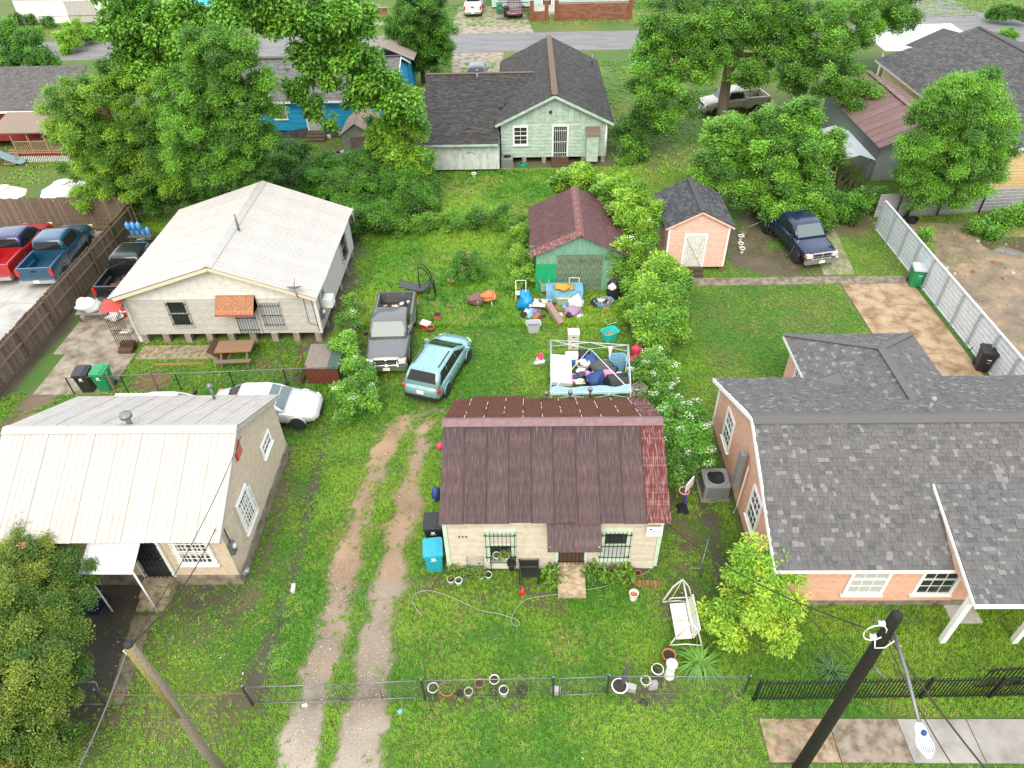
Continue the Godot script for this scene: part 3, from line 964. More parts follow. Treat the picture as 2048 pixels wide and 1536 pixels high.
	mat("step_stain", S(0.55, 0.47, 0.36), 0.9, "stain", 0.4)
	steps(r, "step_stain", 0.92, 1.84, zf + 0.05, 3, 0.17, 0.36)
	for q in [[1140, 796, 0], [1180, 790, 0], [1272, 792, 0], [1092, 798, 0]]:
		pipe(r, "galv", P(q[0], q[1], 2.62), 0.22, 0.045, 0.085)
	# number on the wall, notice at the corner
	for k in 3:
		pc("house_number", r, "wood_brown", Vector3(-2.3 + k * 0.11, 1.9, zf + 0.05), Vector3(0.05, 0.07, 0.012), Basis(Vector3.BACK, 0.2 * k))
	var sgn = pc("notice", r, "white", Vector3(3.98, 2.35, zf + 0.2), Vector3(0.5, 0.36, 0.02), Basis(Vector3.RIGHT, -0.25))
	var dg = pc("emblem", r, "dark", Vector3(3.86, 2.44, zf + 0.19), Vector3(0.07, 0.05, 0.02), Basis(Vector3.RIGHT, -0.25))
	for k in 2:
		pc("lettering", r, "pink", Vector3(4.03, 2.36 - k * 0.08, zf + 0.216 + k * 0.02), Vector3(0.3 - k * 0.06, 0.025, 0.012), Basis(Vector3.RIGHT, -0.25))
	return r
func meter(parent, at: Vector3, b: Basis, s = 1.0):
	var o = pc("meter_box", parent, "galv", at, Vector3(0.26, 0.5, 0.14) * s, b)
	var st = sg(true)
	lathe(st, [[0.1 * s, 0], [0.1 * s, 0.07], [0.001, 0.1]], 12, Transform3D(b * Basis(Vector3.RIGHT, PI / 2), at + b * Vector3(0, 0.1, 0.07)))
	obj("meter", st, "glass_pale", parent)
	var p = sg(true)
	tube(p, [at + Vector3(0, 0.25, 0), at + Vector3(0, 1.1, 0)], 0.025)
	obj("conduit", p, "galv", parent)
func house_front_left():
	var r = site("bungalow", "beige stucco bungalow with cream ribbed metal roof and white window grilles", "house", Vector3(-13.5, 0, -17))
	mat("beige", S(0.602, 0.487, 0.371), 0.85, "dust", 0.5)
	mat("cream_roof", S(0.467, 0.441, 0.405), 0.5, "dust", Vector3(0.3, 0.2, 0.2))
	mat("cream_roof2", S(0.454, 0.428, 0.397), 0.5, "dust", Vector3(0.4, 0.2, 0.2))
	mat("white_grille", S(0.8, 0.8, 0.8), 0.5)
	var x0 = -17.2
	var x1 = -9.82
	var zf = -13.8
	var zb = -20.0
	gable_core(r, "beige", x0, x1, zb, zf, 0.42, 2.95, 4.5, true)
	block("foundation", r, "concrete_old", x0 + 0.05, x1 + 0.06, 0, 0.44, zb, zf + 0.1)
	var rl = -17.35
	var w = 7.78
	var ridge = Vector3(rl, 4.75, -16.55)
	var v = slope(ridge, Vector3(rl, 3.0, -13.2))
	var vb = slope(ridge, Vector3(rl, 2.95, -20.15))
	var u = Vector3.RIGHT
	metal_roof(r, ["cream_roof", "cream_roof2"], ridge, u, v, w, 3.78, 0.86, 0.215, 0.018, 0.72, 0.0, 0.01)
	metal_roof(r, ["cream_roof", "cream_roof2"], ridge, u, vb, w, 4.02, 0.86, 0.215, 0.018, 0.72, 0.0, 0.01)
	var cap = sg()
	var o = ridge + Vector3(-0.02, 0.045, 0)
	quad(cap, o + v * 0.26, o + v * 0.26 + u * (w + 0.04), o + u * (w + 0.04), o)
	quad(cap, o, o + u * (w + 0.04), o + vb * 0.2 + u * (w + 0.04), o + vb * 0.2)
	obj("ridge_cap", cap, "cream_roof2", r)
	for e in [rl + 0.02, rl + w]:
		beam("rake_trim", r, "cream_roof", Vector3(e, 4.66, -16.55), Vector3(e, 2.92, -13.22), 0.03, 0.14)
		beam("rake_trim", r, "cream_roof", Vector3(e, 4.66, -16.55), Vector3(e, 2.87, -20.13), 0.03, 0.14)
	pipe(r, "galv", P(262, 852, 4.55), 0.42, 0.09, 0.2)
	pipe(r, "galv", P(428, 795, 3.3), 0.5, 0.05, 0.1)
	# side wall: attic vent, small window, barred window, meters
	var vs = sg()
	for k in 2:
		pass
	quad(vs, Vector3(x1 + 0.04, 3.55, -16.35), Vector3(x1 + 0.04, 3.55, -16.75), Vector3(x1 + 0.04, 4.1, -16.85), Vector3(x1 + 0.04, 4.1, -16.25))
	var av = pc("attic_vent", r, "red", Vector3(x1 + 0.02, 3.75, -16.45), Vector3(0.05, 0.62, 0.5))
	for k in 4:
		pc("louvre", r, "terracotta", Vector3(x1 + 0.05, 3.55 + k * 0.13, -16.45), Vector3(0.03, 0.06, 0.42), Basis(Vector3.BACK, 0.5))
	window(r, Vector3(x1 + 0.02, 2.1, -18.35), Vector3(1, 0, 0), 1.0, 0.62, "white", "glass", 3, 1, 0.1)
	var ws = window(r, Vector3(x1 + 0.02, 1.75, -15.55), Vector3(1, 0, 0), 1.05, 1.5, "white", "glass", 4, 3, 0.13)
	grate(ws, Vector3(0, 0, 0.16), 1.0, 1.4, "white_grille", 0.14)
	var wf = window(r, Vector3(-10.95, 1.8, zf + 0.02), Vector3(0, 0, 1), 1.25, 1.4, "white", "glass", 6, 3, 0.14)
	grate(wf, Vector3(0, 0, 0.12), 1.2, 1.3, "white_grille", 0.2)
	mat("meter_blue", S(0.32, 0.42, 0.48), 0.5)
	meter(r, Vector3(-9.74, 1.75, -13.95), Basis(Vector3.UP, PI / 2))
	var hb = sg(true)
	tube(hb, [Vector3(-9.72, 2.9, -13.9), Vector3(-9.6, 2.75, -13.75), Vector3(-9.66, 2.4, -13.85), Vector3(-9.74, 2.1, -13.95)], 0.02)
	obj("service_cable", hb, "wire", r)
	for k in 3:
		var gm = sg(true)
		lathe(gm, [[0.001, 0], [0.12, 0.02], [0.12, 0.2], [0.001, 0.24]], 10, Transform3D(Basis(Vector3.BACK, PI / 2 + k), Vector3(-9.45, 0.62 + 0.18 * k, -13.75 + 0.05 * k)))
		obj("gas_meter", gm, "galv", r)
	# porch: white awning, door, steps
	var av2 = slope(Vector3(0, 2.75, -13.75), Vector3(0, 2.3, -12.55))
	mat("awning_white", S(0.74, 0.78, 0.82), 0.45, "dust", 1)
	for k in 3:
		corr(r, "awning_white", Vector3(-13.95 + k * 0.56, 2.75, -13.75), u, av2, 0.57, 1.28, 0.14, 0.012, 0.6, "awning_panel")
	for s in [-13.85, -12.35]:
		rod("awning_post", r, "white", [Vector3(s, 0, -12.7), Vector3(s, 2.3, -12.7)], 0.03)
	door(r, Vector3(-12.5, 1.45, zf + 0.02), Vector3(0, 0, 1), 0.9, 2.0, "white", "glass", "black_metal")
	steps(r, "moss_concrete", -13.0, -12.0, zf + 0.1, 3, 0.16, 0.34)
	return r
func house_white():
	var r = site("clapboard_house", "pale grey clapboard house with white corrugated roof and rusted red door awning", "house", Vector3(-14.5, 0, -31.7))
	mat("clap_a", S(0.47, 0.451, 0.423), 0.8, "dust", Vector3(0.3, 0.8, 0.3))
	mat("clap_b", S(0.498, 0.479, 0.451), 0.8, "dust", Vector3(0.4, 0.6, 0.4))
	mat("clap_top", S(0.677, 0.667, 0.62), 0.8, "dust", 0.4)
	mat("white_roof", S(0.445, 0.43, 0.412), 0.55, "dust", Vector3(0.2, 0.2, 1.2))
	mat("white_roof2", S(0.423, 0.412, 0.398), 0.55, "dust", Vector3(0.2, 0.2, 1.0))
	var x0 = -19.05
	var x1 = -10.0
	var zf = -27.55
	var zb = -35.8
	var xm = -14.3
	var st = sg()
	loft(st, [[Vector3(x0, 0.5, zb), Vector3(x1, 0.5, zb), Vector3(x1, 2.72, zb), Vector3(xm, 4.3, zb), Vector3(x0, 2.75, zb)], [Vector3(x0, 0.5, zf), Vector3(x1, 0.5, zf), Vector3(x1, 2.72, zf), Vector3(xm, 4.3, zf), Vector3(x0, 2.75, zf)]])
	obj("wall", st, "clap_a", r)
	siding(r, ["clap_a", "clap_b"], Vector3(x0, 0.5, zf), Vector3(x1, 0.5, zf), 2.5, 0.2, Vector3(0, 0, 1))
	siding(r, ["clap_top"], Vector3(x0 + 0.2, 2.5, zf + 0.02), Vector3(x1 - 0.2, 2.5, zf + 0.02), 2.7, 0.2, Vector3(0, 0, 1), 4.25)
	siding(r, ["clap_b", "clap_a"], Vector3(x1, 0.5, zb), Vector3(x1, 0.5, zf), 2.6, 0.2, Vector3(1, 0, 0))
	for x in [x0, x1]:
		pc("corner_trim", r, "clap_top", Vector3(x, 1.6, zf + 0.03), Vector3(0.12, 2.2, 0.09))
	piers(r, "concrete", x0 + 0.3, x1 - 0.2, zf - 0.05, 0.5, 9)
	for i in 5:
		var z = lerpf(zb + 0.3, zf - 1.2, i / 4.0)
		block("pier", r, "concrete", x1 - 0.3, x1 - 0.02, 0, 0.5, z - 0.15, z + 0.15)
	# roof, ridge running away from the street
	var zfr = -27.05
	var zbr = -36.0
	var rd = Vector3(xm, 4.46, zbr)
	var dl = slope(rd, Vector3(-19.45, 2.83, zbr))
	var dr = slope(rd, Vector3(-9.68, 2.74, zbr))
	var u = Vector3(0, 0, 1)
	metal_roof(r, ["white_roof", "white_roof2"], rd, u, dl, zfr - zbr, 5.4, 0.8, 0.2, 0.03, 0.3, 0, 0.02)
	metal_roof(r, ["white_roof", "white_roof2"], rd, u, dr, zfr - zbr, 4.93, 0.8, 0.2, 0.03, 0.3, 0, 0.02)
	var cap = sg()
	var o = rd + Vector3(0, 0.05, 0)
	var ln = u * (zfr - zbr)
	quad(cap, o + dl * 0.22, o + dl * 0.22 + ln, o + ln, o)
	quad(cap, o, o + ln, o + dr * 0.22 + ln, o + dr * 0.22)
	obj("ridge_cap", cap, "white_roof2", r)
	mat("rake_cream", S(0.60, 0.52, 0.38), 0.7)
	beam("rake_board", r, "rake_cream", Vector3(xm, 4.36, zfr - 0.03), Vector3(-19.2, 2.8, zfr - 0.03), 0.03, 0.17)
	beam("rake_board", r, "rake_cream", Vector3(xm, 4.36, zfr - 0.03), Vector3(-9.75, 2.66, zfr - 0.03), 0.03, 0.17)
	pipe(r, "galv", P(477, 457, 4.5), 0.75, 0.055)
	# gable hatch, windows, door under the awning
	block("gable_hatch", r, "clap_top", -14.75, -13.95, 3.1, 3.85, zf + 0.03, zf + 0.06)
	window(r, Vector3(-16.6, 1.72, zf + 0.03), Vector3(0, 0, 1), 0.95, 1.45, "clap_b", "glass", 1, 1, 0.07, "black_metal")
	window(r, Vector3(-12.17, 1.6, zf + 0.03), Vector3(0, 0, 1), 0.95, 1.45, "clap_b", "glass_pale", 1, 1, 0.07, "black_metal")
	window(r, Vector3(x1 + 0.03, 1.75, -33.6), Vector3(1, 0, 0), 1.0, 1.3, "clap_b", "glass", 1, 1, 0.07, "black_metal")
	window(r, Vector3(x1 + 0.03, 1.75, -28.6), Vector3(1, 0, 0), 0.8, 1.0, "clap_b", "glass", 1, 1, 0.07)
	door(r, Vector3(-13.45, 1.45, zf + 0.03), Vector3(0, 0, 1), 0.95, 1.85, "clap_b", "glass_pale", "black_metal")
	mat("awn_rust", S(0.9, 0.8, 0.75), 0.8, "awning_rust", Vector3(1.5, 0.5, 0.5))
	var av = slope(Vector3(0, 2.75, zf + 0.05), Vector3(0, 2.1, zf + 0.75))
	for k in 3:
		corr(r, "awn_rust", Vector3(-14.55 + k * 0.6, 2.72, zf + 0.06), Vector3.RIGHT, av, 0.6, 0.95, 0.2, 0.012, 0.6, "awning_panel")
	mat("awn_red", S(0.5, 0.06, 0.05), 0.6, "dust", 1)
	for s in [-14.56, -12.74]:
		var sd = sg()
		tri(sd, Vector3(s, 2.72, zf + 0.06), Vector3(s, 2.05, zf + 0.06), Vector3(s, 2.07, zf + 0.74))
		tri(sd, Vector3(s, 2.72, zf + 0.06), Vector3(s, 2.07, zf + 0.74), Vector3(s, 2.05, zf + 0.06))
		obj("awning_side", sd, "awn_red", r)
	pc("awning_edge", r, "awn_red", Vector3(-13.65, 2.05, zf + 0.76), Vector3(1.84, 0.07, 0.04))
	# satellite dish on the eave, window air conditioner, meter
	var ds = sg(true)
	lathe(ds, [[0.001, 0.0], [0.16, 0.015], [0.3, 0.06], [0.34, 0.09]], 16, Transform3D(Basis(Vector3(1, 0, 0), -0.5) * Basis.from_scale(Vector3(1, 1, 0.85)), Vector3(-10.6, 3.35, -27.0)))
	var dish = obj("satellite_dish", ds, "grey_plastic", r)
	rod("dish_arm", r, "galv", [Vector3(-10.6, 3.36, -27.0), Vector3(-10.5, 3.85, -27.1)], 0.02)
	rod("dish_mast", r, "galv", [Vector3(-10.55, 2.6, -27.4), Vector3(-10.55, 2.9, -27.0), Vector3(-10.6, 3.34, -27.0)], 0.025)
	pc("air_conditioner", r, "white", Vector3(x1 + 0.25, 1.55, -28.7), Vector3(0.5, 0.45, 0.6))
	meter(r, Vector3(x1 + 0.1, 1.35, -27.9), Basis(Vector3.UP, PI / 2))
	for q in [[Vector3(-10.5, 2.6, zf + 0.06), Vector3(-10.5, 1.1, zf + 0.06)], [Vector3(-10.5, 1.1, zf + 0.06), Vector3(-10.05, 0.9, zf + 0.06)], [Vector3(-10.15, 2.6, zf + 0.06), Vector3(-10.1, 0.6, zf + 0.06)]]:
		rod("cable", r, "wire", q, 0.012, 4)
	# side porch: red sheet roof and barred screen
	corr(r, "awn_red", Vector3(-19.9, 2.55, -27.5), Vector3.RIGHT, slope(Vector3(0, 2.55, -27.5), Vector3(0, 2.35, -26.75)), 0.95, 0.8, 0.15, 0.012, 0.5, "porch_roof_sheet")
	var g = sg()
	for k in 9:
		boxx(g, Vector3(-19.85 + k * 0.1, 1.2, -26.9), Vector3(0.02, 2.3, 0.02))
	for y in [0.2, 1.2, 2.3]:
		boxx(g, Vector3(-19.45, y, -26.88), Vector3(0.85, 0.03, 0.02))
	obj("security_bars", g, "black_metal", r)
	for k in 2:
		block("step", r, "wood_brown", -19.75, -19.1, 0.05, 0.4 - k * 0.17, -27.5 + k * 0.35 + 0.3, -27.2 + k * 0.35 + 0.3)
	return r
func house_peach():
	var r = site("ranch_house", "peach lap-sided house with grey shingle roof, white trimmed windows and porch posts", "house", Vector3(14, 0, -17))
	mat("peach_a", S(0.686, 0.39, 0.282), 0.75, "dust", 0.5)
	mat("peach_b", S(0.714, 0.414, 0.301), 0.75, "dust", 0.4)
	var tones = []
	for k in 10:
		var t = [0.125, 0.15, 0.155, 0.158, 0.162, 0.165, 0.17, 0.175, 0.185, 0.27][k]
		tones.append(Color(t, t * 0.985, t * 0.99))
		mat("shingle%d" % k, S(t, t * 0.985, t * 0.99), 0.9, "grain", 6)
	var x0 = 7.62
	var x1 = 25.0
	var zf = -12.9
	var zb = -21.15
	var ze = -12.42
	var zr = -16.85
	gable_core(r, "peach_a", x0, x1, zb, zf, 0.3, 2.62, 4.45, true)
	block("foundation", r, "concrete_old", x0 + 0.03, x1, 0, 0.3, zb, zf + 0.03)
	siding(r, ["peach_a", "peach_b"], Vector3(x0, 0.3, zf), Vector3(13.5, 0.3, zf), 2.6, 0.16, Vector3(0, 0, 1))
	siding(r, ["peach_a", "peach_b"], Vector3(x0, 0.3, zb), Vector3(x0, 0.3, zf), 2.62, 0.16, Vector3(-1, 0, 0), 4.45)
	for q in [[x0, zf], [x0, zb]]:
		pc("corner_trim", r, "white", Vector3(q[0], 1.45, q[1]), Vector3(0.13, 2.3, 0.13))
	var xe = 7.28
	var w = x1 - xe
	var e0 = Vector3(xe, 2.6, ze)
	var rg = Vector3(xe, 4.68, zr)
	var up = slope(e0, rg)
	var ln = (rg - e0).length()
	var u = Vector3.RIGHT
	roof_slab(r, "deck_grey", e0, u, up, w, ln)
	shingles(r, e0, u, up, 13.0, ln, 0.18, 0.14, tones, func(a, b): return a < 5.6 or b < 3.0 or a > 0, 210)
	var e1 = Vector3(xe, 2.6, -21.3)
	var upb = slope(e1, rg)
	roof_slab(r, "deck_grey", e1, u, upb, w, (rg - e1).length())
	shingles(r, e1, u, upb, 13.0, (rg - e1).length(), 0.18, 0.14, tones)
	for e in [[e0, -0.0], [e1, 0.0]]:
		beam("rake_trim", r, "white", Vector3(xe, e[0].y - 0.06, e[0].z), Vector3(xe, 4.62, zr), 0.05, 0.16)
		pc("fascia", r, "white", Vector3(xe + w / 2, e[0].y - 0.07, e[0].z), Vector3(w, 0.14, 0.05))
	# ridge vent
	var rv = sg()
	for s in [up, upb]:
		var a = rg + Vector3(0, 0.075, 0)
		var b = a - s * 0.28
		if s == up:
			quad(rv, b, b + u * 13, a + u * 13, a)
		else:
			quad(rv, a, a + u * 13, b + u * 13, b)
	obj("ridge_vent", rv, "shingle3", r)
	# porch: roof carried forward at a lower pitch
	var px = 12.55
	var pe = Vector3(px, 2.72, -11.2)
	var pt = Vector3(px, 3.78, -14.75)
	var pv = slope(pe, pt)
	roof_slab(r, "deck_grey", pe, u, pv, w - (px - xe), (pt - pe).length(), 0.14, "porch_roof")
	shingles(r, pe, u, pv, 7.0, (pt - pe).length(), 0.18, 0.14, tones, null, 90)
	beam("porch_trim", r, "white", pe + Vector3(-0.02, -0.08, 0), pt + Vector3(-0.02, -0.04, 0), 0.04, 0.1)
	pc("porch_fascia", r, "white", Vector3(px + 6, 2.64, -11.19), Vector3(12, 0.18, 0.05))
	var sd = sg()
	tri(sd, Vector3(px + 0.02, 2.6, -11.25), Vector3(px + 0.02, 2.6, -12.6), Vector3(px + 0.02, 3.7, -14.7))
	tri(sd, Vector3(px + 0.04, 2.6, -12.6), Vector3(px + 0.04, 2.6, -11.25), Vector3(px + 0.04, 3.7, -14.7))
	obj("porch_side", sd, "peach_b", r)
	for q in [12.75, 14.95, 17.1]:
		pc("porch_post", r, "white", Vector3(q, 1.3, -11.6), Vector3(0.16, 2.6, 0.16))
	block("porch_slab", r, "concrete_pale", 13.35, 14.3, 0, 0.08, -12.85, -12.2)
	# windows: front pair, side pair; roof wing at the back
	for q in [10.55, 12.72]:
		window(r, Vector3(q, 1.5, zf + 0.02), Vector3(0, 0, 1), 1.25, 1.65, "white", "glass_pale" if q < 11 else "glass", 3, 2, 0.11)
	for q in [-19.3, -15.4]:
		window(r, Vector3(x0 - 0.02, 1.75, q), Vector3(-1, 0, 0), 1.0, 1.55, "white", "glass", 3, 2, 0.1)
	var duct = pc("flue_duct", r, "grey_plastic", Vector3(x0 - 0.22, 2.0, -17.0), Vector3(0.2, 1.7, 0.28))
	rod("gas_pipe", r, "offwhite", [Vector3(x0 - 0.1, 2.6, -16.6), Vector3(x0 - 0.12, 0.6, -16.6), Vector3(x0 - 0.3, 0.5, -16.3)], 0.03)
	meter(r, Vector3(x0 - 0.1, 1.2, -13.7), Basis(Vector3.UP, -PI / 2), 1.1)
	pipe(r, "grey_plastic", P(1855, 824, 4.45), 0.5, 0.06, 0.09)
	var wl = 10.75
	var wr = 16.05
	var wz = -24.0
	block("wing_wall", r, "peach_a", wl + 0.35, wr - 0.35, 0.3, 2.64, wz + 0.35, zb)
	siding(r, ["peach_a", "peach_b"], Vector3(wl + 0.35, 0.3, wz + 0.35), Vector3(wl + 0.35, 0.3, zb), 2.6, 0.16, Vector3(-1, 0, 0))
	window(r, Vector3(wl + 0.33, 1.7, -22.3), Vector3(-1, 0, 0), 0.7, 0.9, "white", "glass", 2, 2, 0.08)
	var wrg = 3.92
	var hz = -21.4
	var xm = (wl + wr) / 2
	var A = Vector3(wl, 2.68, wz)
	var B = Vector3(wr, 2.68, wz)
	var H = Vector3(xm, wrg, hz)
	var K = Vector3(xm, wrg, -18.3)
	var C = Vector3(wl, 2.68, -20.9)
	var D = Vector3(wr, 2.68, -20.9)
	var wd = sg()
	tri(wd, B, A, H)
	quad(wd, A, C, K, H)
	quad(wd, D, B, H, K)
	obj("wing_roof", wd, "deck_grey", r)
	var ul = slope(A, Vector3(xm, wrg, wz))
	shingles(r, C, Vector3(0, 0, -1), ul, 3.1, 2.92, 0.18, 0.14, tones, func(a, b): return a < 3.1 - b * 0.89 + 0.1 and b < 2.85)
	shingles(r, K + (C - Vector3(xm, 2.68, -20.9)) * 1.0 + Vector3(0, 2.68 - wrg, 0), Vector3(0, 0, -1), ul, 2.6, 2.92, 0.18, 0.14, tones, func(a, b): return b > 1.3 and a > 2.6 - b)
	var ur = slope(D, Vector3(xm, wrg, -20.9))
	shingles(r, B, Vector3(0, 0, 1), ur, 5.7, 2.92, 0.18, 0.14, tones, func(a, b): return a > b * 0.89 and b < 2.85 and a < 3.1 + b)
	var uh = slope(Vector3(xm, 2.68, wz), H)
	shingles(r, B, Vector3(-1, 0, 0), uh, wr - wl, 2.85, 0.18, 0.14, tones, func(a, b): return a > b * 0.93 and a < (wr - wl) - b * 0.93)
	for q in [[A, H], [B, H]]:
		beam("hip_cap", r, "shingle2", q[0] + Vector3(0, 0.05, 0), q[1] + Vector3(0, 0.05, 0), 0.24, 0.025)
	beam("hip_cap", r, "shingle3", H + Vector3(0, 0.05, 0), K + Vector3(0, 0.05, 0), 0.28, 0.025)
	for q in [[A, B], [A, C], [B, D]]:
		beam("wing_fascia", r, "white", q[0] - Vector3(0, 0.08, 0), q[1] - Vector3(0, 0.08, 0), 0.04, 0.13)
	return r
func shed_peach():
	var r = site("garden_shed", "pink sided garden shed with dark shingle gable roof and chipped white door", "shed", Vector3(9, 0, -35.4))
	mat("shed_pink", S(0.74, 0.46, 0.38), 0.75, "dust", 0.5)
	mat("shed_pink2", S(0.77, 0.485, 0.40), 0.75, "dust", 0.4)
	mat("door_chip", S(0.66, 0.68, 0.66), 0.8, "dust", 1)
	var tones = []
	for t in [0.05, 0.062, 0.075, 0.09, 0.11]:
		tones.append(Color(t, t * 1.05, t * 1.15))
	var x0 = 7.5
	var x1 = 10.62
	var zf = -33.55
	var zb = -37.3
	gable_core(r, "shed_pink", x0, x1, zb, zf, 0.28, 2.75, 3.55, false)
	siding(r, ["shed_pink", "shed_pink2"], Vector3(x0, 0.28, zf), Vector3(x1, 0.28, zf), 2.72, 0.19, Vector3(0, 0, 1), 3.6)
	siding(r, ["shed_pink", "shed_pink2"], Vector3(x0, 0.28, zb), Vector3(x0, 0.28, zf), 2.7, 0.19, Vector3(-1, 0, 0))
	for x in [x0, x1]:
		pc("corner_trim", r, "white", Vector3(x, 1.5, zf + 0.03), Vector3(0.1, 2.4, 0.08))
		for z in [zf - 0.15, zb + 0.15]:
			block("pier", r, "brick", x - 0.13, x + 0.13, 0, 0.28, z - 0.13, z + 0.13)
	var xm = 9.06
	var rz = zb - 0.15
	var dw = zf + 0.18 - rz
	for s in [-1, 1]:
		var e = Vector3(xm + s * 1.82, 2.68, rz if s > 0 else zf + 0.18)
		var upv = slope(Vector3(xm + s * 1.82, 2.68, 0), Vector3(xm, 3.62, 0))
		var uu = Vector3(0, 0, 1) if s > 0 else Vector3(0, 0, -1)
		roof_slab(r, "deck_dark", e, uu, upv, dw, 2.05)
		shingles(r, e, uu, upv, dw, 2.05, 0.3, 0.16, tones)
		beam("rake_trim", r, "shed_pink2", Vector3(xm, 3.55, zf + 0.17), Vector3(xm + s * 1.8, 2.62, zf + 0.17), 0.03, 0.1)
	pc("ridge_cap", r, "deck_dark", Vector3(xm, 3.66, (rz + zf + 0.18) / 2), Vector3(0.26, 0.03, dw))
	# door made of boards with a cross brace
	var dx = 8.94
	for s in [-1, 1]:
		block("door_frame", r, "white", dx + s * 0.56 - 0.05, dx + s * 0.56 + 0.05, 0.3, 2.3, zf + 0.02, zf + 0.07)
	block("door_frame", r, "white", dx - 0.51, dx + 0.51, 2.2, 2.3, zf + 0.021, zf + 0.068)
	mat("door_white", S(0.68, 0.69, 0.66), 0.8, "mottle", 1.2)
	for k in 6:
		block("door_plank", r, "door_white", dx - 0.5 + k * 0.167, dx - 0.5 + k * 0.167 + 0.16, 0.32, 2.19, zf + 0.02, zf + 0.045 + 0.004 * (k % 2))
	for s in [-1, 1]:
		beam("door_brace", r, "door_white", Vector3(dx - s * 0.45, 0.45, zf + 0.06 + s * 0.004), Vector3(dx + s * 0.45, 2.05, zf + 0.06 + s * 0.004), 0.1, 0.02)
	mat("step_dark", S(0.13, 0.10, 0.08), 0.9, "wood", 2)
	for k in 2:
		block("step", r, "step_dark", dx - 0.55, dx + 0.55, 0.0, 0.3 - k * 0.14, zf + 0.04 + k * 0.32, zf + 0.36 + k * 0.32)
	return r
func shed_green():
	var r = site("tin_shed", "rusted tin shed with purple-brown roof, green front and weathered double doors", "shed", Vector3(2.65, 0, -34.2))
	mat("tin_roof", S(0.56, 0.60, 0.60), 0.7, "rust_purple", Vector3(0.25, 0.25, 1.2), 0.1)
	mat("tin_roof2", S(0.56, 0.60, 0.60), 0.7, "rust_purple", Vector3(0.3, 0.3, 0.9), 0.1)
	mat("tin_pale", S(0.55, 0.5, 0.5), 0.6, "rust_red", Vector3(0.8, 0.8, 1.5), 0.2)
	mat("green_tin", S(0.2, 0.4, 0.287), 0.7, "mottle", Vector3(1.6, 0.4, 1.6))
	mat("green_door", S(0.24, 0.29, 0.22), 0.85, "streak", Vector3(1.6, 0.2, 1.6))
	mat("green_board", S(0.01, 0.35, 0.14), 0.6, "dust", 0.5)
	var x0 = 0.45
	var x1 = 4.85
	var zf = -31.6
	var zb = -36.8
	var xm = 2.65
	gable_core(r, "green_tin", x0, x1, zb, zf, 0.03, 2.3, 3.3, false)
	# front sheeting, each strip of corrugated tin on its own
	for k in 7:
		var xa = x0 + k * 0.628
		var yt = 2.28 + 1.0 * (1 - absf(xa + 0.31 - xm) / 2.2)
		corr(r, "green_tin", Vector3(xa, yt, zf + 0.03), Vector3.RIGHT, Vector3.DOWN, 0.63, yt - (2.25 if k in [2, 3, 4, 1] else 0.05), 0.079, 0.012, 0.0, "wall_sheet")
	for k in 2:
		corr(r, "green_door", Vector3(1.55 + k * 1.16, 2.24, zf + 0.06 + 0.01 * k), Vector3.RIGHT, Vector3.DOWN, 1.14, 2.18, 0.079, 0.012, 0.0, "door")
	pc("board_panel", r, "green_board", Vector3(0.95, 0.95, zf + 0.09), Vector3(1.05, 1.6, 0.03))
	var zfr = zf + 0.25
	var zbr = zb - 0.2
	var rd = Vector3(xm, 3.42, zbr)
	for s in [-1, 1]:
		var d = slope(rd, Vector3(xm + s * 2.55, 2.22, zbr))
		for k in 8:
			var wd = (zfr - zbr) / 8
			corr(r, ["tin_roof", "tin_roof2"][k % 2] if k < 7 or s > 0 else "tin_pale", rd + Vector3(0, 0.01 * (k % 2), wd * k), Vector3(0, 0, 1), d, wd + 0.04, 2.82 + rr(-0.05, 0.06), 0.081, 0.01)
	var cap = sg()
	for s in [-1, 1]:
		var d = slope(rd, Vector3(xm + s * 2.55, 2.22, zbr)) * 0.22
		var o = rd + Vector3(0, 0.04, 0)
		quad(cap, o, o + d, o + d + Vector3(0, 0, zfr - zbr), o + Vector3(0, 0, zfr - zbr))
	obj("ridge_cap", cap, "tin_pale", r)
	return r
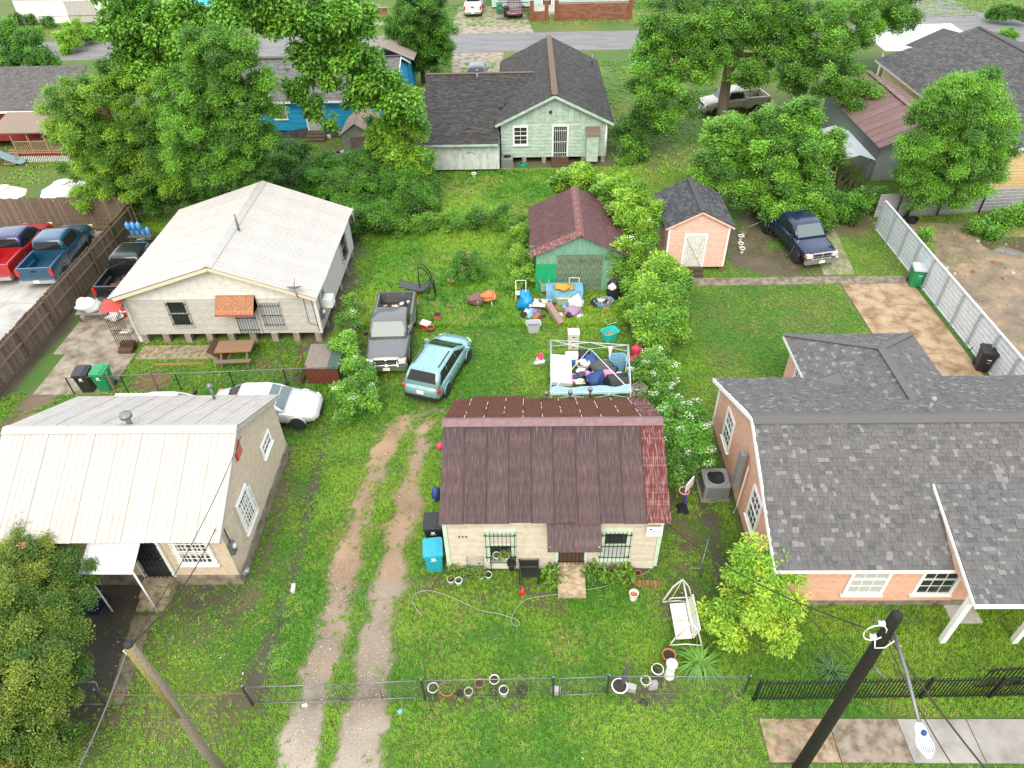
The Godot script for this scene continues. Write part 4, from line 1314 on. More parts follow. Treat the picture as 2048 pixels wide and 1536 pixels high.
func house_mint():
	var r = site("wood_house", "mint green board house with charcoal shingle roofs and a low side wing", "house", Vector3(0, 0, -54))
	mat("mint_a", S(0.395, 0.517, 0.442), 0.8, "mottle", Vector3(0.3, 0.8, 0.3))
	mat("mint_b", S(0.423, 0.545, 0.47), 0.8, "mottle", Vector3(0.4, 0.6, 0.4))
	mat("mint_wing", S(0.56, 0.62, 0.60), 0.8, "mottle", Vector3(0.6, 0.25, 0.6))
	var tones = []
	for t in [0.038, 0.045, 0.052, 0.062, 0.075]:
		tones.append(Color(t * 1.05, t, t * 0.98))
	var x0 = -1.75
	var x1 = 5.6
	var zf = -48.3
	var zb = -62.0
	var xm = 1.92
	gable_core(r, "mint_a", x0, x1, zb, zf, 0.45, 2.95, 4.6, false)
	siding(r, ["mint_a", "mint_b"], Vector3(x0, 0.45, zf), Vector3(x1, 0.45, zf), 2.85, 0.24, Vector3(0, 0, 1))
	for k in 18:
		var x = x0 + 0.25 + k * 0.4
		var yt = 2.9 + 1.65 * (1 - absf(x + 0.18 - xm) / 3.7)
		if yt > 3.0:
			block("gable_board", r, ["mint_a", "mint_b"][k % 2], x, x + 0.38, 2.86, yt, zf + 0.01, zf + 0.035 + 0.006 * (k % 2))
	piers(r, "concrete", x0 + 0.2, x1 - 0.2, zf - 0.1, 0.45, 6)
	var zfr = zf + 0.4
	var zbr = zb - 0.3
	for s in [-1, 1]:
		var e = Vector3(xm + s * 4.05, 2.85, zbr if s > 0 else zfr)
		var uu = Vector3(0, 0, 1) if s > 0 else Vector3(0, 0, -1)
		var upv = slope(Vector3(xm + s * 4.05, 2.85, 0), Vector3(xm, 4.78, 0))
		roof_slab(r, "deck_dark", e, uu, upv, zfr - zbr, 4.48)
		shingles(r, e, uu, upv, zfr - zbr, 4.48, 0.33, 0.2, tones)
		beam("rake_trim", r, "mint_b", Vector3(xm, 4.7, zfr), Vector3(xm + s * 4.03, 2.78, zfr), 0.04, 0.17)
	var rcap = pc("ridge_cap", r, "wood_grey3", Vector3(xm, 4.84, (zfr + zbr) / 2), Vector3(0.42, 0.03, zfr - zbr))
	# low wing to the left
	var wf = -46.75
	block("wing_wall", r, "mint_wing", -7.05, x0 - 0.12, 0.3, 2.15, -55, wf)
	for k in 13:
		var x = -7.05 + k * 0.398
		block("wing_board", r, "mint_wing", x, x + 0.385, 0.28, 2.12, wf, wf + 0.02 + 0.006 * (k % 2))
	var e = Vector3(-7.4, 2.15, wf + 0.35)
	var t = Vector3(-7.4, 4.15, -54.9)
	var upw = slope(e, t)
	roof_slab(r, "deck_dark", e, Vector3.RIGHT, upw, 5.5, (t - e).length())
	shingles(r, e, Vector3.RIGHT, upw, 8.9, (t - e).length(), 0.33, 0.2, tones, func(a, b): return a < 5.5 or (b > 4.0 and a < 5.5 + (b - 4.0) * 0.78))
	var e2 = Vector3(-7.4, 2.9, -58.5)
	roof_slab(r, "deck_dark", e2, Vector3.RIGHT, slope(e2, t), 6.5, (t - e2).length())
	pc("wing_ridge", r, "wood_grey3", Vector3(-3.4, 4.2, -54.9), Vector3(8.0, 0.05, 0.3))
	pc("wing_gutter", r, "mint_b", Vector3(-4.65, 2.1, wf + 0.37), Vector3(5.5, 0.13, 0.06))
	pipe(r, "galv", P(955, 165, 3.85), 0.75, 0.07, 0.11)
	pipe(r, "galv", P(1184, 128, 3.2), 0.7, 0.06)
	# openings
	window(r, Vector3(-0.4, 2.0, zf + 0.03), Vector3(0, 0, 1), 1.05, 1.35, "white", "glass", 2, 2, 0.1)
	mat("white_bars", S(0.75, 0.76, 0.76), 0.5)
	var d = door(r, Vector3(2.35, 1.55, zf + 0.03), Vector3(0, 0, 1), 0.95, 2.1, "white", "glass", "white_bars")
	pc("porch_light", r, "dark", Vector3(1.65, 3.6, zf + 0.1), Vector3(0.18, 0.16, 0.14))
	for k in 3:
		block("step", r, "wood_brown", 1.75, 2.95, 0.0, 0.42 - k * 0.13, zf + 0.03 + k * 0.28, zf + 0.31 + k * 0.28)
	block("closet", r, "mint_b", 4.15, 4.95, 0.35, 2.3, zf + 0.02, zf + 0.75)
	corr(r, "wood_grey", Vector3(4.05, 2.55, zf + 0.02), Vector3.RIGHT, slope(Vector3(0, 2.55, 0), Vector3(0, 2.25, 0.9)), 1.0, 0.95, 0.1, 0.012, 0.0, "closet_roof")
	rod("downspout", r, "white", [Vector3(5.5, 2.7, zf + 0.1), Vector3(5.5, 0.3, zf + 0.1)], 0.05)
	for q in [[925, 250, 0.9], [945, 255, 0.7], [905, 275, 0.5], [930, 280, 0.6]]:
		var pp = P(q[0], q[1], 2.9)
		pp.y = 2.15 + (wf + 0.35 - pp.z) * 0.244 + 0.06
		rod("fallen_twig", r, "bark", [pp, pp + Vector3(q[2] * 0.5, 0.06, -0.2), pp + Vector3(q[2], 0.02, 0.1)], 0.025, 5)
	return r
func house_blue():
	var r = site("cabin", "bright blue boarded house with grey shingle roof and black skirting", "house", Vector3(-16, 0, -57))
	mat("blue_a", S(0.01, 0.30, 0.58), 0.7, "dust", 0.5)
	mat("blue_b", S(0.012, 0.33, 0.62), 0.7, "dust", 0.4)
	var tones = []
	for t in [0.15, 0.18, 0.2, 0.23]:
		tones.append(Color(t, t * 0.98, t * 0.97))
	var x0 = -22.0
	var x1 = -9.95
	var zf = -53.8
	var zb = -62.2
	gable_core(r, "blue_a", x0, x1, zb, zf, 0.55, 2.85, 4.4, true)
	siding(r, ["blue_a", "blue_b"], Vector3(x0, 0.6, zf), Vector3(x1, 0.6, zf), 2.8, 0.2, Vector3(0, 0, 1))
	siding(r, ["blue_a", "blue_b"], Vector3(x1, 0.6, zb), Vector3(x1, 0.6, zf), 2.85, 0.2, Vector3(1, 0, 0), 4.4)
	for x in [-12.75, x1, x0]:
		pc("corner_trim", r, "white", Vector3(x, 1.7, zf + 0.03), Vector3(0.12, 2.2, 0.08))
	var sk = sg()
	var n = 40
	for k in n:
		var xa = lerpf(x0, x1, float(k) / n)
		var xb = lerpf(x0, x1, float(k + 1) / n)
		quad(sk, Vector3(xa, 0, zf + 0.1 + 0.06 * sin(k * 1.7)), Vector3(xb, 0, zf + 0.1 + 0.06 * sin(k * 1.7 + 1.7)), Vector3(xb, 0.62 + 0.12 * sin(k * 0.5), zf + 0.04), Vector3(xa, 0.62 + 0.12 * sin(k * 0.5 - 0.5), zf + 0.04))
	obj("skirting_sheet", sk, "fabric_grey", r)
	var rg = Vector3(x0 - 0.2, 4.62, -58.0)
	var e = Vector3(x0 - 0.2, 2.85, -53.4)
	var up = slope(e, rg)
	roof_slab(r, "deck_grey", e, Vector3.RIGHT, up, 12.5, (rg - e).length())
	shingles(r, e, Vector3.RIGHT, up, 12.5, (rg - e).length(), 0.33, 0.2, tones)
	var eb = Vector3(x0 - 0.2, 2.85, -62.6)
	roof_slab(r, "deck_grey", eb, Vector3.RIGHT, slope(eb, rg), 12.5, (rg - eb).length())
	pc("ridge_cap", r, "deck_dark", Vector3(-15.9, 4.68, -58.0), Vector3(12.5, 0.04, 0.3))
	pc("fascia", r, "white", Vector3(-15.9, 2.8, -53.38), Vector3(12.5, 0.14, 0.04))
	beam("rake_trim", r, "white", Vector3(-9.68, 2.8, -53.4), Vector3(-9.68, 4.55, -58), 0.04, 0.14)
	beam("rake_trim", r, "white", Vector3(-9.68, 2.8, -62.6), Vector3(-9.68, 4.55, -58), 0.04, 0.14)
	var shutter = sg()
	pc("shuttered_window", r, "wood_grey", Vector3(-18.65, 2.1, zf + 0.06), Vector3(0.8, 1.15, 0.06))
	for k in 5:
		pc("shutter_slat", r, "wood_grey2", Vector3(-18.65, 1.65 + k * 0.22, zf + 0.1), Vector3(0.76, 0.17, 0.03))
	window(r, Vector3(-18.65, 2.1, zf + 0.01), Vector3(0, 0, 1), 1.0, 1.3, "white", "glass", 1, 1, 0.09)
	door(r, Vector3(-16.2, 1.55, zf + 0.03), Vector3(0, 0, 1), 0.95, 2.0, "white", "glass_pale")
	for k in 3:
		block("step", r, "wood_grey3", -16.9, -15.4, 0, 0.5 - k * 0.16, zf + 0.12 + k * 0.3, zf + 0.42 + k * 0.3)
	# porch roof towards the far street
	mat("porch_brown", S(0.22, 0.19, 0.17), 0.8)
	var pr = Vector3(-11.6, 4.2, -66.5)
	for s in [-1, 1]:
		metal_roof(r, ["porch_brown"], pr + Vector3(0, 0, 0), Vector3(0, 0, 1), slope(pr, pr + Vector3(s * 2.3, -1.0, 0)), 4.6, 2.5, 0.92, 0.23, 0.02, 0.7)
	block("porch_wall", r, "blue_b", -13.4, -9.9, 0.2, 3.2, -66.0, -62.4)
	return r
func house_red():
	var r = site("red_cabin", "dark red cabin with shingle roof and a wooden porch behind the tree", "house", Vector3(-38, 0, -54))
	mat("barn_red", S(0.22, 0.012, 0.02), 0.75, "dust", 1)
	mat("roof_tan", S(0.34, 0.26, 0.20), 0.9, "grain", 2)
	mat("pale_wood", S(0.60, 0.47, 0.33), 0.8, "wood", 1.5)
	block("wall", r, "barn_red", -44, -34.2, 0.6, 2.95, -58.5, -52.6)
	var tones = []
	for t in [0.12, 0.14, 0.16]:
		tones.append(Color(t * 1.05, t, t))
	var e = Vector3(-44, 2.85, -52.4)
	var rg = Vector3(-44, 4.6, -57.3)
	roof_slab(r, "deck_grey", e, Vector3.RIGHT, slope(e, rg), 9.9, (rg - e).length())
	shingles(r, e, Vector3.RIGHT, slope(e, rg), 9.9, (rg - e).length(), 0.33, 0.2, tones)
	pc("fascia", r, "white", Vector3(-39, 2.8, -52.38), Vector3(9.9, 0.14, 0.04))
	var pe = Vector3(-38.5, 2.3, -49.6)
	var pt = Vector3(-38.5, 2.85, -52.5)
	roof_slab(r, "roof_tan", pe, Vector3.RIGHT, slope(pe, pt), 5.4, (pt - pe).length(), 0.08, "porch_roof")
	block("porch_deck", r, "pale_wood", -37.5, -33.6, 0.65, 0.75, -52.6, -49.9)
	block("porch_skirt", r, "barn_red", -37.4, -33.7, 0.45, 0.64, -50.05, -49.95)
	for k in 4:
		pc("porch_post", r, "pale_wood", Vector3(-37.3 + k * 1.2, 1.5, -49.9), Vector3(0.1, 1.7, 0.1))
	for y in [0.85, 1.55]:
		pc("rail", r, "pale_wood", Vector3(-35.5, y, -49.9), Vector3(3.6, 0.07, 0.07))
	for k in 24:
		pc("baluster", r, "pale_wood", Vector3(-37.15 + k * 0.145, 1.2, -49.9), Vector3(0.05, 0.66, 0.05))
	for k in 22:
		for s in [-1, 1]:
			pc("lattice_slat", r, "white", Vector3(-37.3 + k * 0.17, 0.24, -49.88 + 0.01 * s), Vector3(0.03, 0.6, 0.01), Basis(Vector3.BACK, s * 0.7))
	for k in 6:
		pc("stair_tread", r, "pale_wood", Vector3(-37.85, 0.15 + k * 0.12, -49.3 - k * 0.22), Vector3(0.9, 0.04, 0.2))
	return r
func house_right_far():
	var r = site("long_house", "yellow sided house under a wide charcoal shingle roof behind the fence", "house", Vector3(35, 0, -54))
	mat("yellow_side", S(0.62, 0.46, 0.24), 0.75, "dust", 0.5)
	var tones = []
	for t in [0.075, 0.09, 0.1, 0.115, 0.14]:
		tones.append(Color(t, t * 1.0, t * 1.02))
	block("wall", r, "yellow_side", 29.3, 44, 0.1, 2.9, -61, -42.4)
	siding(r, ["yellow_side"], Vector3(29.3, 0.1, -42.4), Vector3(38, 0.1, -42.4), 2.85, 0.2, Vector3(0, 0, 1))
	pc("corner_trim", r, "white", Vector3(29.3, 1.5, -42.4), Vector3(0.13, 2.8, 0.13))
	var e = Vector3(28.6, 2.75, -41.9)
	var rg = Vector3(36.0, 5.05, -41.9)
	var uu = Vector3(0, 0, -1)
	var ln = (rg - e).length()
	roof_slab(r, "deck_dark", e, uu, slope(e, rg), 19.5, ln)
	shingles(r, e, uu, slope(e, rg), 19.5, ln, 0.4, 0.22, tones)
	var e2 = Vector3(43.4, 2.75, -41.9)
	roof_slab(r, "deck_dark", e2, uu, slope(e2, rg), 19.5, ln)
	beam("eave_trim", r, "offwhite", e + Vector3(0, -0.08, 0), e + Vector3(0, -0.08, -19.5), 0.04, 0.15)
	beam("rake_trim", r, "white", e + Vector3(0, -0.06, 0), rg + Vector3(0, -0.06, 0), 0.04, 0.16)
	beam("ridge_cap", r, "deck_dark", rg + Vector3(0, 0.03, 0), rg + Vector3(0, 0.03, -19.5), 0.3, 0.03)
	# cross gable towards the carport
	var c = sg()
	var a = Vector3(34.2, 4.55, -63.2)
	quad(c, Vector3(31.2, 3.45, -62.6), Vector3(32.0, 3.6, -60.5), Vector3(35.0, 4.75, -60.0), a)
	quad(c, a, Vector3(35.0, 4.75, -60.0), Vector3(38.5, 3.6, -60.5), Vector3(37.5, 3.45, -62.8))
	obj("cross_gable", c, "deck_dark", r)
	var w = site("carport", "white ribbed metal carport roof behind the charcoal roofed house", "carport", Vector3(33.5, 0, -66))
	mat("carport_white", S(0.66, 0.68, 0.68), 0.5, "dust", 0.4)
	metal_roof(w, ["carport_white"], Vector3(29.6, 3.35, -69.3), Vector3.RIGHT, slope(Vector3(0, 3.35, -69.3), Vector3(0, 3.1, -62.4)), 8.4, 7.0, 1.05, 0.21, 0.03, 0.6)
	for q in [[29.8, -69], [37.8, -69], [29.8, -62.8], [37.8, -62.8]]:
		pc("post", w, "white", Vector3(q[0], 1.6, q[1]), Vector3(0.12, 3.2, 0.12))
	# rust-brown tin shed and its lean-to of grey tin
	var b = site("barn", "brown sheet metal barn with grey corrugated side wall beside the charcoal roof", "shed", Vector3(24.5, 0, -49))
	mat("brown_sheet", S(0.19, 0.115, 0.11), 0.7, "mottle", Vector3(0.15, 0.15, 0.6))
	mat("brown_sheet2", S(0.21, 0.13, 0.125), 0.7, "mottle", Vector3(0.2, 0.2, 0.5))
	mat("grey_tin", S(0.36, 0.40, 0.41), 0.5, "dust", 0.8, 0.4)
	var rd = Vector3(25.45, 3.7, -55.3)
	metal_roof(b, ["brown_sheet", "brown_sheet2"], rd, Vector3(0, 0, 1), slope(rd, Vector3(22.5, 2.4, -55.3)), 11.2, 3.25, 0.93, 0.93, 0.03, 0.94)
	metal_roof(b, ["brown_sheet", "brown_sheet2"], rd, Vector3(0, 0, 1), slope(rd, Vector3(28.3, 2.45, -55.3)), 11.2, 3.1, 0.93, 0.93, 0.03, 0.94)
	beam("ridge_cap", b, "brown_sheet2", rd + Vector3(0, 0.05, 0), rd + Vector3(0, 0.05, 11.2), 0.35, 0.03)
	block("wall", b, "grey_tin", 22.8, 28.0, 0, 2.4, -55.1, -44.6)
	for k in 8:
		corr(b, "grey_tin", Vector3(22.76, 2.38, -55 + k * 1.3), Vector3(0, 0, 1), Vector3.DOWN, 1.3, 2.36, 0.13, 0.03, 0.0, "wall_sheet")
	var gb = sg()
	tri(gb, Vector3(22.8, 2.4, -44.59), Vector3(28.0, 2.4, -44.59), Vector3(25.45, 3.6, -44.59))
	obj("gable_panel", gb, "grey_tin", b)
	var s = site("lean_to", "small grey corrugated tin shelter with open front over a brush pile", "shelter", Vector3(20.4, 0, -45))
	var sr = Vector3(20.6, 2.65, -47.4)
	for q in [-1.25, 1.1]:
		metal_roof(s, ["grey_tin"], sr, Vector3(0, 0, 1), slope(sr, sr + Vector3(q, -0.38, 0)), 4.9, absf(q) * 1.05, 0.7, 0.14, 0.022)
	for q in [[19.5, -42.7], [21.5, -42.7], [19.5, -47.1], [21.5, -47.1]]:
		rod("post", s, "bark_pale", [Vector3(q[0], 0, q[1]), Vector3(q[0], 2.3, q[1])], 0.05)
	block("back_wall", s, "grey_tin", 19.4, 21.6, 0, 2.2, -47.3, -47.2)
	block("side_wall", s, "grey_tin", 19.35, 19.42, 0, 2.1, -47.2, -43.2)
	var bp = thing("brush_pile", "heap of cut branches piled under the tin shelter", "branches", Vector3(20.5, 0, -43.3))
	for k in 46:
		var a0 = Vector3(rr(-0.9, 0.9), 0.02, rr(-1.6, 0.7))
		var b0 = a0 + Vector3(rr(-0.8, 0.8), rr(0.5, 1.7), rr(-0.6, 0.6))
		rod("branch", bp, "bark_pale" if k % 3 == 0 else "bark", [a0, (a0 + b0) / 2 + Vector3(rr(-0.1, 0.1), 0, rr(-0.1, 0.1)), b0], [0.03, 0.022, 0.008], 4)
	return r
func small_far_shed():
	var r = site("tool_shed", "small brown roofed tool shed half hidden by the trees beside the blue house", "shed", Vector3(-11.9, 0, -50.6))
	mat("shed_brown", S(0.30, 0.22, 0.19), 0.8, "mottle", 0.6)
	mat("shed_grey", S(0.42, 0.42, 0.40), 0.8, "mottle", 0.6)
	gable_core(r, "shed_grey", -13.1, -10.9, -52.6, -49.2, 0.05, 1.9, 2.6, false)
	for s in [-1, 1]:
		var rd = Vector3(-12.0, 2.72, -52.8)
		metal_roof(r, ["shed_brown"], rd, Vector3(0, 0, 1), slope(rd, rd + Vector3(s * 1.25, -0.85, 0)), 3.8, 1.55, 0.95, 0.24, 0.015, 0.7)
	block("door", r, "shed_brown", -12.5, -11.5, 0.08, 1.75, -49.19, -49.15)
	return r
func far_side():
	# across the street
	var h = site("town_house", "pale teal house behind a brick garden wall across the street", "house", Vector3(3, 0, -98))
	mat("teal_wall", S(0.45, 0.62, 0.60), 0.8, "dust", 0.4)
	mat("roof_far", S(0.2, 0.19, 0.18), 0.9, "grain", 1)
	block("wall", h, "teal_wall", -4, 12, 0.2, 3.2, -104, -93.5)
	siding(h, ["teal_wall"], Vector3(-4, 0.2, -93.5), Vector3(12, 0.2, -93.5), 3.2, 0.25, Vector3(0, 0, 1))
	var e = Vector3(-4.6, 3.1, -92.8)
	roof_slab(h, "roof_far", e, Vector3.RIGHT, slope(e, Vector3(-4.6, 5.5, -98.5)), 17.2, 6.3)
	for q in [-2.6, 6.5, 9.3]:
		window(h, Vector3(q, 1.7, -93.46), Vector3(0, 0, 1), 1.2, 1.4, "white", "glass", 2, 2, 0.1)
	door(h, Vector3(2.6, 1.25, -93.46), Vector3(0, 0, 1), 1.0, 2.1, "white", "wood_brown")
	block("porch_slab", h, "concrete_pale", 0.6, 3.4, 0, 0.35, -93.4, -90)
	for x in [0.7, 3.3]:
		pc("porch_post", h, "white", Vector3(x, 1.8, -90.2), Vector3(0.12, 2.9, 0.12))
	var g = site("brick_wall", "red brick garden wall with square pillars in front of teal house", "wall", Vector3(7, 0, -87.5))
	mat("coping", S(0.40, 0.36, 0.32), 0.9, "mottle", 1)
	for seg in [[3.7, 11.6, 1.85], [0.95, 2.2, 1.0]]:
		var rows = int(seg[2] / 0.19)
		block("core", g, "coping", seg[0], seg[1], 0.0, seg[2] - 0.02, -87.55, -87.35)
		for j in rows:
			var x = seg[0] - (0.25 if j % 2 else 0.0)
			while x < seg[1]:
				var xa = maxf(x, seg[0])
				var xb = minf(x + 0.5, seg[1])
				if xb - xa > 0.08:
					block("brick", g, ["brick", "brick2"][rng.randi() % 2], xa + 0.012, xb - 0.012, j * 0.19 + 0.012, j * 0.19 + 0.178, -87.36, -87.32)
				x += 0.5
		block("coping", g, "coping", seg[0] - 0.05, seg[1] + 0.05, seg[2], seg[2] + 0.06, -87.6, -87.28)
	for x in [0.75, 2.4, 3.5, 11.8]:
		block("pillar", g, "brick", x - 0.22, x + 0.22, 0, 2.1, -87.65, -87.22)
		block("pillar_cap", g, "coping", x - 0.27, x + 0.27, 2.1, 2.18, -87.7, -87.17)
	var g2 = site("brick_wall", "short red brick wall beside the round street oak", "wall", Vector3(-17.5, 0, -87.5))
	block("core", g2, "coping", -19, -15.5, 0, 1.7, -87.6, -87.4)
	for j in 9:
		for k in 7:
			block("brick", g2, ["brick", "brick2"][rng.randi() % 2], -19 + k * 0.5 + 0.012, -18.5 + k * 0.5 - 0.012, j * 0.19 + 0.012, j * 0.19 + 0.178, -87.41, -87.37)
	block("footing", g2, "concrete_pale", -19.2, -15.3, 0, 0.25, -87.3, -86.9)
	var wg = site("garage", "white walled garage beyond the scrub across the street", "garage", Vector3(-53, 0, -92))
	block("wall", wg, "white", -60, -47, 0, 3, -98, -91)
	var e3 = Vector3(-60.5, 2.9, -90.6)
	roof_slab(wg, "roof_far", e3, Vector3.RIGHT, slope(e3, Vector3(-60.5, 4.6, -96)), 14, 5.6)
	block("door", wg, "clap_a", -54, -50.5, 0.02, 2.3, -90.99, -90.93)
	var pl = site("blue_tent", "bright blue canopy with white legs on the lawn across the street", "tent", Vector3(-37.2, 0, -90))
	mat("pool_blue", S(0.03, 0.45, 0.72), 0.6)
	var st = sg()
	loft(st, [[Vector3(-40, 2.0, -88.6), Vector3(-34.6, 2.0, -88.6), Vector3(-34.6, 2.0, -93), Vector3(-40, 2.0, -93)], [Vector3(-38.2, 3.0, -90.6), Vector3(-36.4, 3.0, -90.6), Vector3(-36.4, 3.0, -91.2), Vector3(-38.2, 3.0, -91.2)]])
	obj("cover", st, "pool_blue", pl)
	for q in [[-39.9, -88.7], [-34.7, -88.7], [-39.9, -92.9], [-34.7, -92.9]]:
		rod("leg", pl, "white", [Vector3(q[0], 0, q[1]), Vector3(q[0], 2.0, q[1])], 0.05)

# ---------- vehicles: length along z, front at +z ----------
func body_ring(z, hw, yb, ys, yt, crown = 0.03, tuck = 0.93):
	var a = []
	var right = [[0.0, yb], [hw * 0.86, yb], [hw * 0.985, yb + (ys - yb) * 0.25], [hw, yb + (ys - yb) * 0.7], [hw * 0.985, ys], [hw * tuck, yt], [hw * 0.5, yt + crown * 0.8]]
	for p in right:
		a.append(Vector3(p[0], p[1], z))
	a.append(Vector3(0, yt + crown, z))
	for i in range(right.size() - 1, 0, -1):
		a.append(Vector3(-right[i][0], right[i][1], z))
	return a
func cabin_ring(y, z0, z1, hw, rnd):
	# plan outline at height y: front z1, back z0
	var a = []
	for q in [[1, 1], [-1, 1], [-1, -1], [1, -1]]:
		var cx = q[0] * (hw - rnd)
		var cz = (z1 - rnd) if q[1] > 0 else (z0 + rnd)
		var s = {"1,1": 0.0, "-1,1": PI / 2, "-1,-1": PI, "1,-1": PI * 1.5}["%d,%d" % [q[0], q[1]]]
		for t in 3:
			var an = s + t * PI / 4
			a.append(Vector3(cx + cos(an) * rnd, y, cz + sin(an) * rnd))
	a.reverse()
	return a
func glass_quad(called, parent, m, pts, push: Vector3):
	var st = sg()
	quad(st, pts[0] + push, pts[1] + push, pts[2] + push, pts[3] + push)
	# thickness so that the pane is a body, not a sheet
	quad(st, pts[3], pts[2], pts[1], pts[0])
	for i in 4:
		var k = (i + 1) % 4
		quad(st, pts[i], pts[k], pts[k] + push, pts[i] + push)
	return obj(called, st, m, parent)
func wheel(parent, at: Vector3, r, w, side, rimm = "rim", bare = false):
	var b = Basis(Vector3.BACK, -PI / 2 * side)
	var st = sg(true)
	lathe(st, [[r * 0.62, -w / 2], [r * 0.9, -w / 2], [r, -w * 0.32], [r, w * 0.32], [r * 0.9, w / 2], [r * 0.62, w / 2]], 20, Transform3D(b, at))
	var o = obj("wheel", st, "rubber", parent)
	var rs = sg()
	lathe(rs, [[0.01, w * 0.3], [r * 0.2, w * 0.38], [r * 0.3, w * 0.3], [r * 0.55, w * 0.36], [r * 0.64, w * 0.44]], 14, Transform3D(b, at))
	for k in 5:
		boxx(rs, at + b * (Basis(Vector3.UP, TAU * k / 5) * Vector3(r * 0.36, w * 0.4, 0)), Vector3(r * 0.5, w * 0.1, r * 0.16), b * Basis(Vector3.UP, TAU * k / 5))
	obj("rim", rs, rimm, o)
func vehicle(called, label, at, turn, m, d, group = ""):
	# d: kind, L, W (half), hood height, belt, roof, cabin z's
	var t = thing(called, label, d.get("cat", "car"), at, turn, group)
	var L = d.L
	var hw = d.W
	var f = L / 2
	var wr = d.get("wr", 0.34)
	var belt = d.belt
	var hood = d.hood
	var c1 = d.c1      # windshield foot (z)
	var c0 = d.c0      # back foot of the cabin
	var truck = d.has("bed")
	var yb = d.get("yb", 0.32)
	var st = sg(true)
	var rings = []
	var tail = c0 - 0.02 if truck else -f
	var deck = d.get("deck", belt)
	if truck:
		rings = [body_ring(tail, hw * 0.985, yb, belt - 0.12, belt, 0.0, 0.96), body_ring(tail + 0.05, hw, yb, belt - 0.12, belt, 0.0, 0.96), body_ring(c1 - 0.1, hw, yb, belt - 0.12, belt, 0.0, 0.96), body_ring(c1 + 0.05, hw * 0.99, yb, belt - 0.14, hood + 0.02, 0.05, 0.92), body_ring(f - 0.5, hw * 0.965, yb, hood - 0.14, hood - 0.03, 0.05, 0.88), body_ring(f - 0.16, hw * 0.93, yb + 0.02, hood - 0.2, hood - 0.1, 0.04, 0.84), body_ring(f - 0.05, hw * 0.9, yb + 0.06, hood - 0.3, hood - 0.2, 0.02, 0.86)]
	else:
		rings = [body_ring(-f, hw * 0.78, yb + 0.1, deck - 0.28, deck - 0.16, 0.02, 0.9), body_ring(-f + 0.12, hw * 0.9, yb, deck - 0.14, deck - 0.03, 0.02, 0.9), body_ring(-f + 0.55, hw * 0.98, yb, belt - 0.1, deck, 0.02, 0.93), body_ring(c0 + 0.5, hw, yb, belt - 0.1, belt, 0.0, 0.94), body_ring(0, hw, yb, belt - 0.12, belt, 0.0, 0.94), body_ring(c1 - 0.1, hw, yb, belt - 0.12, belt - 0.02, 0.0, 0.94), body_ring(c1 + 0.1, hw * 0.99, yb, belt - 0.15, hood + 0.03, 0.06, 0.9), body_ring(f - 0.55, hw * 0.95, yb, hood - 0.14, hood - 0.06, 0.06, 0.84), body_ring(f - 0.2, hw * 0.86, yb, hood - 0.26, hood - 0.16, 0.05, 0.8), body_ring(f - 0.04, hw * 0.66, yb + 0.05, hood - 0.36, hood - 0.28, 0.03, 0.85), body_ring(f, hw * 0.5, yb + 0.12, hood - 0.42, hood - 0.36, 0.02, 0.85)]
	loft(st, rings)
	obj("body", st, m, t)
	# cabin: pillars and roof as one shell, glass set into it
	var rf = d.roof
	var r0 = d.r0   # roof back
	var r1 = d.r1   # roof front
	var tw = hw * d.get("narrow", 0.8)
	var cs = sg(true)
	var cr = [cabin_ring(belt - 0.04, c0, c1, hw * 0.93, 0.1), cabin_ring(lerpf(belt, rf, 0.5), lerpf(c0, r0, 0.5), lerpf(c1, r1, 0.5), lerpf(hw * 0.93, tw, 0.45), 0.11), cabin_ring(rf - 0.07, r0, r1, tw, 0.14), cabin_ring(rf - 0.01, r0 + 0.09, r1 - 0.12, tw - 0.1, 0.14), cabin_ring(rf + 0.02, r0 + 0.35, r1 - 0.4, tw - 0.3, 0.14)]
	loft(cs, cr)
	obj("cabin", cs, d.get("cabin", m), t)
	var at_h = func(k): return [lerpf(belt, rf - 0.07, k), lerpf(c0, r0, k), lerpf(c1, r1, k), lerpf(hw * 0.93, tw, k)]
	var lo = at_h.call(0.1)
	var hi = at_h.call(0.92)
	var wn = slope(Vector3(0, lo[0], lo[2]), Vector3(0, hi[0], hi[2])).cross(Vector3.LEFT)
	glass_quad("windshield", t, d.get("ws", "windshield"), [Vector3(-lo[3] * 0.86, lo[0], lo[2]), Vector3(lo[3] * 0.86, lo[0], lo[2]), Vector3(hi[3] * 0.84, hi[0], hi[2]), Vector3(-hi[3] * 0.84, hi[0], hi[2])], wn * (0.03 if wn.z > 0 else -0.03))
	var rn = slope(Vector3(0, lo[0], lo[1]), Vector3(0, hi[0], hi[1])).cross(Vector3.RIGHT)
	var rlo = at_h.call(d.get("rw", 0.16))
	glass_quad("rear_window", t, "car_glass", [Vector3(rlo[3] * 0.84, rlo[0], rlo[1]), Vector3(-rlo[3] * 0.84, rlo[0], rlo[1]), Vector3(-hi[3] * 0.82, hi[0], hi[1]), Vector3(hi[3] * 0.82, hi[0], hi[1])], rn * (0.03 if rn.z < 0 else -0.03))
	var splits = d.get("doors", [0.1, 0.5, 0.9])
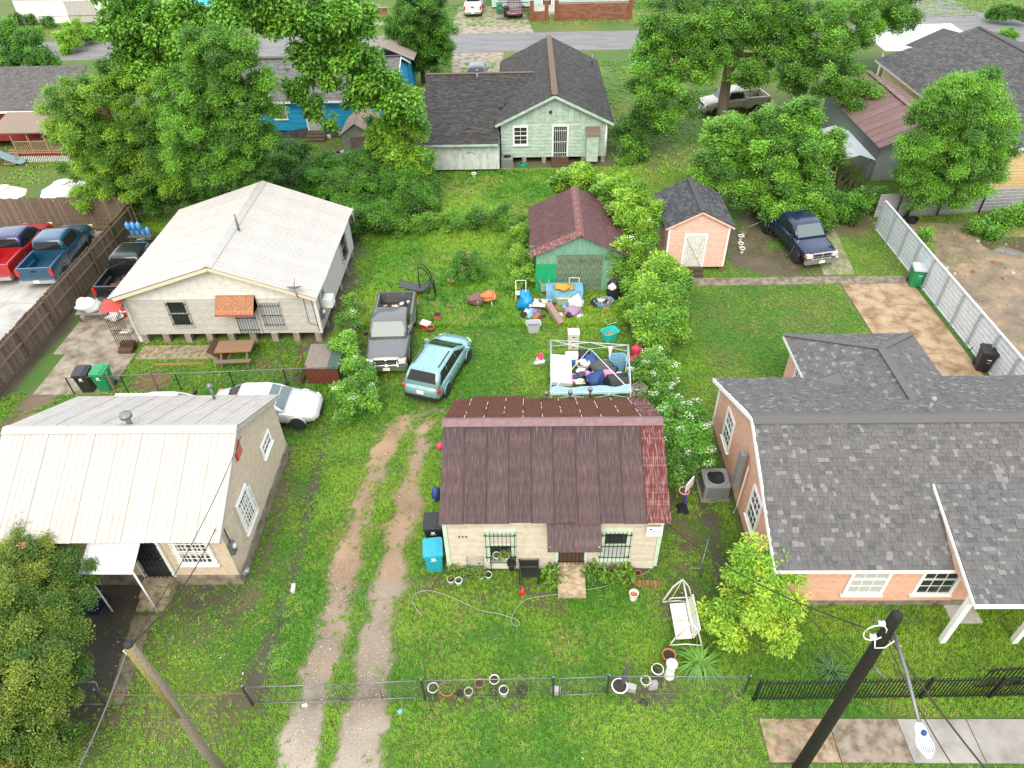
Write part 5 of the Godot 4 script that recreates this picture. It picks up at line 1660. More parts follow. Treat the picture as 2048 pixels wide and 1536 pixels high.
	for s in [-1, 1]:
		for k in splits.size() - 1:
			var za = lerpf(lo[1], lo[2], splits[k] + 0.006)
			var zb = lerpf(lo[1], lo[2], splits[k + 1] - 0.006)
			var ta = clampf(za, hi[1] + 0.16, hi[2] - 0.16)
			var tb = clampf(zb, hi[1] + 0.16, hi[2] - 0.16)
			var q = [Vector3(s * lo[3], lo[0], za), Vector3(s * lo[3], lo[0], zb), Vector3(s * hi[3], hi[0] - 0.03, tb), Vector3(s * hi[3], hi[0] - 0.03, ta)]
			if s > 0:
				q.reverse()
			glass_quad("side_window", t, "car_glass", q, Vector3(s * 0.025, 0.01, 0))
			pc("door_handle", t, m, Vector3(s * (hw + 0.005), belt - 0.2, lerpf(za, zb, 0.15)), Vector3(0.03, 0.04, 0.14))
		pc("mirror", t, d.get("mirror", "dark"), Vector3(s * (hw + 0.1), belt + 0.06, c1 - 0.35), Vector3(0.2, 0.16, 0.1))
		# lights and wheels
		var hx = hw * (0.74 if truck else 0.66)
		pc("headlight", t, "lamp_clear", Vector3(s * hx, hood - 0.26, f - (0.06 if truck else 0.3)), Vector3(0.3, 0.2, 0.16) if truck else Vector3(0.32, 0.12, 0.3), Basis(Vector3.UP, s * (0.15 if truck else 0.65)))
		if not truck:
			pc("taillight", t, "lamp_red", Vector3(s * hw * 0.82, deck - 0.15, -f + 0.2), Vector3(0.34, 0.17, 0.16), Basis(Vector3.UP, s * 0.75))
		for z in [f - d.get("wf", 0.88), -f + d.get("wb", 0.9)]:
			if d.get("noback", false) and z > 0 and s > 0:
				wheel(t, Vector3(s * (hw - 0.12), wr * 0.95, z), wr * 0.6, 0.1, s, "wood_brown")
			else:
				wheel(t, Vector3(s * (hw - 0.1), wr, z), wr, 0.23, s)
			var lip = []
			for k in 11:
				var an = PI * k / 10.0
				lip.append(Vector3(s * (hw + 0.005), wr + 0.02 + sin(an) * wr * 1.16, z + cos(an) * wr * 1.16))
			rod("fender_lip", t, m, lip, 0.028, 6)
	for s in [-1, 1]:
		for k in splits.size():
			var zs = lerpf(lo[1], lo[2], splits[k])
			pc("door_seam", t, "dark", Vector3(s * (hw + 0.001), (belt + yb) / 2 + 0.02, zs), Vector3(0.006, belt - yb - 0.22, 0.012))
		pc("side_trim", t, "dark", Vector3(s * (hw + 0.004), yb + 0.14, (c0 + c1) / 2), Vector3(0.016, 0.05, (c1 - c0) * 0.8))
	# ends
	if truck:
		pc("grille", t, d.get("grille", "chrome"), Vector3(0, hood - 0.3, f - 0.04), Vector3(hw * 1.1, 0.34, 0.08))
		for k in 2:
			pc("grille_opening", t, "dark", Vector3((k - 0.5) * hw * 0.52, hood - 0.3, f + 0.002), Vector3(hw * 0.46, 0.24, 0.02))
		pc("grille_bar", t, d.get("grille", "chrome"), Vector3(0, hood - 0.3, f + 0.012), Vector3(hw * 1.05, 0.045, 0.03))
		pc("grille_bar", t, d.get("grille", "chrome"), Vector3(0, hood - 0.3, f + 0.008), Vector3(0.09, 0.3, 0.04))
		for s in [-1, 1]:
			pc("indicator", t, "amber", Vector3(s * hw * 0.9, hood - 0.25, f - 0.13), Vector3(0.1, 0.16, 0.14))
		var bs = sg()
		rbox(bs, Vector3(0, 0.55, f - 0.02), Vector3(hw * 1.96, 0.24, 0.26), 0.09)
		obj("front_bumper", bs, d.get("bumper", "chrome"), t)
		pc("license_plate", t, "white", Vector3(0, 0.53, f + 0.118), Vector3(0.32, 0.15, 0.01))
		bed(t, m, d, c0, f, hw)
	else:
		pc("grille", t, "dark", Vector3(0, hood - 0.42, f - 0.05), Vector3(hw * 0.9, 0.14, 0.12))
		pc("license_plate", t, "white", Vector3(0, d.get("plate", 0.75), -f - 0.005), Vector3(0.32, 0.16, 0.04))
		pc("rear_bumper", t, "dark", Vector3(0, yb + 0.14, -f + 0.1), Vector3(hw * 1.7, 0.2, 0.24))
	if d.get("rails", false):
		for s in [-1, 1]:
			beam("roof_rail", t, "dark", Vector3(s * (tw - 0.1), rf + 0.0, r0 + 0.25), Vector3(s * (tw - 0.1), rf + 0.0, r1 - 0.3), 0.035, 0.05)
	return t
func bed(t, m, d, c0, f, hw):
	var zb = -f + 0.12
	var top = d.bed
	var z0 = c0 - 0.06
	for s in [-1, 1]:
		var st = sg(true)
		var rings = []
		for z in [zb, zb + 0.1, z0 - 0.1, z0]:
			var k = 0.985 if z == zb or z == z0 else 1.0
			rings.append([Vector3(s * (hw - 0.14), top - 0.02, z), Vector3(s * (hw - 0.09), top, z), Vector3(s * (hw * k - 0.02), top - 0.02, z), Vector3(s * hw * k, top - 0.12, z), Vector3(s * hw * k, 0.62, z), Vector3(s * hw * 0.95, 0.42, z), Vector3(s * (hw - 0.16), 0.42, z), Vector3(s * (hw - 0.16), top - 0.06, z)])
			if s < 0:
				rings[-1].reverse()
		loft(st, rings)
		obj("bed_side", st, m, t)
		pc("wheel_well", t, d.get("liner", m), Vector3(s * (hw - 0.25), 0.86, -f + d.get("wb", 0.9)), Vector3(0.2, 0.3, 0.9))
		pc("taillight", t, "lamp_red", Vector3(s * (hw - 0.08), top - 0.28, zb - 0.035), Vector3(0.17, 0.4, 0.08))
	pc("bed_floor", t, d.get("liner", m), Vector3(0, 0.7, (zb + z0) / 2), Vector3(hw * 1.8, 0.06, z0 - zb))
	var rib = sg()
	for k in 9:
		boxx(rib, Vector3(lerpf(-hw * 0.75, hw * 0.75, k / 8.0), 0.74, (zb + z0) / 2), Vector3(0.06, 0.02, z0 - zb - 0.1))
	obj("bed_ribs", rib, d.get("liner", m), t)
	pc("bed_front_wall", t, m, Vector3(0, (0.7 + top) / 2, z0 - 0.02), Vector3(hw * 1.8, top - 0.7, 0.05))
	var tg = sg()
	rbox(tg, Vector3(0, (0.6 + top) / 2, zb - 0.01), Vector3(hw * 1.82, top - 0.6, 0.09), 0.02)
	var o = obj("tailgate", tg, m, t)
	pc("tailgate_handle", o, "dark", Vector3(0, top - 0.2, zb - 0.06), Vector3(0.3, 0.1, 0.03))
	var bs = sg()
	rbox(bs, Vector3(0, 0.52, zb - 0.1), Vector3(hw * 1.9, 0.2, 0.22), 0.07)
	obj("rear_bumper", bs, d.get("bumper", "chrome"), t)
	pc("license_plate", t, "white", Vector3(0, 0.56, zb - 0.215), Vector3(0.32, 0.15, 0.012))
func truck_dims(L = 5.4, W = 0.97):
	return {"cat": "pickup", "L": L, "W": W, "hood": 1.12, "belt": 1.22, "roof": 1.86, "c1": L / 2 - 1.3, "r1": L / 2 - 1.95, "r0": -L / 2 + 2.15, "c0": -L / 2 + 2.05, "bed": 1.3, "wr": 0.38, "wf": 0.95, "wb": 1.15, "yb": 0.45, "narrow": 0.82, "doors": [0.12, 0.75]}
func make_vehicles():
	paint("p_grey", S(0.13, 0.135, 0.14))
	paint("p_teal", S(0.23, 0.41, 0.44))
	paint("p_white", S(0.72, 0.73, 0.74), 0.6)
	paint("p_blue", S(0.0112, 0.075, 0.143))
	paint("p_purple", S(0.02, 0.02, 0.10))
	paint("p_red", S(0.42, 0.012, 0.015))
	paint("p_navy", S(0.006, 0.016, 0.06))
	paint("p_black", S(0.012, 0.014, 0.018))
	paint("p_beige", S(0.48, 0.44, 0.36))
	paint("p_maroon", S(0.16, 0.03, 0.05))
	# grey pickup on the grass
	var d = truck_dims(5.2, 0.97)
	d.ws = "windshield"
	d.liner = "black_plastic"
	var a = P(772, 752)
	var tr = 0.03
	var t = vehicle("pickup_truck", "dark grey pickup parked on grass with rubbish in its bed", Vector3(-6.5, 0, -27.3), tr, M["p_grey"], d)
	for k in 34:
		var s = sg()
		boxx(s, Vector3.ZERO, Vector3(rr(0.08, 0.3), rr(0.04, 0.15), rr(0.08, 0.3)))
		var o = obj("rubbish", s, ["cloth_white", "wood_brown", "terracotta", "offwhite", "dark"][k % 5], t)
		o.position = Vector3(rr(-0.7, 0.7), 0.8 + rr(0, 0.12), rr(-2.3, -0.95))
		o.rotation = Vector3(rr(-0.4, 0.4), rr(0, 3), rr(-0.4, 0.4))
	# teal crossover
	var c = {"L": 4.3, "W": 0.9, "hood": 1.02, "belt": 1.02, "roof": 1.63, "c1": 1.26, "r1": 0.15, "r0": -1.6, "c0": -2.04, "wr": 0.35, "deck": 1.02, "rails": true, "doors": [0.06, 0.34, 0.64, 0.93], "rw": 0.25, "narrow": 0.77, "ws": "car_glass", "mirror": M["p_teal"]}
	vehicle("crossover_car", "light teal crossover car parked behind the cottage on grass", Vector3(-4.0, 0, -24.8), PI - 0.31, M["p_teal"], c)
	# white sedan
	var w = {"L": 4.6, "W": 0.9, "hood": 0.86, "belt": 0.94, "roof": 1.46, "c1": 1.05, "r1": 0.2, "r0": -1.0, "c0": -1.75, "wr": 0.33, "deck": 0.98, "doors": [0.14, 0.5, 0.88], "narrow": 0.74, "noback": true}
	vehicle("sedan_car", "white sedan missing its front wheel beside the beige bungalow", Vector3(-11.15, 0, -22.1), PI / 2 + 0.02, M["p_white"], w)
	var w2 = w.duplicate()
	w2.noback = false
	vehicle("sedan_car", "white sedan almost hidden behind the cream roof of the bungalow", Vector3(-15.0, 0, -21.55), PI / 2, M["p_white"], w2)
	# trucks behind the wooden fence
	var e = truck_dims(5.6, 0.97)
	e.bumper = "chrome"
	vehicle("pickup_truck", "dark blue pickup with empty bed parked close to the wooden fence", P(108, 535) + Vector3(0, 0.05, 0), PI + 0.06, M["p_blue"], e).position = Vector3(-26.75, 0.05, -35.15)
	vehicle("pickup_truck", "red pickup with a purple-blue cab beside the dark blue pickup", Vector3(-29.35, 0.05, -35.5), PI + 0.07, M["p_red"], e.merged({"cabin": M["p_purple"]}, true))
	var b = truck_dims(5.7, 0.97)
	b.liner = "black_plastic"
	var bt = vehicle("pickup_truck", "black pickup with scrap in its bed squeezed beside the pale clapboard house", Vector3(-21.55, 0.05, -33.3), PI + 0.02, M["p_black"], b)
	for k in 14:
		rod("scrap", bt, ["wood_brown", "bark", "terracotta"][k % 3], [Vector3(rr(-0.6, 0.6), 0.78 + rr(0, 0.1), rr(-2.5, -1.5)), Vector3(rr(-0.6, 0.6), 0.8 + rr(0, 0.15), rr(-2.0, -1.0))], 0.03, 4)
	pc("plastic_sheet", bt, "cloth_white", Vector3(-0.5, 0.85, -2.0), Vector3(0.4, 0.1, 0.35), Basis(Vector3.UP, 0.4))
	# navy pickup by the pink shed
	vehicle("pickup_truck", "navy blue pickup with chrome grille parked under the tree by pink shed", Vector3(15.3, 0.0, -36.3), -0.10 + 0.32, M["p_navy"], truck_dims(5.6, 0.99))
	vehicle("pickup_truck", "pale beige pickup standing on the lawn behind the big tree trunk", Vector3(16.6, 0, -57.9), -PI / 2 + 0.2, M["p_beige"], truck_dims(5.4, 0.98))
	vehicle("pickup_truck", "white pickup backed into a driveway across the street", Vector3(-6.05, 0.02, -92.0), PI, M["p_white"], truck_dims(5.4, 1.0))
	vehicle("sedan_car", "maroon car behind the black gate across the street", Vector3(-1.25, 0.02, -90.6), 0.0, M["p_maroon"], w2.merged({"W": 0.9}, true))
	vehicle("hatchback_car", "black car parked in the front drive beyond the charcoal roof", Vector3(-4.35, 0.02, -65.2), 0.0, M["p_black"], c.merged({"rails": false, "mirror": M["p_black"]}, true))

# ---------- trees and plants ----------
var LEAF := {}
func leaf_cluster(n, rad, ln, wd, droop = 0.3):
	var st = sg()
	st.set_color(Color.WHITE)
	for i in n:
		var tone = rr(0.6, 1.35)
		st.set_color(Color(tone, tone, tone))
		var d = Vector3(rr(-1, 1), rr(-0.7, 1), rr(-1, 1)).normalized()
		var o = d * rad * pow(rng.randf(), 0.5) * 0.9
		var dir = (d + Vector3(rr(-0.7, 0.7), rr(-0.5, 0.3) - droop, rr(-0.7, 0.7))).normalized()
		var nn = (Vector3.UP * 1.1 + Vector3(rr(-0.8, 0.8), rr(-0.3, 0.5), rr(-0.8, 0.8))).normalized()
		var s = dir.cross(nn).normalized() * wd * 0.5 * rr(0.75, 1.2)
		var l = dir * ln * rr(0.75, 1.2)
		var fold = nn * wd * 0.12
		var p0 = o
		var p1 = o + l * 0.45 + s + fold
		var p2 = o + l
		var p3 = o + l * 0.45 - s + fold
		tri(st, p0, p1, p2)
		tri(st, p0, p2, p3)
	st.generate_normals()
	return st.commit()
func make_leaves():
	LEAF["small"] = leaf_cluster(22, 0.24, 0.10, 0.05)
	LEAF["mid"] = leaf_cluster(18, 0.26, 0.14, 0.075)
	LEAF["big"] = leaf_cluster(12, 0.30, 0.21, 0.15, 0.7)
	LEAF["fine"] = leaf_cluster(22, 0.17, 0.065, 0.034)
	LEAF["long"] = leaf_cluster(16, 0.22, 0.16, 0.045, 0.6)
	leafmat("leaf", S(0.30, 0.46, 0.07))
	LEAF["flower"] = leaf_cluster(14, 0.10, 0.06, 0.05, -0.6)
	var m = mat("petal", Color.WHITE, 0.7)
	m.vertex_color_use_as_albedo = true
func crown(parent, blobs, kind, c0: Color, c1: Color, per = 90, clump = 0.55, called = "crown", flowers = 0, hang = 0.0, fcol = Color(0.75, 0.76, 0.66)):
	# blobs: [centre, radius vector]; clumps sit over each blob's surface and leaves fill each clump
	var xf = []
	var cl = []
	var fx = []
	var fc = []
	var off = parent.position if not parent.has_meta("site") else Vector3.ZERO
	for b in blobs:
		var R = (b[1] if b[1] is Vector3 else Vector3.ONE * b[1]) * 0.82
		var rm = (R.x + R.y + R.z) / 3.0
		var n = int(maxf(6, 9.0 * rm * rm / (clump * clump) * 0.46))
		for i in n:
			var g = 1.0 - 2.0 * (i + 0.5) / n
			var an = i * 2.39996 + rr(-0.3, 0.3)
			var q = sqrt(maxf(0, 1 - g * g))
			var d = Vector3(cos(an) * q, g, sin(an) * q)
			if d.y < -0.75 and rm > 0.8:
				continue
			var k = rr(0.5, 1.04)
			var cc = b[0] + d * R * k + Vector3(0, -hang * (1 - absf(d.y)) * rr(0, 1), 0)
			var csz = clump * rr(0.65, 1.35) * minf(1.0, rm * 1.1)
			var tone = clampf(rr(-0.1, 1.1), 0, 1)
			var m = int(per * csz * csz / (clump * clump) * rr(0.7, 1.2))
			for j in m:
				var v = Vector3(rng.randfn(0, 0.31), rng.randfn(0, 0.2), rng.randfn(0, 0.31)) * csz
				var p = cc + v
				if p.y < 0.06:
					continue
				var s = rr(0.7, 1.25)
				xf.append(Transform3D(Basis.from_euler(Vector3(rr(-0.5, 0.5), rr(0, TAU), rr(-0.5, 0.5))).scaled(Vector3(s, s, s)), p - off))
				var c = c0.lerp(c1, clampf(tone + rr(-0.25, 0.25), 0, 1)) * rr(0.8, 1.2)
				c.a = 1
				cl.append(c)
			if flowers > 0 and d.y > -0.2 and rng.randf() < flowers:
				for z in 2:
					var s = rr(0.8, 1.5)
					fx.append(Transform3D(Basis(Vector3.UP, rr(0, TAU)).scaled(Vector3(s, s * 0.6, s)), cc + d * csz * rr(0.5, 0.8) + Vector3(rr(-0.15, 0.15), 0.05, rr(-0.15, 0.15)) - off))
					fc.append(fcol * rr(0.85, 1.1))
	mm(called, parent, LEAF[kind], "leaf", xf, cl, "stuff")
	if fx.size():
		mm("blossom", parent, LEAF["flower"], "petal", fx, fc, "stuff")
	return xf.size()
var leaves_total := 0
func limb(parent, m, pts, r0, r1, called = "limb"):
	var rs = []
	for i in pts.size():
		rs.append(lerpf(r0, r1, float(i) / (pts.size() - 1)))
	var st = sg(true)
	var loc = []
	for p in pts:
		loc.append(p - parent.position)
	tube(st, loc, rs, 8)
	return obj(called, st, m, parent)
func tree(called, label, base: Vector3, blobs, kind, c0, c1, per = 90, clump = 0.55, tr = 0.16, bark = "bark", cat = "tree", flowers = 0, hang = 0.0, group = "", fcol = Color(0.75, 0.76, 0.66)):
	var t = thing(called, label, cat, base, 0.0, group)
	if tr > 0:
		var mid = Vector3.ZERO
		for b in blobs:
			mid += b[0]
		mid /= blobs.size()
		var top = base.lerp(mid, 0.75) + Vector3(rr(-0.2, 0.2), 0, rr(-0.2, 0.2))
		limb(t, bark, [base, base.lerp(top, 0.35) + Vector3(rr(-0.15, 0.15), 0, rr(-0.15, 0.15)), base.lerp(top, 0.7), top], tr, tr * 0.6, "trunk")
		for bi in range(0, blobs.size(), 2):
			var b = blobs[bi]
			var s = base.lerp(top, rr(0.5, 0.9))
			limb(t, bark, [s, s.lerp(b[0], 0.55) + Vector3(rr(-0.3, 0.3), rr(0, 0.4), rr(-0.3, 0.3)), b[0] + Vector3(0, 0.2, 0)], tr * 0.5, 0.03)
			for k in 3:
				var e = b[0] + Vector3(rr(-1, 1), rr(-0.2, 0.8), rr(-1, 1)) * (b[1].x if b[1] is Vector3 else b[1]) * 0.7
				limb(t, bark, [s.lerp(b[0], 0.5), s.lerp(b[0], 0.5).lerp(e, 0.5) + Vector3(0, 0.15, 0), e], tr * 0.25, 0.015, "twig")
	leaves_total += crown(t, blobs, kind, c0, c1, per, clump, "crown", flowers, hang, fcol)
	return t
func Bz(px, py, z, rpx, sy = 0.85):   # crown mass seen at a pixel, standing at depth z, radius given in pixels
	var c = Pz(px, py, z)
	var dep = -(CB.transposed() * (c - Vector3(0, HGT, 0))).z
	var r = rpx * dep / FPX
	return [c, Vector3(r, r * sy, r)]
func Bh(px, py, h, rpx, sy = 0.85):
	var c = P(px, py, h)
	var dep = -(CB.transposed() * (c - Vector3(0, HGT, 0))).z
	var r = rpx * dep / FPX
	return [c, Vector3(r, r * sy, r)]
func make_trees():
	var dk = Color(0.055, 0.155, 0.018)
	var md = Color(0.11, 0.30, 0.027)
	var lt = Color(0.20, 0.45, 0.04)
	var yl = Color(0.30, 0.52, 0.04)
	# behind the pale house: tall broad-leaved tree with hanging boughs
	var bl = []
	for q in [[255, 30, -43, 85], [370, 50, -43, 90], [480, 10, -43, 80], [600, 10, -43, 75], [690, 30, -43, 60], [290, 120, -43, 80], [400, 100, -43, 65], [560, 40, -43, 50]]:
		bl.append(Bz(q[0], q[1], q[2], q[3]))
	for q in [[620, 110, -43, 44], [690, 105, -43, 46], [735, 140, -43, 46], [640, 150, -43, 40], [775, 185, -43, 42], [595, 180, -43, 26], [710, 190, -43, 30], [625, 215, -43, 26], [660, 245, -43, 14], [810, 215, -43, 36]]:
		bl.append(Bz(q[0], q[1], q[2], q[3], 1.1))
	tree("mulberry_tree", "tall tree with large heart-shaped leaves and boughs hanging before blue house", Vector3(-19.6, 0, -43.6), bl, "big", md * 1.0, lt, 44, 0.75, 0.0, "bark", "tree", 0, 0.4)
	limb(get_node("mulberry_tree"), "bark", [Vector3(-19.6, 0, -43.6), Vector3(-19.4, 5, -43.5), Vector3(-18.9, 10, -43.2)], 0.3, 0.18, "trunk")
	bl = []
	for q in [[200, 190, -41, 70], [130, 200, -42, 50], [170, 260, -41, 70], [240, 300, -40.5, 80], [290, 250, -40.5, 60], [180, 330, -40.5, 60], [130, 260, -42, 45], [300, 350, -40.3, 55], [250, 370, -40.2, 50], [210, 300, -40.5, 60], [325, 225, -40.5, 45], [290, 185, -41, 50], [240, 150, -41.5, 48], [335, 300, -40, 50], [345, 365, -39.8, 42], [180, 385, -40, 36]]:
		bl.append(Bz(q[0], q[1], q[2], q[3]))
	tree("elm_tree", "yellow-tinged small-leaved tree hanging over the back fence corner", Vector3(-23.5, 0, -41.2), bl, "small", dk * 1.3, yl, 80, 0.6, 0.22)
	bl = []
	for q in [[425, 180, -38, 80], [470, 110, -38, 62], [420, 95, -38.5, 60], [350, 175, -38.5, 55], [525, 160, -38, 38], [400, 255, -37.8, 75], [465, 270, -37.6, 75], [505, 210, -37.8, 55], [430, 335, -37.5, 65], [495, 335, -37.5, 58], [375, 320, -37.6, 50], [525, 280, -37.6, 42]]:
		bl.append(Bz(q[0], q[1], q[2], q[3]))
	tree("hackberry_tree", "dense bright green tree rising right behind the white corrugated roof", Vector3(-15.4, 0, -37.9), bl, "small", dk * 1.2, lt, 85, 0.6, 0.24)
	bl = []
	for q in [[800, 205, -44, 40], [820, 255, -44, 45], [770, 260, -44, 40], [800, 310, -43.5, 45], [835, 330, -43, 40], [760, 300, -44, 30]]:
		bl.append(Bz(q[0], q[1], q[2], q[3], 1.0))
	tree("chinaberry_tree", "lime green young tree standing against the low mint wing", Vector3(-9.3, 0, -44.2), bl, "mid", md, yl, 60, 0.5, 0.12)
	bl = []
	for q in [[560, 345, 1.6, 48], [620, 365, 1.7, 52], [680, 385, 1.6, 55], [740, 370, 1.9, 60], [800, 375, 1.6, 52], [700, 430, 1.2, 46], [760, 430, 1.2, 46], [830, 400, 1.2, 45], [580, 310, 1.8, 40], [650, 330, 1.7, 38], [720, 330, 2.0, 45], [860, 380, 1.0, 30]]:
		bl.append(Bh(q[0], q[1], q[2], q[3]))
	tree("privet_thicket", "dark tangled thicket filling the corner behind the white roof", P(700, 420), bl, "small", dk * 0.9, md * 1.15, 75, 0.5, 0.06, "bark", "bush")
	bl = []
	for q in [[215, 395, 1.3, 36], [270, 390, 1.5, 42], [325, 390, 1.6, 42], [370, 385, 1.7, 38], [245, 420, 0.9, 26], [420, 385, 1.8, 34]]:
		bl.append(Bh(q[0], q[1], q[2], q[3]))
	tree("laurel_thicket", "dark undergrowth below the small-leaved tree at the fence corner", P(300, 410), bl, "small", dk * 0.9, md, 70, 0.5, 0.05, "bark", "bush")
	# street tree, oval
	bl = []
	for q in [[840, 20, -66, 62], [870, 60, -66, 50], [805, 60, -66, 46], [840, 85, -66, 62], [880, 100, -66, 36], [820, 110, -66, 42], [855, 125, -66, 30]]:
		bl.append(Bz(q[0], q[1], q[2], q[3], 1.0))
	tree("oak_tree", "rounded dark oak in the front yard beside the far street", Vector3(-9.3, 0, -66.3), bl, "mid", dk, md * 1.2, 60, 0.7, 0.22)
	# great tree by the mint house
	bl = []
	for q in [[1340, 60, -53, 80], [1420, 40, -54, 85], [1300, 110, -52, 50], [1370, 130, -52, 65], [1480, 60, -54, 80], [1560, 40, -54, 85], [1640, 70, -54, 80], [1700, 40, -55, 70], [1560, 130, -52.5, 70], [1650, 150, -52, 70], [1720, 190, -51.5, 45], [1420, 110, -52, 55], [1500, 150, -52, 40], [1760, 40, -56, 50], [1800, 30, -57, 45]]:
		bl.append(Bz(q[0], q[1], q[2], q[3], 0.95))
	for q in [[1290, 160, -50.5, 42], [1330, 190, -50, 44], [1300, 225, -49.5, 44], [1330, 250, -49, 34], [1260, 250, -49, 34], [1270, 295, -48.5, 36], [1250, 330, -48, 24], [1370, 215, -50, 28], [1280, 340, -48, 20]]:
		bl.append(Bz(q[0], q[1], q[2], q[3], 1.15))
	var gt = tree("pecan_tree", "huge spreading tree with pale trunk and branches hanging by mint house", P(1440, 262), bl, "mid", dk * 1.1, lt, 55, 0.8, 0.0, "bark_pale", "tree", 0, 0.3)
	var gb = P(1440, 262)
	limb(gt, "bark_pale", [gb, Pz(1447, 200, -53.6), Pz(1455, 150, -53.6), Pz(1462, 105, -53.6)], 0.42, 0.32, "trunk")
	limb(gt, "bark_pale", [Pz(1455, 150, -53.6), Pz(1475, 110, -53.8), Pz(1500, 70, -54), Pz(1540, 20, -54)], 0.3, 0.12)
	limb(gt, "bark_pale", [Pz(1462, 110, -53.6), Pz(1440, 60, -53.6), Pz(1400, 10, -53.6)], 0.26, 0.1)
	limb(gt, "bark_pale", [Pz(1462, 100, -53.6), Pz(1380, 100, -52.5), Pz(1320, 140, -51), Pz(1300, 230, -49.5)], 0.16, 0.04)
	limb(gt, "bark_pale", [Pz(1480, 110, -53.6), Pz(1580, 110, -53), Pz(1660, 140, -52.3)], 0.18, 0.05)
	for q in [[1525, 120, 1500, 205], [1490, 160, 1500, 200], [1510, 170, 1490, 195]]:
		limb(gt, "bark_pale", [Pz(q[0], q[1], -52), Pz((q[0] + q[2]) / 2 + 6, (q[1] + q[3]) / 2, -52), Pz(q[2], q[3], -51.8)], 0.05, 0.015, "twig")
	# over the navy pickup
	bl = []
	for q in [[1540, 250, -41.5, 55], [1600, 240, -42, 60], [1460, 270, -41, 55], [1520, 310, -40.5, 75], [1600, 310, -40.5, 75], [1430, 330, -40, 50], [1650, 300, -41, 45], [1560, 380, -39.5, 65], [1620, 390, -39, 55], [1500, 390, -39.5, 50], [1600, 440, -37.8, 42], [1560, 430, -38, 40], [1640, 440, -38, 30], [1420, 370, -39.5, 40]]:
		bl.append(Bz(q[0], q[1], q[2], q[3]))
	tree("ash_tree", "bright leafy tree overhanging the navy pickup beside the pink shed", Vector3(13.9, 0, -39.8), bl, "mid", dk * 1.2, lt * 1.1, 70, 0.6, 0.2)
	bl = []
	for q in [[1910, 190, -39.5, 65], [1960, 180, -40, 50], [1870, 230, -39.5, 60], [1940, 250, -39, 75], [1990, 240, -39.5, 50], [1840, 290, -39, 50], [1900, 310, -38.8, 75], [1970, 320, -39, 60], [1820, 340, -39, 40], [1860, 380, -38.6, 45], [1930, 380, -38.6, 45], [2010, 290, -39.5, 35]]:
		bl.append(Bz(q[0], q[1], q[2], q[3]))
	tree("laurel_tree", "upright feathery green tree inside the grey and white metal fence corner", P(1811, 436), bl, "long", dk * 1.3, lt, 75, 0.6, 0.15, "bark_pale")
	# far left
	bl = []
	for q in [[40, 110, -62, 55], [80, 130, -61, 40], [20, 150, -61, 45], [15, 75, -63, 40], [60, 80, -63, 35]]:
		bl.append(Bz(q[0], q[1], q[2], q[3]))
	tree("hedge_tree", "low spreading tree standing above the red cabin roof", Vector3(-42, 0, -62), bl, "mid", dk * 1.2, md * 1.3, 45, 0.7, 0.15)
	bl = []
	for q in [[140, 80, 1.2, 30], [170, 70, 1.0, 22], [150, 60, 1.5, 25]]:
		bl.append(Bh(q[0], q[1], q[2], q[3]))
	tree("sapling", "yellow-green sapling on the verge beyond the red cabin", P(150, 95), bl, "mid", lt, yl, 45, 0.6, 0.08)
	bl = []
	for q in [[80, 22, 1.0, 14], [30, 36, 0.8, 16], [60, 38, 0.7, 14], [95, 42, 0.7, 14]]:
		bl.append(Bh(q[0], q[1], q[2], q[3]))
	tree("verge_bush", "dark green scrub along the chain link fence beyond the street", P(60, 40), bl, "mid", dk, md, 45, 0.6, 0, "bark", "bush")
	# big shrub at the lower left
	bl = []
	for q in [[60, 1130, 2.6, 90], [130, 1150, 2.4, 62], [20, 1230, 2.6, 110], [110, 1250, 2.3, 85], [60, 1340, 2.2, 115], [20, 1440, 1.9, 110], [110, 1400, 1.8, 55], [90, 1490, 1.3, 70], [150, 1200, 2.1, 45], [-60, 1300, 2.4, 130], [-40, 1180, 2.6, 100], [-20, 1530, 1.4, 110]]:
		bl.append(Bh(q[0], q[1], q[2], q[3]))
	tree("crape_myrtle", "large crape myrtle with reddish tips in front of beige bungalow", P(60, 1400), bl, "fine", Color(0.06, 0.16, 0.018), Color(0.26, 0.34, 0.035), 110, 0.42, 0.07, "bark_pale", "shrub", 0.10, 0.0, "", Color(0.42, 0.17, 0.08))
	# yellow-green tree beside the peach house
	bl = []
	for q in [[1500, 1100, 2.6, 36], [1550, 1125, 2.4, 40], [1480, 1140, 2.3, 36], [1530, 1175, 2.2, 48], [1590, 1150, 2.2, 22], [1580, 1210, 1.7, 32], [1510, 1225, 1.6, 42], [1555, 1255, 1.3, 36], [1460, 1205, 1.4, 32], [1440, 1245, 1.0, 34], [1560, 1290, 0.9, 24], [1465, 1275, 0.8, 32], [1415, 1225, 0.9, 24]]:
		bl.append(Bh(q[0], q[1], q[2], q[3]))
	tree("elder_tree", "yellow-green leafy young tree leaning on the corner of peach house", P(1480, 1290), bl, "small", Color(0.2, 0.42, 0.03), Color(0.46, 0.62, 0.05), 70, 0.36, 0.06)
	# hedge between the cottage yard and the peach house
	bl = []
	for q in [[1290, 500, 1.8, 32], [1320, 540, 1.9, 38], [1300, 590, 1.8, 45], [1340, 600, 1.6, 42], [1350, 560, 1.7, 36], [1290, 640, 1.4, 40], [1340, 650, 1.4, 42], [1310, 680, 1.0, 35], [1270, 600, 1.2, 28]]:
		bl.append(Bh(q[0], q[1], q[2], q[3]))
	tree("ligustrum_bush", "tall lime green bush on the lot line beside the lawn", P(1310, 640), bl, "mid", md, yl, 65, 0.45, 0.05, "bark", "bush")
	bl = []
	for q in [[1300, 720, 1.3, 32], [1330, 750, 1.3, 34], [1280, 745, 0.9, 24], [1320, 785, 1.2, 32]]:
		bl.append(Bh(q[0], q[1], q[2], q[3]))
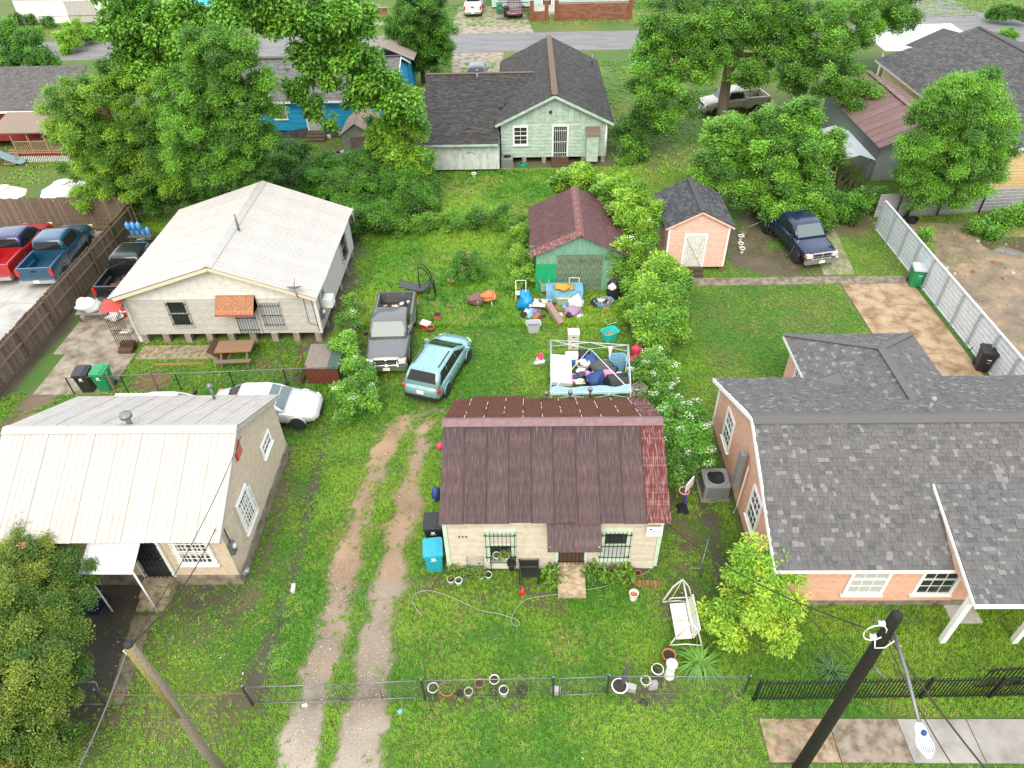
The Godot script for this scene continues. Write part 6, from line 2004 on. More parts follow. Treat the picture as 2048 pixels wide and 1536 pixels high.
	tree("elderflower_bush", "shrub full of white blossom clusters beside the junk canopy", P(1310, 780), bl, "small", dk * 1.3, lt, 70, 0.42, 0.04, "bark", "bush", 0.75)
	bl = []
	for q in [[1350, 825, 1.6, 40], [1390, 830, 1.6, 36], [1340, 870, 1.5, 36], [1385, 880, 1.6, 42], [1360, 920, 1.4, 40], [1345, 955, 1.0, 28], [1400, 910, 1.2, 28]]:
		bl.append(Bh(q[0], q[1], q[2], q[3]))
	tree("elderflower_bush", "largest white-flowering shrub between the cottage and peach house", P(1365, 950), bl, "small", dk * 1.3, md * 1.3, 70, 0.42, 0.05, "bark", "bush", 0.85)
	bl = []
	for q in [[700, 640, 1.1, 26], [690, 690, 1.1, 32], [715, 730, 1.2, 32], [735, 750, 1.0, 24], [700, 780, 1.0, 36], [735, 800, 0.7, 28], [705, 600, 0.9, 20], [690, 830, 0.6, 20]]:
		bl.append(Bh(q[0], q[1], q[2], q[3]))
	tree("rose_bush", "straggling bush with white flowers against the nose of the grey pickup", P(710, 790), bl, "small", dk * 1.4, lt, 55, 0.4, 0.03, "bark", "bush", 0.3)
	bl = []
	for q in [[930, 530, 0.7, 36], [955, 545, 0.6, 28], [915, 550, 0.5, 28], [945, 515, 0.9, 22]]:
		bl.append(Bh(q[0], q[1], q[2], q[3]))
	tree("oleander_bush", "low dark bush with pink tips in the middle of tall grass", P(935, 570), bl, "fine", dk * 1.5, md * 1.3, 60, 0.34, 0.03, "bark", "bush", 0.12, 0, "", Color(0.5, 0.2, 0.22))
	bl = []
	for q in [[800, 450, 0.7, 30], [850, 445, 0.7, 30], [900, 440, 0.7, 30], [950, 435, 0.8, 30], [1000, 432, 0.8, 32], [1035, 450, 0.7, 26]]:
		bl.append(Bh(q[0], q[1], q[2], q[3]))
	tree("hedge", "overgrown hedge along the back line of the cottage lot", P(920, 455), bl, "small", dk * 1.1, lt, 60, 0.5, 0.0, "bark", "hedge")
	bl = []
	for q in [[1215, 380, 3.2, 30], [1265, 395, 3.2, 36], [1245, 420, 3.0, 32], [1270, 445, 2.6, 38], [1240, 500, 2.2, 34], [1250, 540, 1.4, 30], [1300, 430, 2.4, 30], [1160, 355, 2.8, 32], [1120, 365, 2.2, 26], [1290, 470, 2.0, 30], [1265, 570, 1.0, 28], [1225, 510, 2.0, 24]]:
		bl.append(Bh(q[0], q[1], q[2], q[3]))
	tree("trumpet_vine", "lime green creeper swallowing the tin shed side nearest pink shed", P(1265, 570), bl, "mid", md, yl, 60, 0.45, 0.05, "bark", "creeper", 0.08)
	bl = []
	for q in [[1040, 470, 0.9, 28], [1035, 520, 0.8, 30], [1050, 550, 0.8, 28], [1075, 505, 2.0, 16], [1110, 495, 2.3, 12], [1030, 565, 0.5, 24]]:
		bl.append(Bh(q[0], q[1], q[2], q[3]))
	tree("ivy", "ivy and weeds climbing the tin shed corner beside green board", P(1045, 570), bl, "small", md, yl, 60, 0.4, 0.0, "bark", "creeper")
	bl = []
	for q in [[1670, 410, 0.9, 30], [1710, 405, 1.0, 34], [1745, 400, 0.9, 28], [1690, 430, 0.5, 24]]:
		bl.append(Bh(q[0], q[1], q[2], q[3]))
	tree("weed_hedge", "weedy hedge at the head of the tan driveway", P(1705, 430), bl, "mid", dk, md * 1.2, 60, 0.5, 0.0, "bark", "hedge")
	bl = []
	for q in [[1960, 455, 0.4, 26], [2000, 440, 0.4, 30], [2040, 430, 0.5, 30], [1985, 465, 0.3, 24]]:
		bl.append(Bh(q[0], q[1], q[2], q[3]))
	tree("weeds", "leafy weeds in the dirt lot at the foot of grey fence", P(2000, 460), bl, "mid", md, lt, 60, 0.45, 0.0, "bark", "weeds")
	bl = []
	for q in [[1848, 470, 0.4, 16], [1855, 495, 0.4, 14]]:
		bl.append(Bh(q[0], q[1], q[2], q[3]))
	tree("weeds", "small clump of weeds against the outside of white fence", P(1852, 490), bl, "mid", md, lt, 50, 0.3, 0.0, "bark", "weeds")
	bl = [Bh(2012, 72, 1.0, 22)]
	tree("boxwood", "clipped round bush beside the far grey road", P(2012, 90), bl, "small", md, lt, 60, 0.5, 0.0, "bark", "bush")
	bl = []
	for q in [[1990, 25, 1.0, 18], [2020, 28, 1.0, 22], [2045, 30, 1.0, 20]]:
		bl.append(Bh(q[0], q[1], q[2], q[3]))
	tree("flower_bush", "dark bush with orange flowers beyond the side road", P(2015, 45), bl, "mid", dk, md, 50, 0.5, 0.0, "bark", "bush", 0.3, 0, "", Color(0.7, 0.35, 0.1))
	bl = []
	for q in [[1160, 350, 1.3, 30], [1130, 375, 1.4, 28], [1200, 372, 1.8, 30], [1240, 372, 1.6, 28]]:
		bl.append(Bh(q[0], q[1], q[2], q[3]))
	tree("grape_vine", "lime creeper mounded behind the tin shed roof", P(1180, 375), bl, "mid", lt, yl, 60, 0.45, 0.0, "bark", "creeper")
	print("leaf clusters ", leaves_total)
func strap_plant(called, label, at, n, ln, wd, c, cat = "plant"):
	var t = thing(called, label, cat, at)
	for k in 3:
		var st = sg()
		for i in n / 3:
			var a = rr(0, TAU)
			var d = Vector3(cos(a), 0, sin(a))
			var s = d.cross(Vector3.UP) * wd * 0.5
			var l = ln * rr(0.6, 1.1)
			var o = d * rr(0, 0.15) + Vector3(rr(-0.2, 0.2), 0, rr(-0.2, 0.2)) * (ln * 0.6)
			var pts = []
			for j in 6:
				var f = j / 5.0
				pts.append(o + Vector3.UP * l * (0.95 * f - 0.75 * f * f) + d * l * 0.85 * f * f + Vector3.UP * 0.02)
			for j in 5:
				var w0 = 1.0 - pow(j / 5.0, 2.5)
				var w1 = 1.0 - pow((j + 1) / 5.0, 2.5)
				quad(st, pts[j] - s * w0, pts[j] + s * w0, pts[j + 1] + s * w1, pts[j + 1] - s * w1)
		var key = "%s%d" % [called, k]
		if not M.has(key):
			var m = mat(key, S(c.r * (0.75 + 0.25 * k), c.g * (0.8 + 0.2 * k), c.b), 0.5)
			m.backlight_enabled = true
			m.backlight = S(c.r, c.g, c.b)
		obj("leaves", st, key, t)
	return t

# ---------- fences ----------
func pickets(parent, ms, a: Vector3, b: Vector3, h, w, th, jit = 0.04):
	var n = int((b - a).length() / w)
	var u = (b - a).normalized()
	var bs = Basis(u, Vector3.UP, u.cross(Vector3.UP))
	for i in n:
		var hh = h + rr(-jit, jit)
		pc("picket", parent, ms[rng.randi() % ms.size()], a + u * (i + 0.5) * w + Vector3(0, hh / 2 + 0.02, 0), Vector3(w * 0.95, hh, th), bs * Basis(Vector3.BACK, rr(-0.012, 0.012)))
func link_mesh(parent, a: Vector3, b: Vector3, y0, y1, m = "wire_grey", gap = 0.075):
	# woven wire between two posts: two families of slanting wires
	var st = sg()
	var u = (b - a).normalized()
	var w = (b - a).length()
	var h = y1 - y0
	var o = Vector3(a.x, y0, a.z)
	var n = int((w + h) / gap)
	for i in n:
		var s = i * gap - h
		for d in 2:
			var x0 = s
			var x1 = s + h
			var t0 = 0.0
			var t1 = 1.0
			if x0 < 0:
				t0 = -x0 / h
				x0 = 0.0
			if x1 > w:
				t1 = (w - s) / h
				x1 = w
			if t1 - t0 < 0.02:
				continue
			var p = o + u * (x0 if d == 0 else x0) + Vector3(0, h * (t0 if d == 0 else 1 - t0), 0)
			var q = o + u * x1 + Vector3(0, h * (t1 if d == 0 else 1 - t1), 0)
			barr(st, p, q, 0.0016)
	var ob = obj("wire_mesh", st, m, parent)
	ob.set_meta("kind", "stuff")
	return ob
func post(parent, m, at: Vector3, h, r = 0.03):
	var st = sg(true)
	lathe(st, [[r, 0.0], [r, h], [r * 1.15, h], [r * 1.1, h + 0.03], [0.001, h + 0.05]], 10, Transform3D(Basis(), at))
	return obj("post", st, m, parent)
func link_gate(called, label, a: Vector3, b: Vector3, h, mid = false):
	var g = site(called, label, "gate", (a + b) / 2)
	var pts = [a + Vector3(0, 0.08, 0), b + Vector3(0, 0.08, 0), b + Vector3(0, h, 0), a + Vector3(0, h, 0)]
	for i in 4:
		rod("frame_tube", g, "galv", [pts[i], pts[(i + 1) % 4]], 0.017, 8)
	if mid:
		rod("frame_tube", g, "galv", [(pts[0] + pts[1]) / 2, (pts[2] + pts[3]) / 2], 0.016, 6)
	link_mesh(g, a, b, 0.09, h)
	return g
func make_fences():
	var ws = ["wood_grey", "wood_grey2", "wood_grey3", "wood_grey"]
	var f = site("wooden_fence", "long weathered grey picket fence beside the concrete drive", "fence", Vector3(-24, 0, -31))
	pickets(f, ws, Vector3(-24.0, 0.0, -20.5), Vector3(-24.0, 0.0, -36.3), 1.8, 0.142, 0.02)
	pickets(f, ["wood_moss", "wood_grey", "wood_grey2"], Vector3(-24.0, 0.0, -36.3), Vector3(-24.1, 0.0, -39.4), 1.8, 0.142, 0.02)
	for y in [0.12, 0.95, 1.62]:
		beam("rail", f, "wood_grey2", Vector3(-23.95, y, -20.5), Vector3(-23.95, y, -39.3), 0.045, 0.09)
	for k in 8:
		pc("post", f, "wood_grey3", Vector3(-23.9, 0.88, -21.5 - k * 2.45), Vector3(0.1, 1.76, 0.1))
	beam("kickboard", f, "wood_grey3", Vector3(-23.9, 0.1, -20.5), Vector3(-23.9, 0.1, -39.2), 0.04, 0.2)
	var f2 = site("wooden_fence", "dark stained wooden fence behind the parked blue and red pickups", "fence", Vector3(-32, 0, -39.5))
	pickets(f2, ["wood_grey3", "wood_grey", "wood_grey3"], Vector3(-39.5, 0.0, -39.35), Vector3(-24.15, 0.0, -39.55), 2.05, 0.142, 0.02, 0.05)
	for y in [0.4, 1.6]:
		beam("rail", f2, "wood_grey3", Vector3(-39.5, y, -39.42), Vector3(-24.2, y, -39.62), 0.045, 0.09)
	block("base_beam", f2, "wood_grey3", -39, -24.3, 0.05, 0.28, -39.25, -39.05)
	# white sheet metal fence, ribs along its length
	mat("fence_white", S(0.682, 0.715, 0.748), 0.35, "dust", 0.5, 0.1)
	mat("fence_post", S(0.36, 0.42, 0.45), 0.5, "", 1, 0.3)
	mat("fence_grey", S(0.36, 0.36, 0.39), 0.45, "dust", 0.5, 0.3)
	var w = site("metal_fence", "long white ribbed metal fence with grey posts along the driveway", "fence", Vector3(20.6, 0, -28))
	var z = -37.8
	var k = 0
	while z < -14:
		corr(w, "fence_white", Vector3(20.62, 0.08, z), Vector3.UP, Vector3(0, 0, 1), 1.76, 1.6, 0.22, 0.018, 0.75, "panel", 1)
		pc("post", w, "fence_post", Vector3(20.55, 0.92, z), Vector3(0.07, 1.84, 0.06))
		z += 1.6
	pc("cap_rail", w, "fence_white", Vector3(20.62, 1.87, -26.2), Vector3(0.1, 0.05, 23.3))
	pc("bottom_rail", w, "fence_white", Vector3(20.6, 0.07, -26.2), Vector3(0.05, 0.06, 23.3))
	var g = site("metal_fence", "grey ribbed metal fence crossing behind the dirt lot", "fence", Vector3(28, 0, -39.8))
	for i in 6:
		var x = 21.0 + i * 2.6
		corr(g, "fence_grey", Vector3(x, 0.05, -39.3 - i * 0.2), Vector3.UP, Vector3(1, 0, -0.077).normalized(), 1.5, 2.62, 0.21, 0.016, 0.75, "panel", 1)
		rod("post", g, "black_metal", [Vector3(x + 1.3, 0, -39.28 - i * 0.2 - 0.05), Vector3(x + 1.3, 1.7, -39.3 - i * 0.2)], 0.04)
	# black iron fence
	var ir = site("iron_fence", "black iron picket fence between sidewalk and peach house lawn", "fence", Vector3(11, 0, -10.1))
	var fa = P(1507, 1402)
	var fb = P(2060, 1394)
	var n = 78
	for i in n:
		var p = fa.lerp(fb, (i + 0.5) / n)
		pc("picket", ir, "black_metal", p + Vector3(0, 0.64, 0), Vector3(0.022, 1.16, 0.022))
	for i in 5:
		pc("post", ir, "black_metal", fa.lerp(fb, [0.0, 0.31, 0.6, 0.85, 1.0][i]) + Vector3(0, 0.62, 0.0), Vector3(0.085, 1.24, 0.085))
	for y in [0.16, 1.06]:
		beam("rail", ir, "black_metal", fa + Vector3(0, y, 0), fb + Vector3(0, y, 0), 0.035)
	var ig = site("iron_gate", "open black iron gate leaf swung inside the picket fence", "gate", P(2000, 1385))
	var ga = P(1945, 1380)
	var gb = P(2070, 1372)
	for i in 14:
		pc("picket", ig, "black_metal", ga.lerp(gb, (i + 0.5) / 14) + Vector3(0, 0.72, 0), Vector3(0.022, 1.1, 0.022))
	for y in [0.2, 1.15]:
		beam("rail", ig, "black_metal", ga + Vector3(0, y, 0), gb + Vector3(0, y, 0), 0.035)
	# chain link across the front of the lot
	var y1 = 1.08
	var A = P(505, 1410)
	var B = P(686, 1404)
	var C = P(694, 1404)
	var D = P(838, 1397)
	var E2 = P(850, 1397)
	var F = P(1106, 1392)
	var G = P(1118, 1393)
	var H = P(1208, 1389)
	var I = P(1214, 1388)
	var J = P(1486, 1390)
	link_gate("drive_gate", "wide chain link gate leaf hung on the corner post", A + Vector3(0.06, 0, 0), B, y1)
	link_gate("drive_gate", "narrower chain link gate leaf beside the flower pots", C, D, y1, true)
	link_gate("walk_gate", "small chain link walk gate in line with the cottage steps", G, H, y1, true)
	for q in [[E2, F, "chain link fence with flower pots lined along its inside"], [I, J, "chain link fence run between walk gate and black iron fence"]]:
		var c = site("chain_link_fence", q[2], "fence", (q[0] + q[1]) / 2)
		link_mesh(c, q[0], q[1], 0.05, y1)
		rod("top_rail", c, "galv", [q[0] + Vector3(0, y1, 0), q[1] + Vector3(0, y1, 0)], 0.015, 8)
		post(c, "galv", q[0], y1 + 0.06, 0.035)
		post(c, "galv", q[1], y1 + 0.06, 0.035)
		rod("wire", c, "galv", [q[0] + Vector3(0, 0.06, 0), q[1] + Vector3(0, 0.06, 0)], 0.006, 4)
	tag(post(self, "galv", A, y1 + 0.08, 0.04), "galvanised corner post holding the wide drive gate", "post")
	# left yard: sagging rusty top wire, fallen gate panel
	var lf = site("wire_fence", "sagging rusty fence wire between fallen gate and drive gate post", "fence", P(360, 1400))
	mat("rusty_wire", S(0.22, 0.09, 0.06), 0.8)
	var pts = []
	for i in 9:
		var t = i / 8.0
		pts.append(P(215, 1412).lerp(A, t) + Vector3(0, 0.75 - 0.12 * sin(t * PI), 0))
	rod("wire", lf, "rusty_wire", pts, 0.012, 5)
	link_mesh(lf, P(215, 1412), A, 0.1, 0.68, "wire_grey", 0.1)
	post(lf, "galv", P(215, 1412), 1.0, 0.04)
	var gl = link_gate("yard_gate", "bent chain link gate leaning open beside the crape myrtle", P(120, 1412), P(210, 1412), 1.0)
	gl.rotation.x = -0.25
	pc("license_plate", gl, "white", Vector3(0.25, 0.62, 0.02), Vector3(0.3, 0.15, 0.02), Basis(Vector3.BACK, -0.5))
	# back yard of the bungalow
	var bf = site("chain_link_fence", "low chain link fence behind the beige bungalow with galvanised rail", "fence", P(420, 770))
	var p0 = P(150, 790)
	var p1 = P(682, 768)
	for i in 6:
		post(bf, "galv", p0.lerp(p1, i / 5.0), 1.0)
	rod("top_rail", bf, "galv", [p0 + Vector3(0, 1.0, 0), p1 + Vector3(0, 1.0, 0)], 0.02)
	link_mesh(bf, p0, p1, 0.05, 1.0, "wire_grey", 0.1)
	var fg = site("drive_gate", "black barred driveway gate across the street", "gate", Vector3(-1.6, 0, -88))
	for i in 12:
		pc("bar", fg, "black_metal", Vector3(-3.2 + i * 0.32, 0.95, -88), Vector3(0.03, 1.7, 0.03))
	for y in [0.15, 1.0, 1.8]:
		pc("rail", fg, "black_metal", Vector3(-1.45, y, -88), Vector3(3.7, 0.06, 0.05))
	var cf = site("chain_link_fence", "far chain link fence running past the scrub across the street", "fence", P(80, 25))
	for i in 7:
		post(cf, "galv", Vector3(-56 + i * 3.5, 0, -88.5), 1.3)
	rod("top_rail", cf, "wire", [Vector3(-56, 1.3, -88.5), Vector3(-35, 1.3, -88.5)], 0.03)

# ---------- small things ----------
func blob(st, c: Vector3, r: Vector3, lump = 0.2, n = 10, flatten = 0.0):
	var rings = []
	var sd = rr(0, 100)
	for i in range(1, n):
		var a = PI * i / n
		var ring_ = []
		for j in n + 2:
			var b = -TAU * j / (n + 2)
			var d = Vector3(sin(a) * cos(b), -cos(a), sin(a) * sin(b))
			var k = 1.0 + lump * nz.get_noise_3d(d.x * 60 + sd, d.y * 60, d.z * 60) * 1.6
			var p = d * r * k
			p.y = maxf(p.y, -r.y * (1 - flatten))
			ring_.append(c + p)
		rings.append(ring_)
	loft(st, rings)
func sack(called, label, cat, at: Vector3, r: Vector3, m, lump = 0.35):
	var st = sg(true)
	blob(st, Vector3(0, r.y * 0.8, 0), r, lump, 10, 0.2)
	var o = obj(called, st, m)
	o.position = at
	return tag(o, label, cat)
func tub(called, label, at: Vector3, s: Vector3, m, turn = 0.0, fill = "", cat = "tub"):
	var t = thing(called, label, cat, at, turn)
	var st = sg()
	var th = 0.02
	var rings = []
	for q in [[0.78, 0.0], [1.0, 1.0], [1.07, 1.0], [1.07, 0.93], [0.96, 0.93], [0.96, 0.98], [0.74, 0.05]]:
		var a = []
		for k in 12:
			var an = TAU * k / 12 + PI / 12
			var cx = signf(cos(an)) * pow(absf(cos(an)), 0.45)
			var cz = signf(sin(an)) * pow(absf(sin(an)), 0.45)
			a.append(Vector3(cx * s.x * 0.5 * q[0], s.y * q[1], -cz * s.z * 0.5 * q[0]))
		rings.append(a)
	rings[3] = rings[2]
	loft(st, [rings[0], rings[1], rings[2], rings[5], rings[6]])
	obj("shell", st, m, t)
	if fill != "":
		pc("contents", t, fill, Vector3(0, s.y * 0.5, 0), Vector3(s.x * 0.78, 0.02, s.z * 0.78))
	return t
func pot(label, at: Vector3, r, h, m, leafy = 0.0, called = "flower_pot", rimm = "", group = ""):
	var t = thing(called, label, "pot", at, 0.0, group)
	var st = sg(true)
	lathe(st, [[r * 0.68, 0.0], [r * 0.9, h * 0.8], [r * 1.04, h * 0.82], [r * 1.06, h], [r * 0.9, h], [r * 0.86, h * 0.83]], 16, Transform3D(), false)
	obj("body", st, m, t)
	var so = sg()
	lathe(so, [[0.001, h * 0.84], [r * 0.88, h * 0.84], [r * 0.88, h * 0.86], [0.001, h * 0.87]], 14)
	obj("soil", so, "soil", t)
	if rimm != "":
		var rs = sg(true)
		lathe(rs, [[r * 1.0, h * 0.96], [r * 1.12, h * 0.97], [r * 1.12, h * 1.02], [r * 0.94, h * 1.03]], 16, Transform3D(), false)
		obj("rim", rs, rimm, t)
	if leafy > 0:
		var xf = []
		var cl = []
		for k in int(14 * leafy) + 3:
			xf.append(Transform3D(Basis(Vector3.UP, rr(0, TAU)).scaled(Vector3.ONE * rr(0.45, 0.8) * minf(1.0, leafy + 0.4)), Vector3(rr(-r, r) * 0.9, h + rr(0.0, 0.22) * leafy, rr(-r, r) * 0.9)))
			var c = Color(0.08, 0.2, 0.02).lerp(Color(0.25, 0.36, 0.04), rng.randf())
			cl.append(c)
		mm("foliage", t, LEAF["small"], "leaf", xf, cl, "stuff")
	return t
func cart(label, at: Vector3, turn, m, logo = true, group = "", lidm = ""):
	var t = thing("wheeled_bin", label, "bin", at, turn, group)
	var st = sg()
	rbox(st, Vector3(0, 0.52, 0), Vector3(0.52, 0.98, 0.56), 0.06, Basis(), 1.24)
	obj("bin_body", st, m, t)
	var lid = sg()
	rbox(lid, Vector3(0, 1.05, 0.01), Vector3(0.7, 0.09, 0.78), 0.08, Basis(Vector3.RIGHT, 0.05), 0.94)
	var lo = obj("lid", lid, m if lidm == "" else lidm, t)
	for k in 2:
		pc("lid_ridge", lo, m if lidm == "" else lidm, Vector3(0.12 + k * 0.1, 1.1, 0.01), Vector3(0.04, 0.03, 0.6), Basis(Vector3.RIGHT, 0.05))
	rod("handle", t, m, [Vector3(-0.28, 1.0, -0.38), Vector3(0.28, 1.0, -0.38)], 0.022)
	for s in [-1, 1]:
		var w = sg(true)
		lathe(w, [[0.001, -0.03], [0.13, -0.03], [0.13, 0.03], [0.001, 0.03]], 14, Transform3D(Basis(Vector3.BACK, PI / 2), Vector3(s * 0.27, 0.13, -0.26)))
		obj("wheel", w, "rubber", t)
	if logo:
		var lg = sg()
		lathe(lg, [[0.001, 0.0], [0.07, 0.0], [0.07, 0.006], [0.001, 0.006]], 14, Transform3D(Basis(Vector3.RIGHT, PI / 2 - 0.12), Vector3(0, 0.84, 0.335)))
		obj("emblem", lg, "white", t)
		pc("lettering", t, "white", Vector3(0, 0.72, 0.328), Vector3(0.2, 0.018, 0.012), Basis(Vector3.RIGHT, -0.12))
	else:
		for k in 2:
			pc("sticker", t, "white", Vector3(0.06, 0.7 - k * 0.14, 0.325 - k * 0.016), Vector3(0.16, 0.03, 0.012), Basis(Vector3.RIGHT, -0.12))
	return t
func condenser(label, at: Vector3, s):
	var t = thing("air_conditioner", label, "air conditioner", at)
	pc("pad", t, "concrete", Vector3(0, 0.04, 0), Vector3(s + 0.15, 0.08, s + 0.15))
	var st = sg()
	rbox(st, Vector3(0, 0.42, 0), Vector3(s, 0.68, s), 0.08)
	obj("casing", st, "grey_plastic", t)
	var lv = sg()
	for k in 16:
		for q in [[1, 0], [-1, 0], [0, 1], [0, -1]]:
			var o = (k - 7.5) * s * 0.052
			boxx(lv, Vector3(q[0] * (s / 2 + 0.004) + q[1] * o, 0.42, q[1] * (s / 2 + 0.004) + q[0] * o), Vector3(0.015, 0.56, 0.015))
	obj("louvres", lv, "galv", t)
	var top = sg()
	lathe(top, [[s * 0.36, 0.765], [s * 0.47, 0.765], [s * 0.46, 0.8], [s * 0.36, 0.8]], 20, Transform3D(), false)
	obj("fan_ring", top, "grey_plastic", t)
	pc("fan_well", t, "dark", Vector3(0, 0.765, 0), Vector3(s * 0.62, 0.01, s * 0.62))
	for k in 3:
		pc("fan_blade", t, "black_plastic", Basis(Vector3.UP, k * TAU / 3) * Vector3(s * 0.17, 0.785, 0), Vector3(s * 0.28, 0.012, s * 0.16), Basis(Vector3.UP, k * TAU / 3) * Basis(Vector3.RIGHT, 0.3))
	var gr = sg()
	for k in 4:
		lathe(gr, [[s * 0.09 * (k + 1) - 0.003, 0.805], [s * 0.09 * (k + 1) + 0.003, 0.805], [s * 0.09 * (k + 1), 0.811]], 18, Transform3D(), false)
	obj("fan_guard", gr, "black_metal", t)
	return t
func umbrella(label, at: Vector3, r, h, m):
	var t = thing("patio_umbrella", label, "umbrella", at)
	rod("pole", t, "wood_brown", [Vector3(0, 0, 0), Vector3(0, h, 0)], 0.025)
	for tier in [[r, h - 0.55, 0.28 * r, h - 0.05], [0.34 * r, h - 0.02, 0.02, h + 0.14]]:
		for k in 8:
			var a = TAU * k / 8
			var b = TAU * (k + 1) / 8
			var st = sg()
			quad(st, Vector3(cos(b) * tier[0], tier[1], sin(b) * tier[0]), Vector3(cos(a) * tier[0], tier[1], sin(a) * tier[0]), Vector3(cos(a) * tier[2], tier[3], sin(a) * tier[2]), Vector3(cos(b) * tier[2], tier[3], sin(b) * tier[2]))
			obj("canopy_panel", st, m, t)
	var bs = sg(true)
	lathe(bs, [[0.25, 0], [0.25, 0.06], [0.05, 0.12]], 14)
	obj("base", bs, "dark", t)
func lounge_swing():
	# curved hanging lounge chair, black
	var o = P(845, 592)
	var t = thing("hanging_chair", "black curved hanging lounger with canopy hoop standing in tall grass", "chair", o)
	var hoop = []
	for i in 10:
		var a = lerpf(-0.25, 2.0, i / 9.0)
		hoop.append(Vector3(0.55 - 0.9 * (1 - cos(a)) * 0.55 + 0.15, 0.12 + 1.75 * sin(a * 0.8) , 0.0))
	for s in [-0.35, 0.35]:
		var q = []
		for p in hoop:
			q.append(p + Vector3(0, 0, s * 0.5))
		rod("hoop", t, "black_metal", q, 0.03)
	rod("foot", t, "black_metal", [Vector3(-0.4, 0.04, -0.5), Vector3(0.7, 0.04, -0.35)], 0.03)
	rod("foot", t, "black_metal", [Vector3(0.1, 0.04, 0.4), Vector3(0.7, 0.04, -0.35)], 0.03)
	rod("foot", t, "black_metal", [Vector3(-0.3, 0.04, 0.35), Vector3(0.9, 0.04, 0.3)], 0.03)
	var st = sg()
	var pr = [Vector3(-1.15, 0.75, 0), Vector3(-0.9, 0.72, 0), Vector3(-0.2, 0.5, 0), Vector3(0.1, 0.48, 0), Vector3(0.45, 0.75, 0), Vector3(0.65, 1.1, 0)]
	for i in pr.size() - 1:
		var d = pr[i + 1] - pr[i]
		boxx(st, (pr[i] + pr[i + 1]) / 2, Vector3(0.62, 0.05, d.length()), facing(d))
	obj("seat", st, "fabric_grey", t)
	for s in [-0.33, 0.33]:
		var q = []
		for p in pr:
			q.append(p + Vector3(0, 0.02, s))
		rod("side_rail", t, "black_metal", q, 0.022)
	rod("mast", t, "black_metal", [Vector3(-0.02, 0.05, 0), Vector3(-0.1, 1.0, 0), Vector3(-0.05, 1.95, 0)], 0.03)
func bench_swing():
	var t = thing("swing_bench", "white metal garden swing bench with twin seat panels by the lilies", "bench", P(1360, 1258), 0.0)
	mat("cream_metal", S(0.66, 0.64, 0.58), 0.5, "dust", 2)
	# seat runs away from the street; back on the right
	for k in 2:
		pc("seat_panel", t, "cream_metal", Vector3(-0.05 , 0.5, -0.3 + k * 0.62), Vector3(0.48, 0.05, 0.6), Basis(Vector3.BACK, 0.12))
		pc("back_panel", t, "cream_metal", Vector3(0.3, 0.78, -0.3 + k * 0.62), Vector3(0.05, 0.5, 0.6), Basis(Vector3.BACK, -0.3))
	for z in [-0.75, 0.75]:
		rod("leg", t, "cream_metal", [Vector3(-0.55, 0, z), Vector3(-0.45, 0.5, z), Vector3(-0.25, 1.2, z), Vector3(0.0, 1.62, z), Vector3(0.25, 1.2, z), Vector3(0.45, 0.5, z), Vector3(0.55, 0, z)], 0.026, 8)
		rod("brace", t, "cream_metal", [Vector3(-0.5, 0.35, z), Vector3(0.0, 0.42, z), Vector3(0.5, 0.35, z)], 0.02)
		rod("hanger", t, "cream_metal", [Vector3(0.0, 1.6, z), Vector3(-0.3, 0.55, z * 0.85)], 0.012)
		rod("armrest", t, "cream_metal", [Vector3(-0.35, 0.52, z * 0.85), Vector3(-0.3, 0.75, z * 0.85), Vector3(0.3, 0.8, z * 0.85)], 0.02)
	rod("top_bar", t, "cream_metal", [Vector3(0, 1.62, -0.75), Vector3(0, 1.62, 0.75)], 0.028, 8)
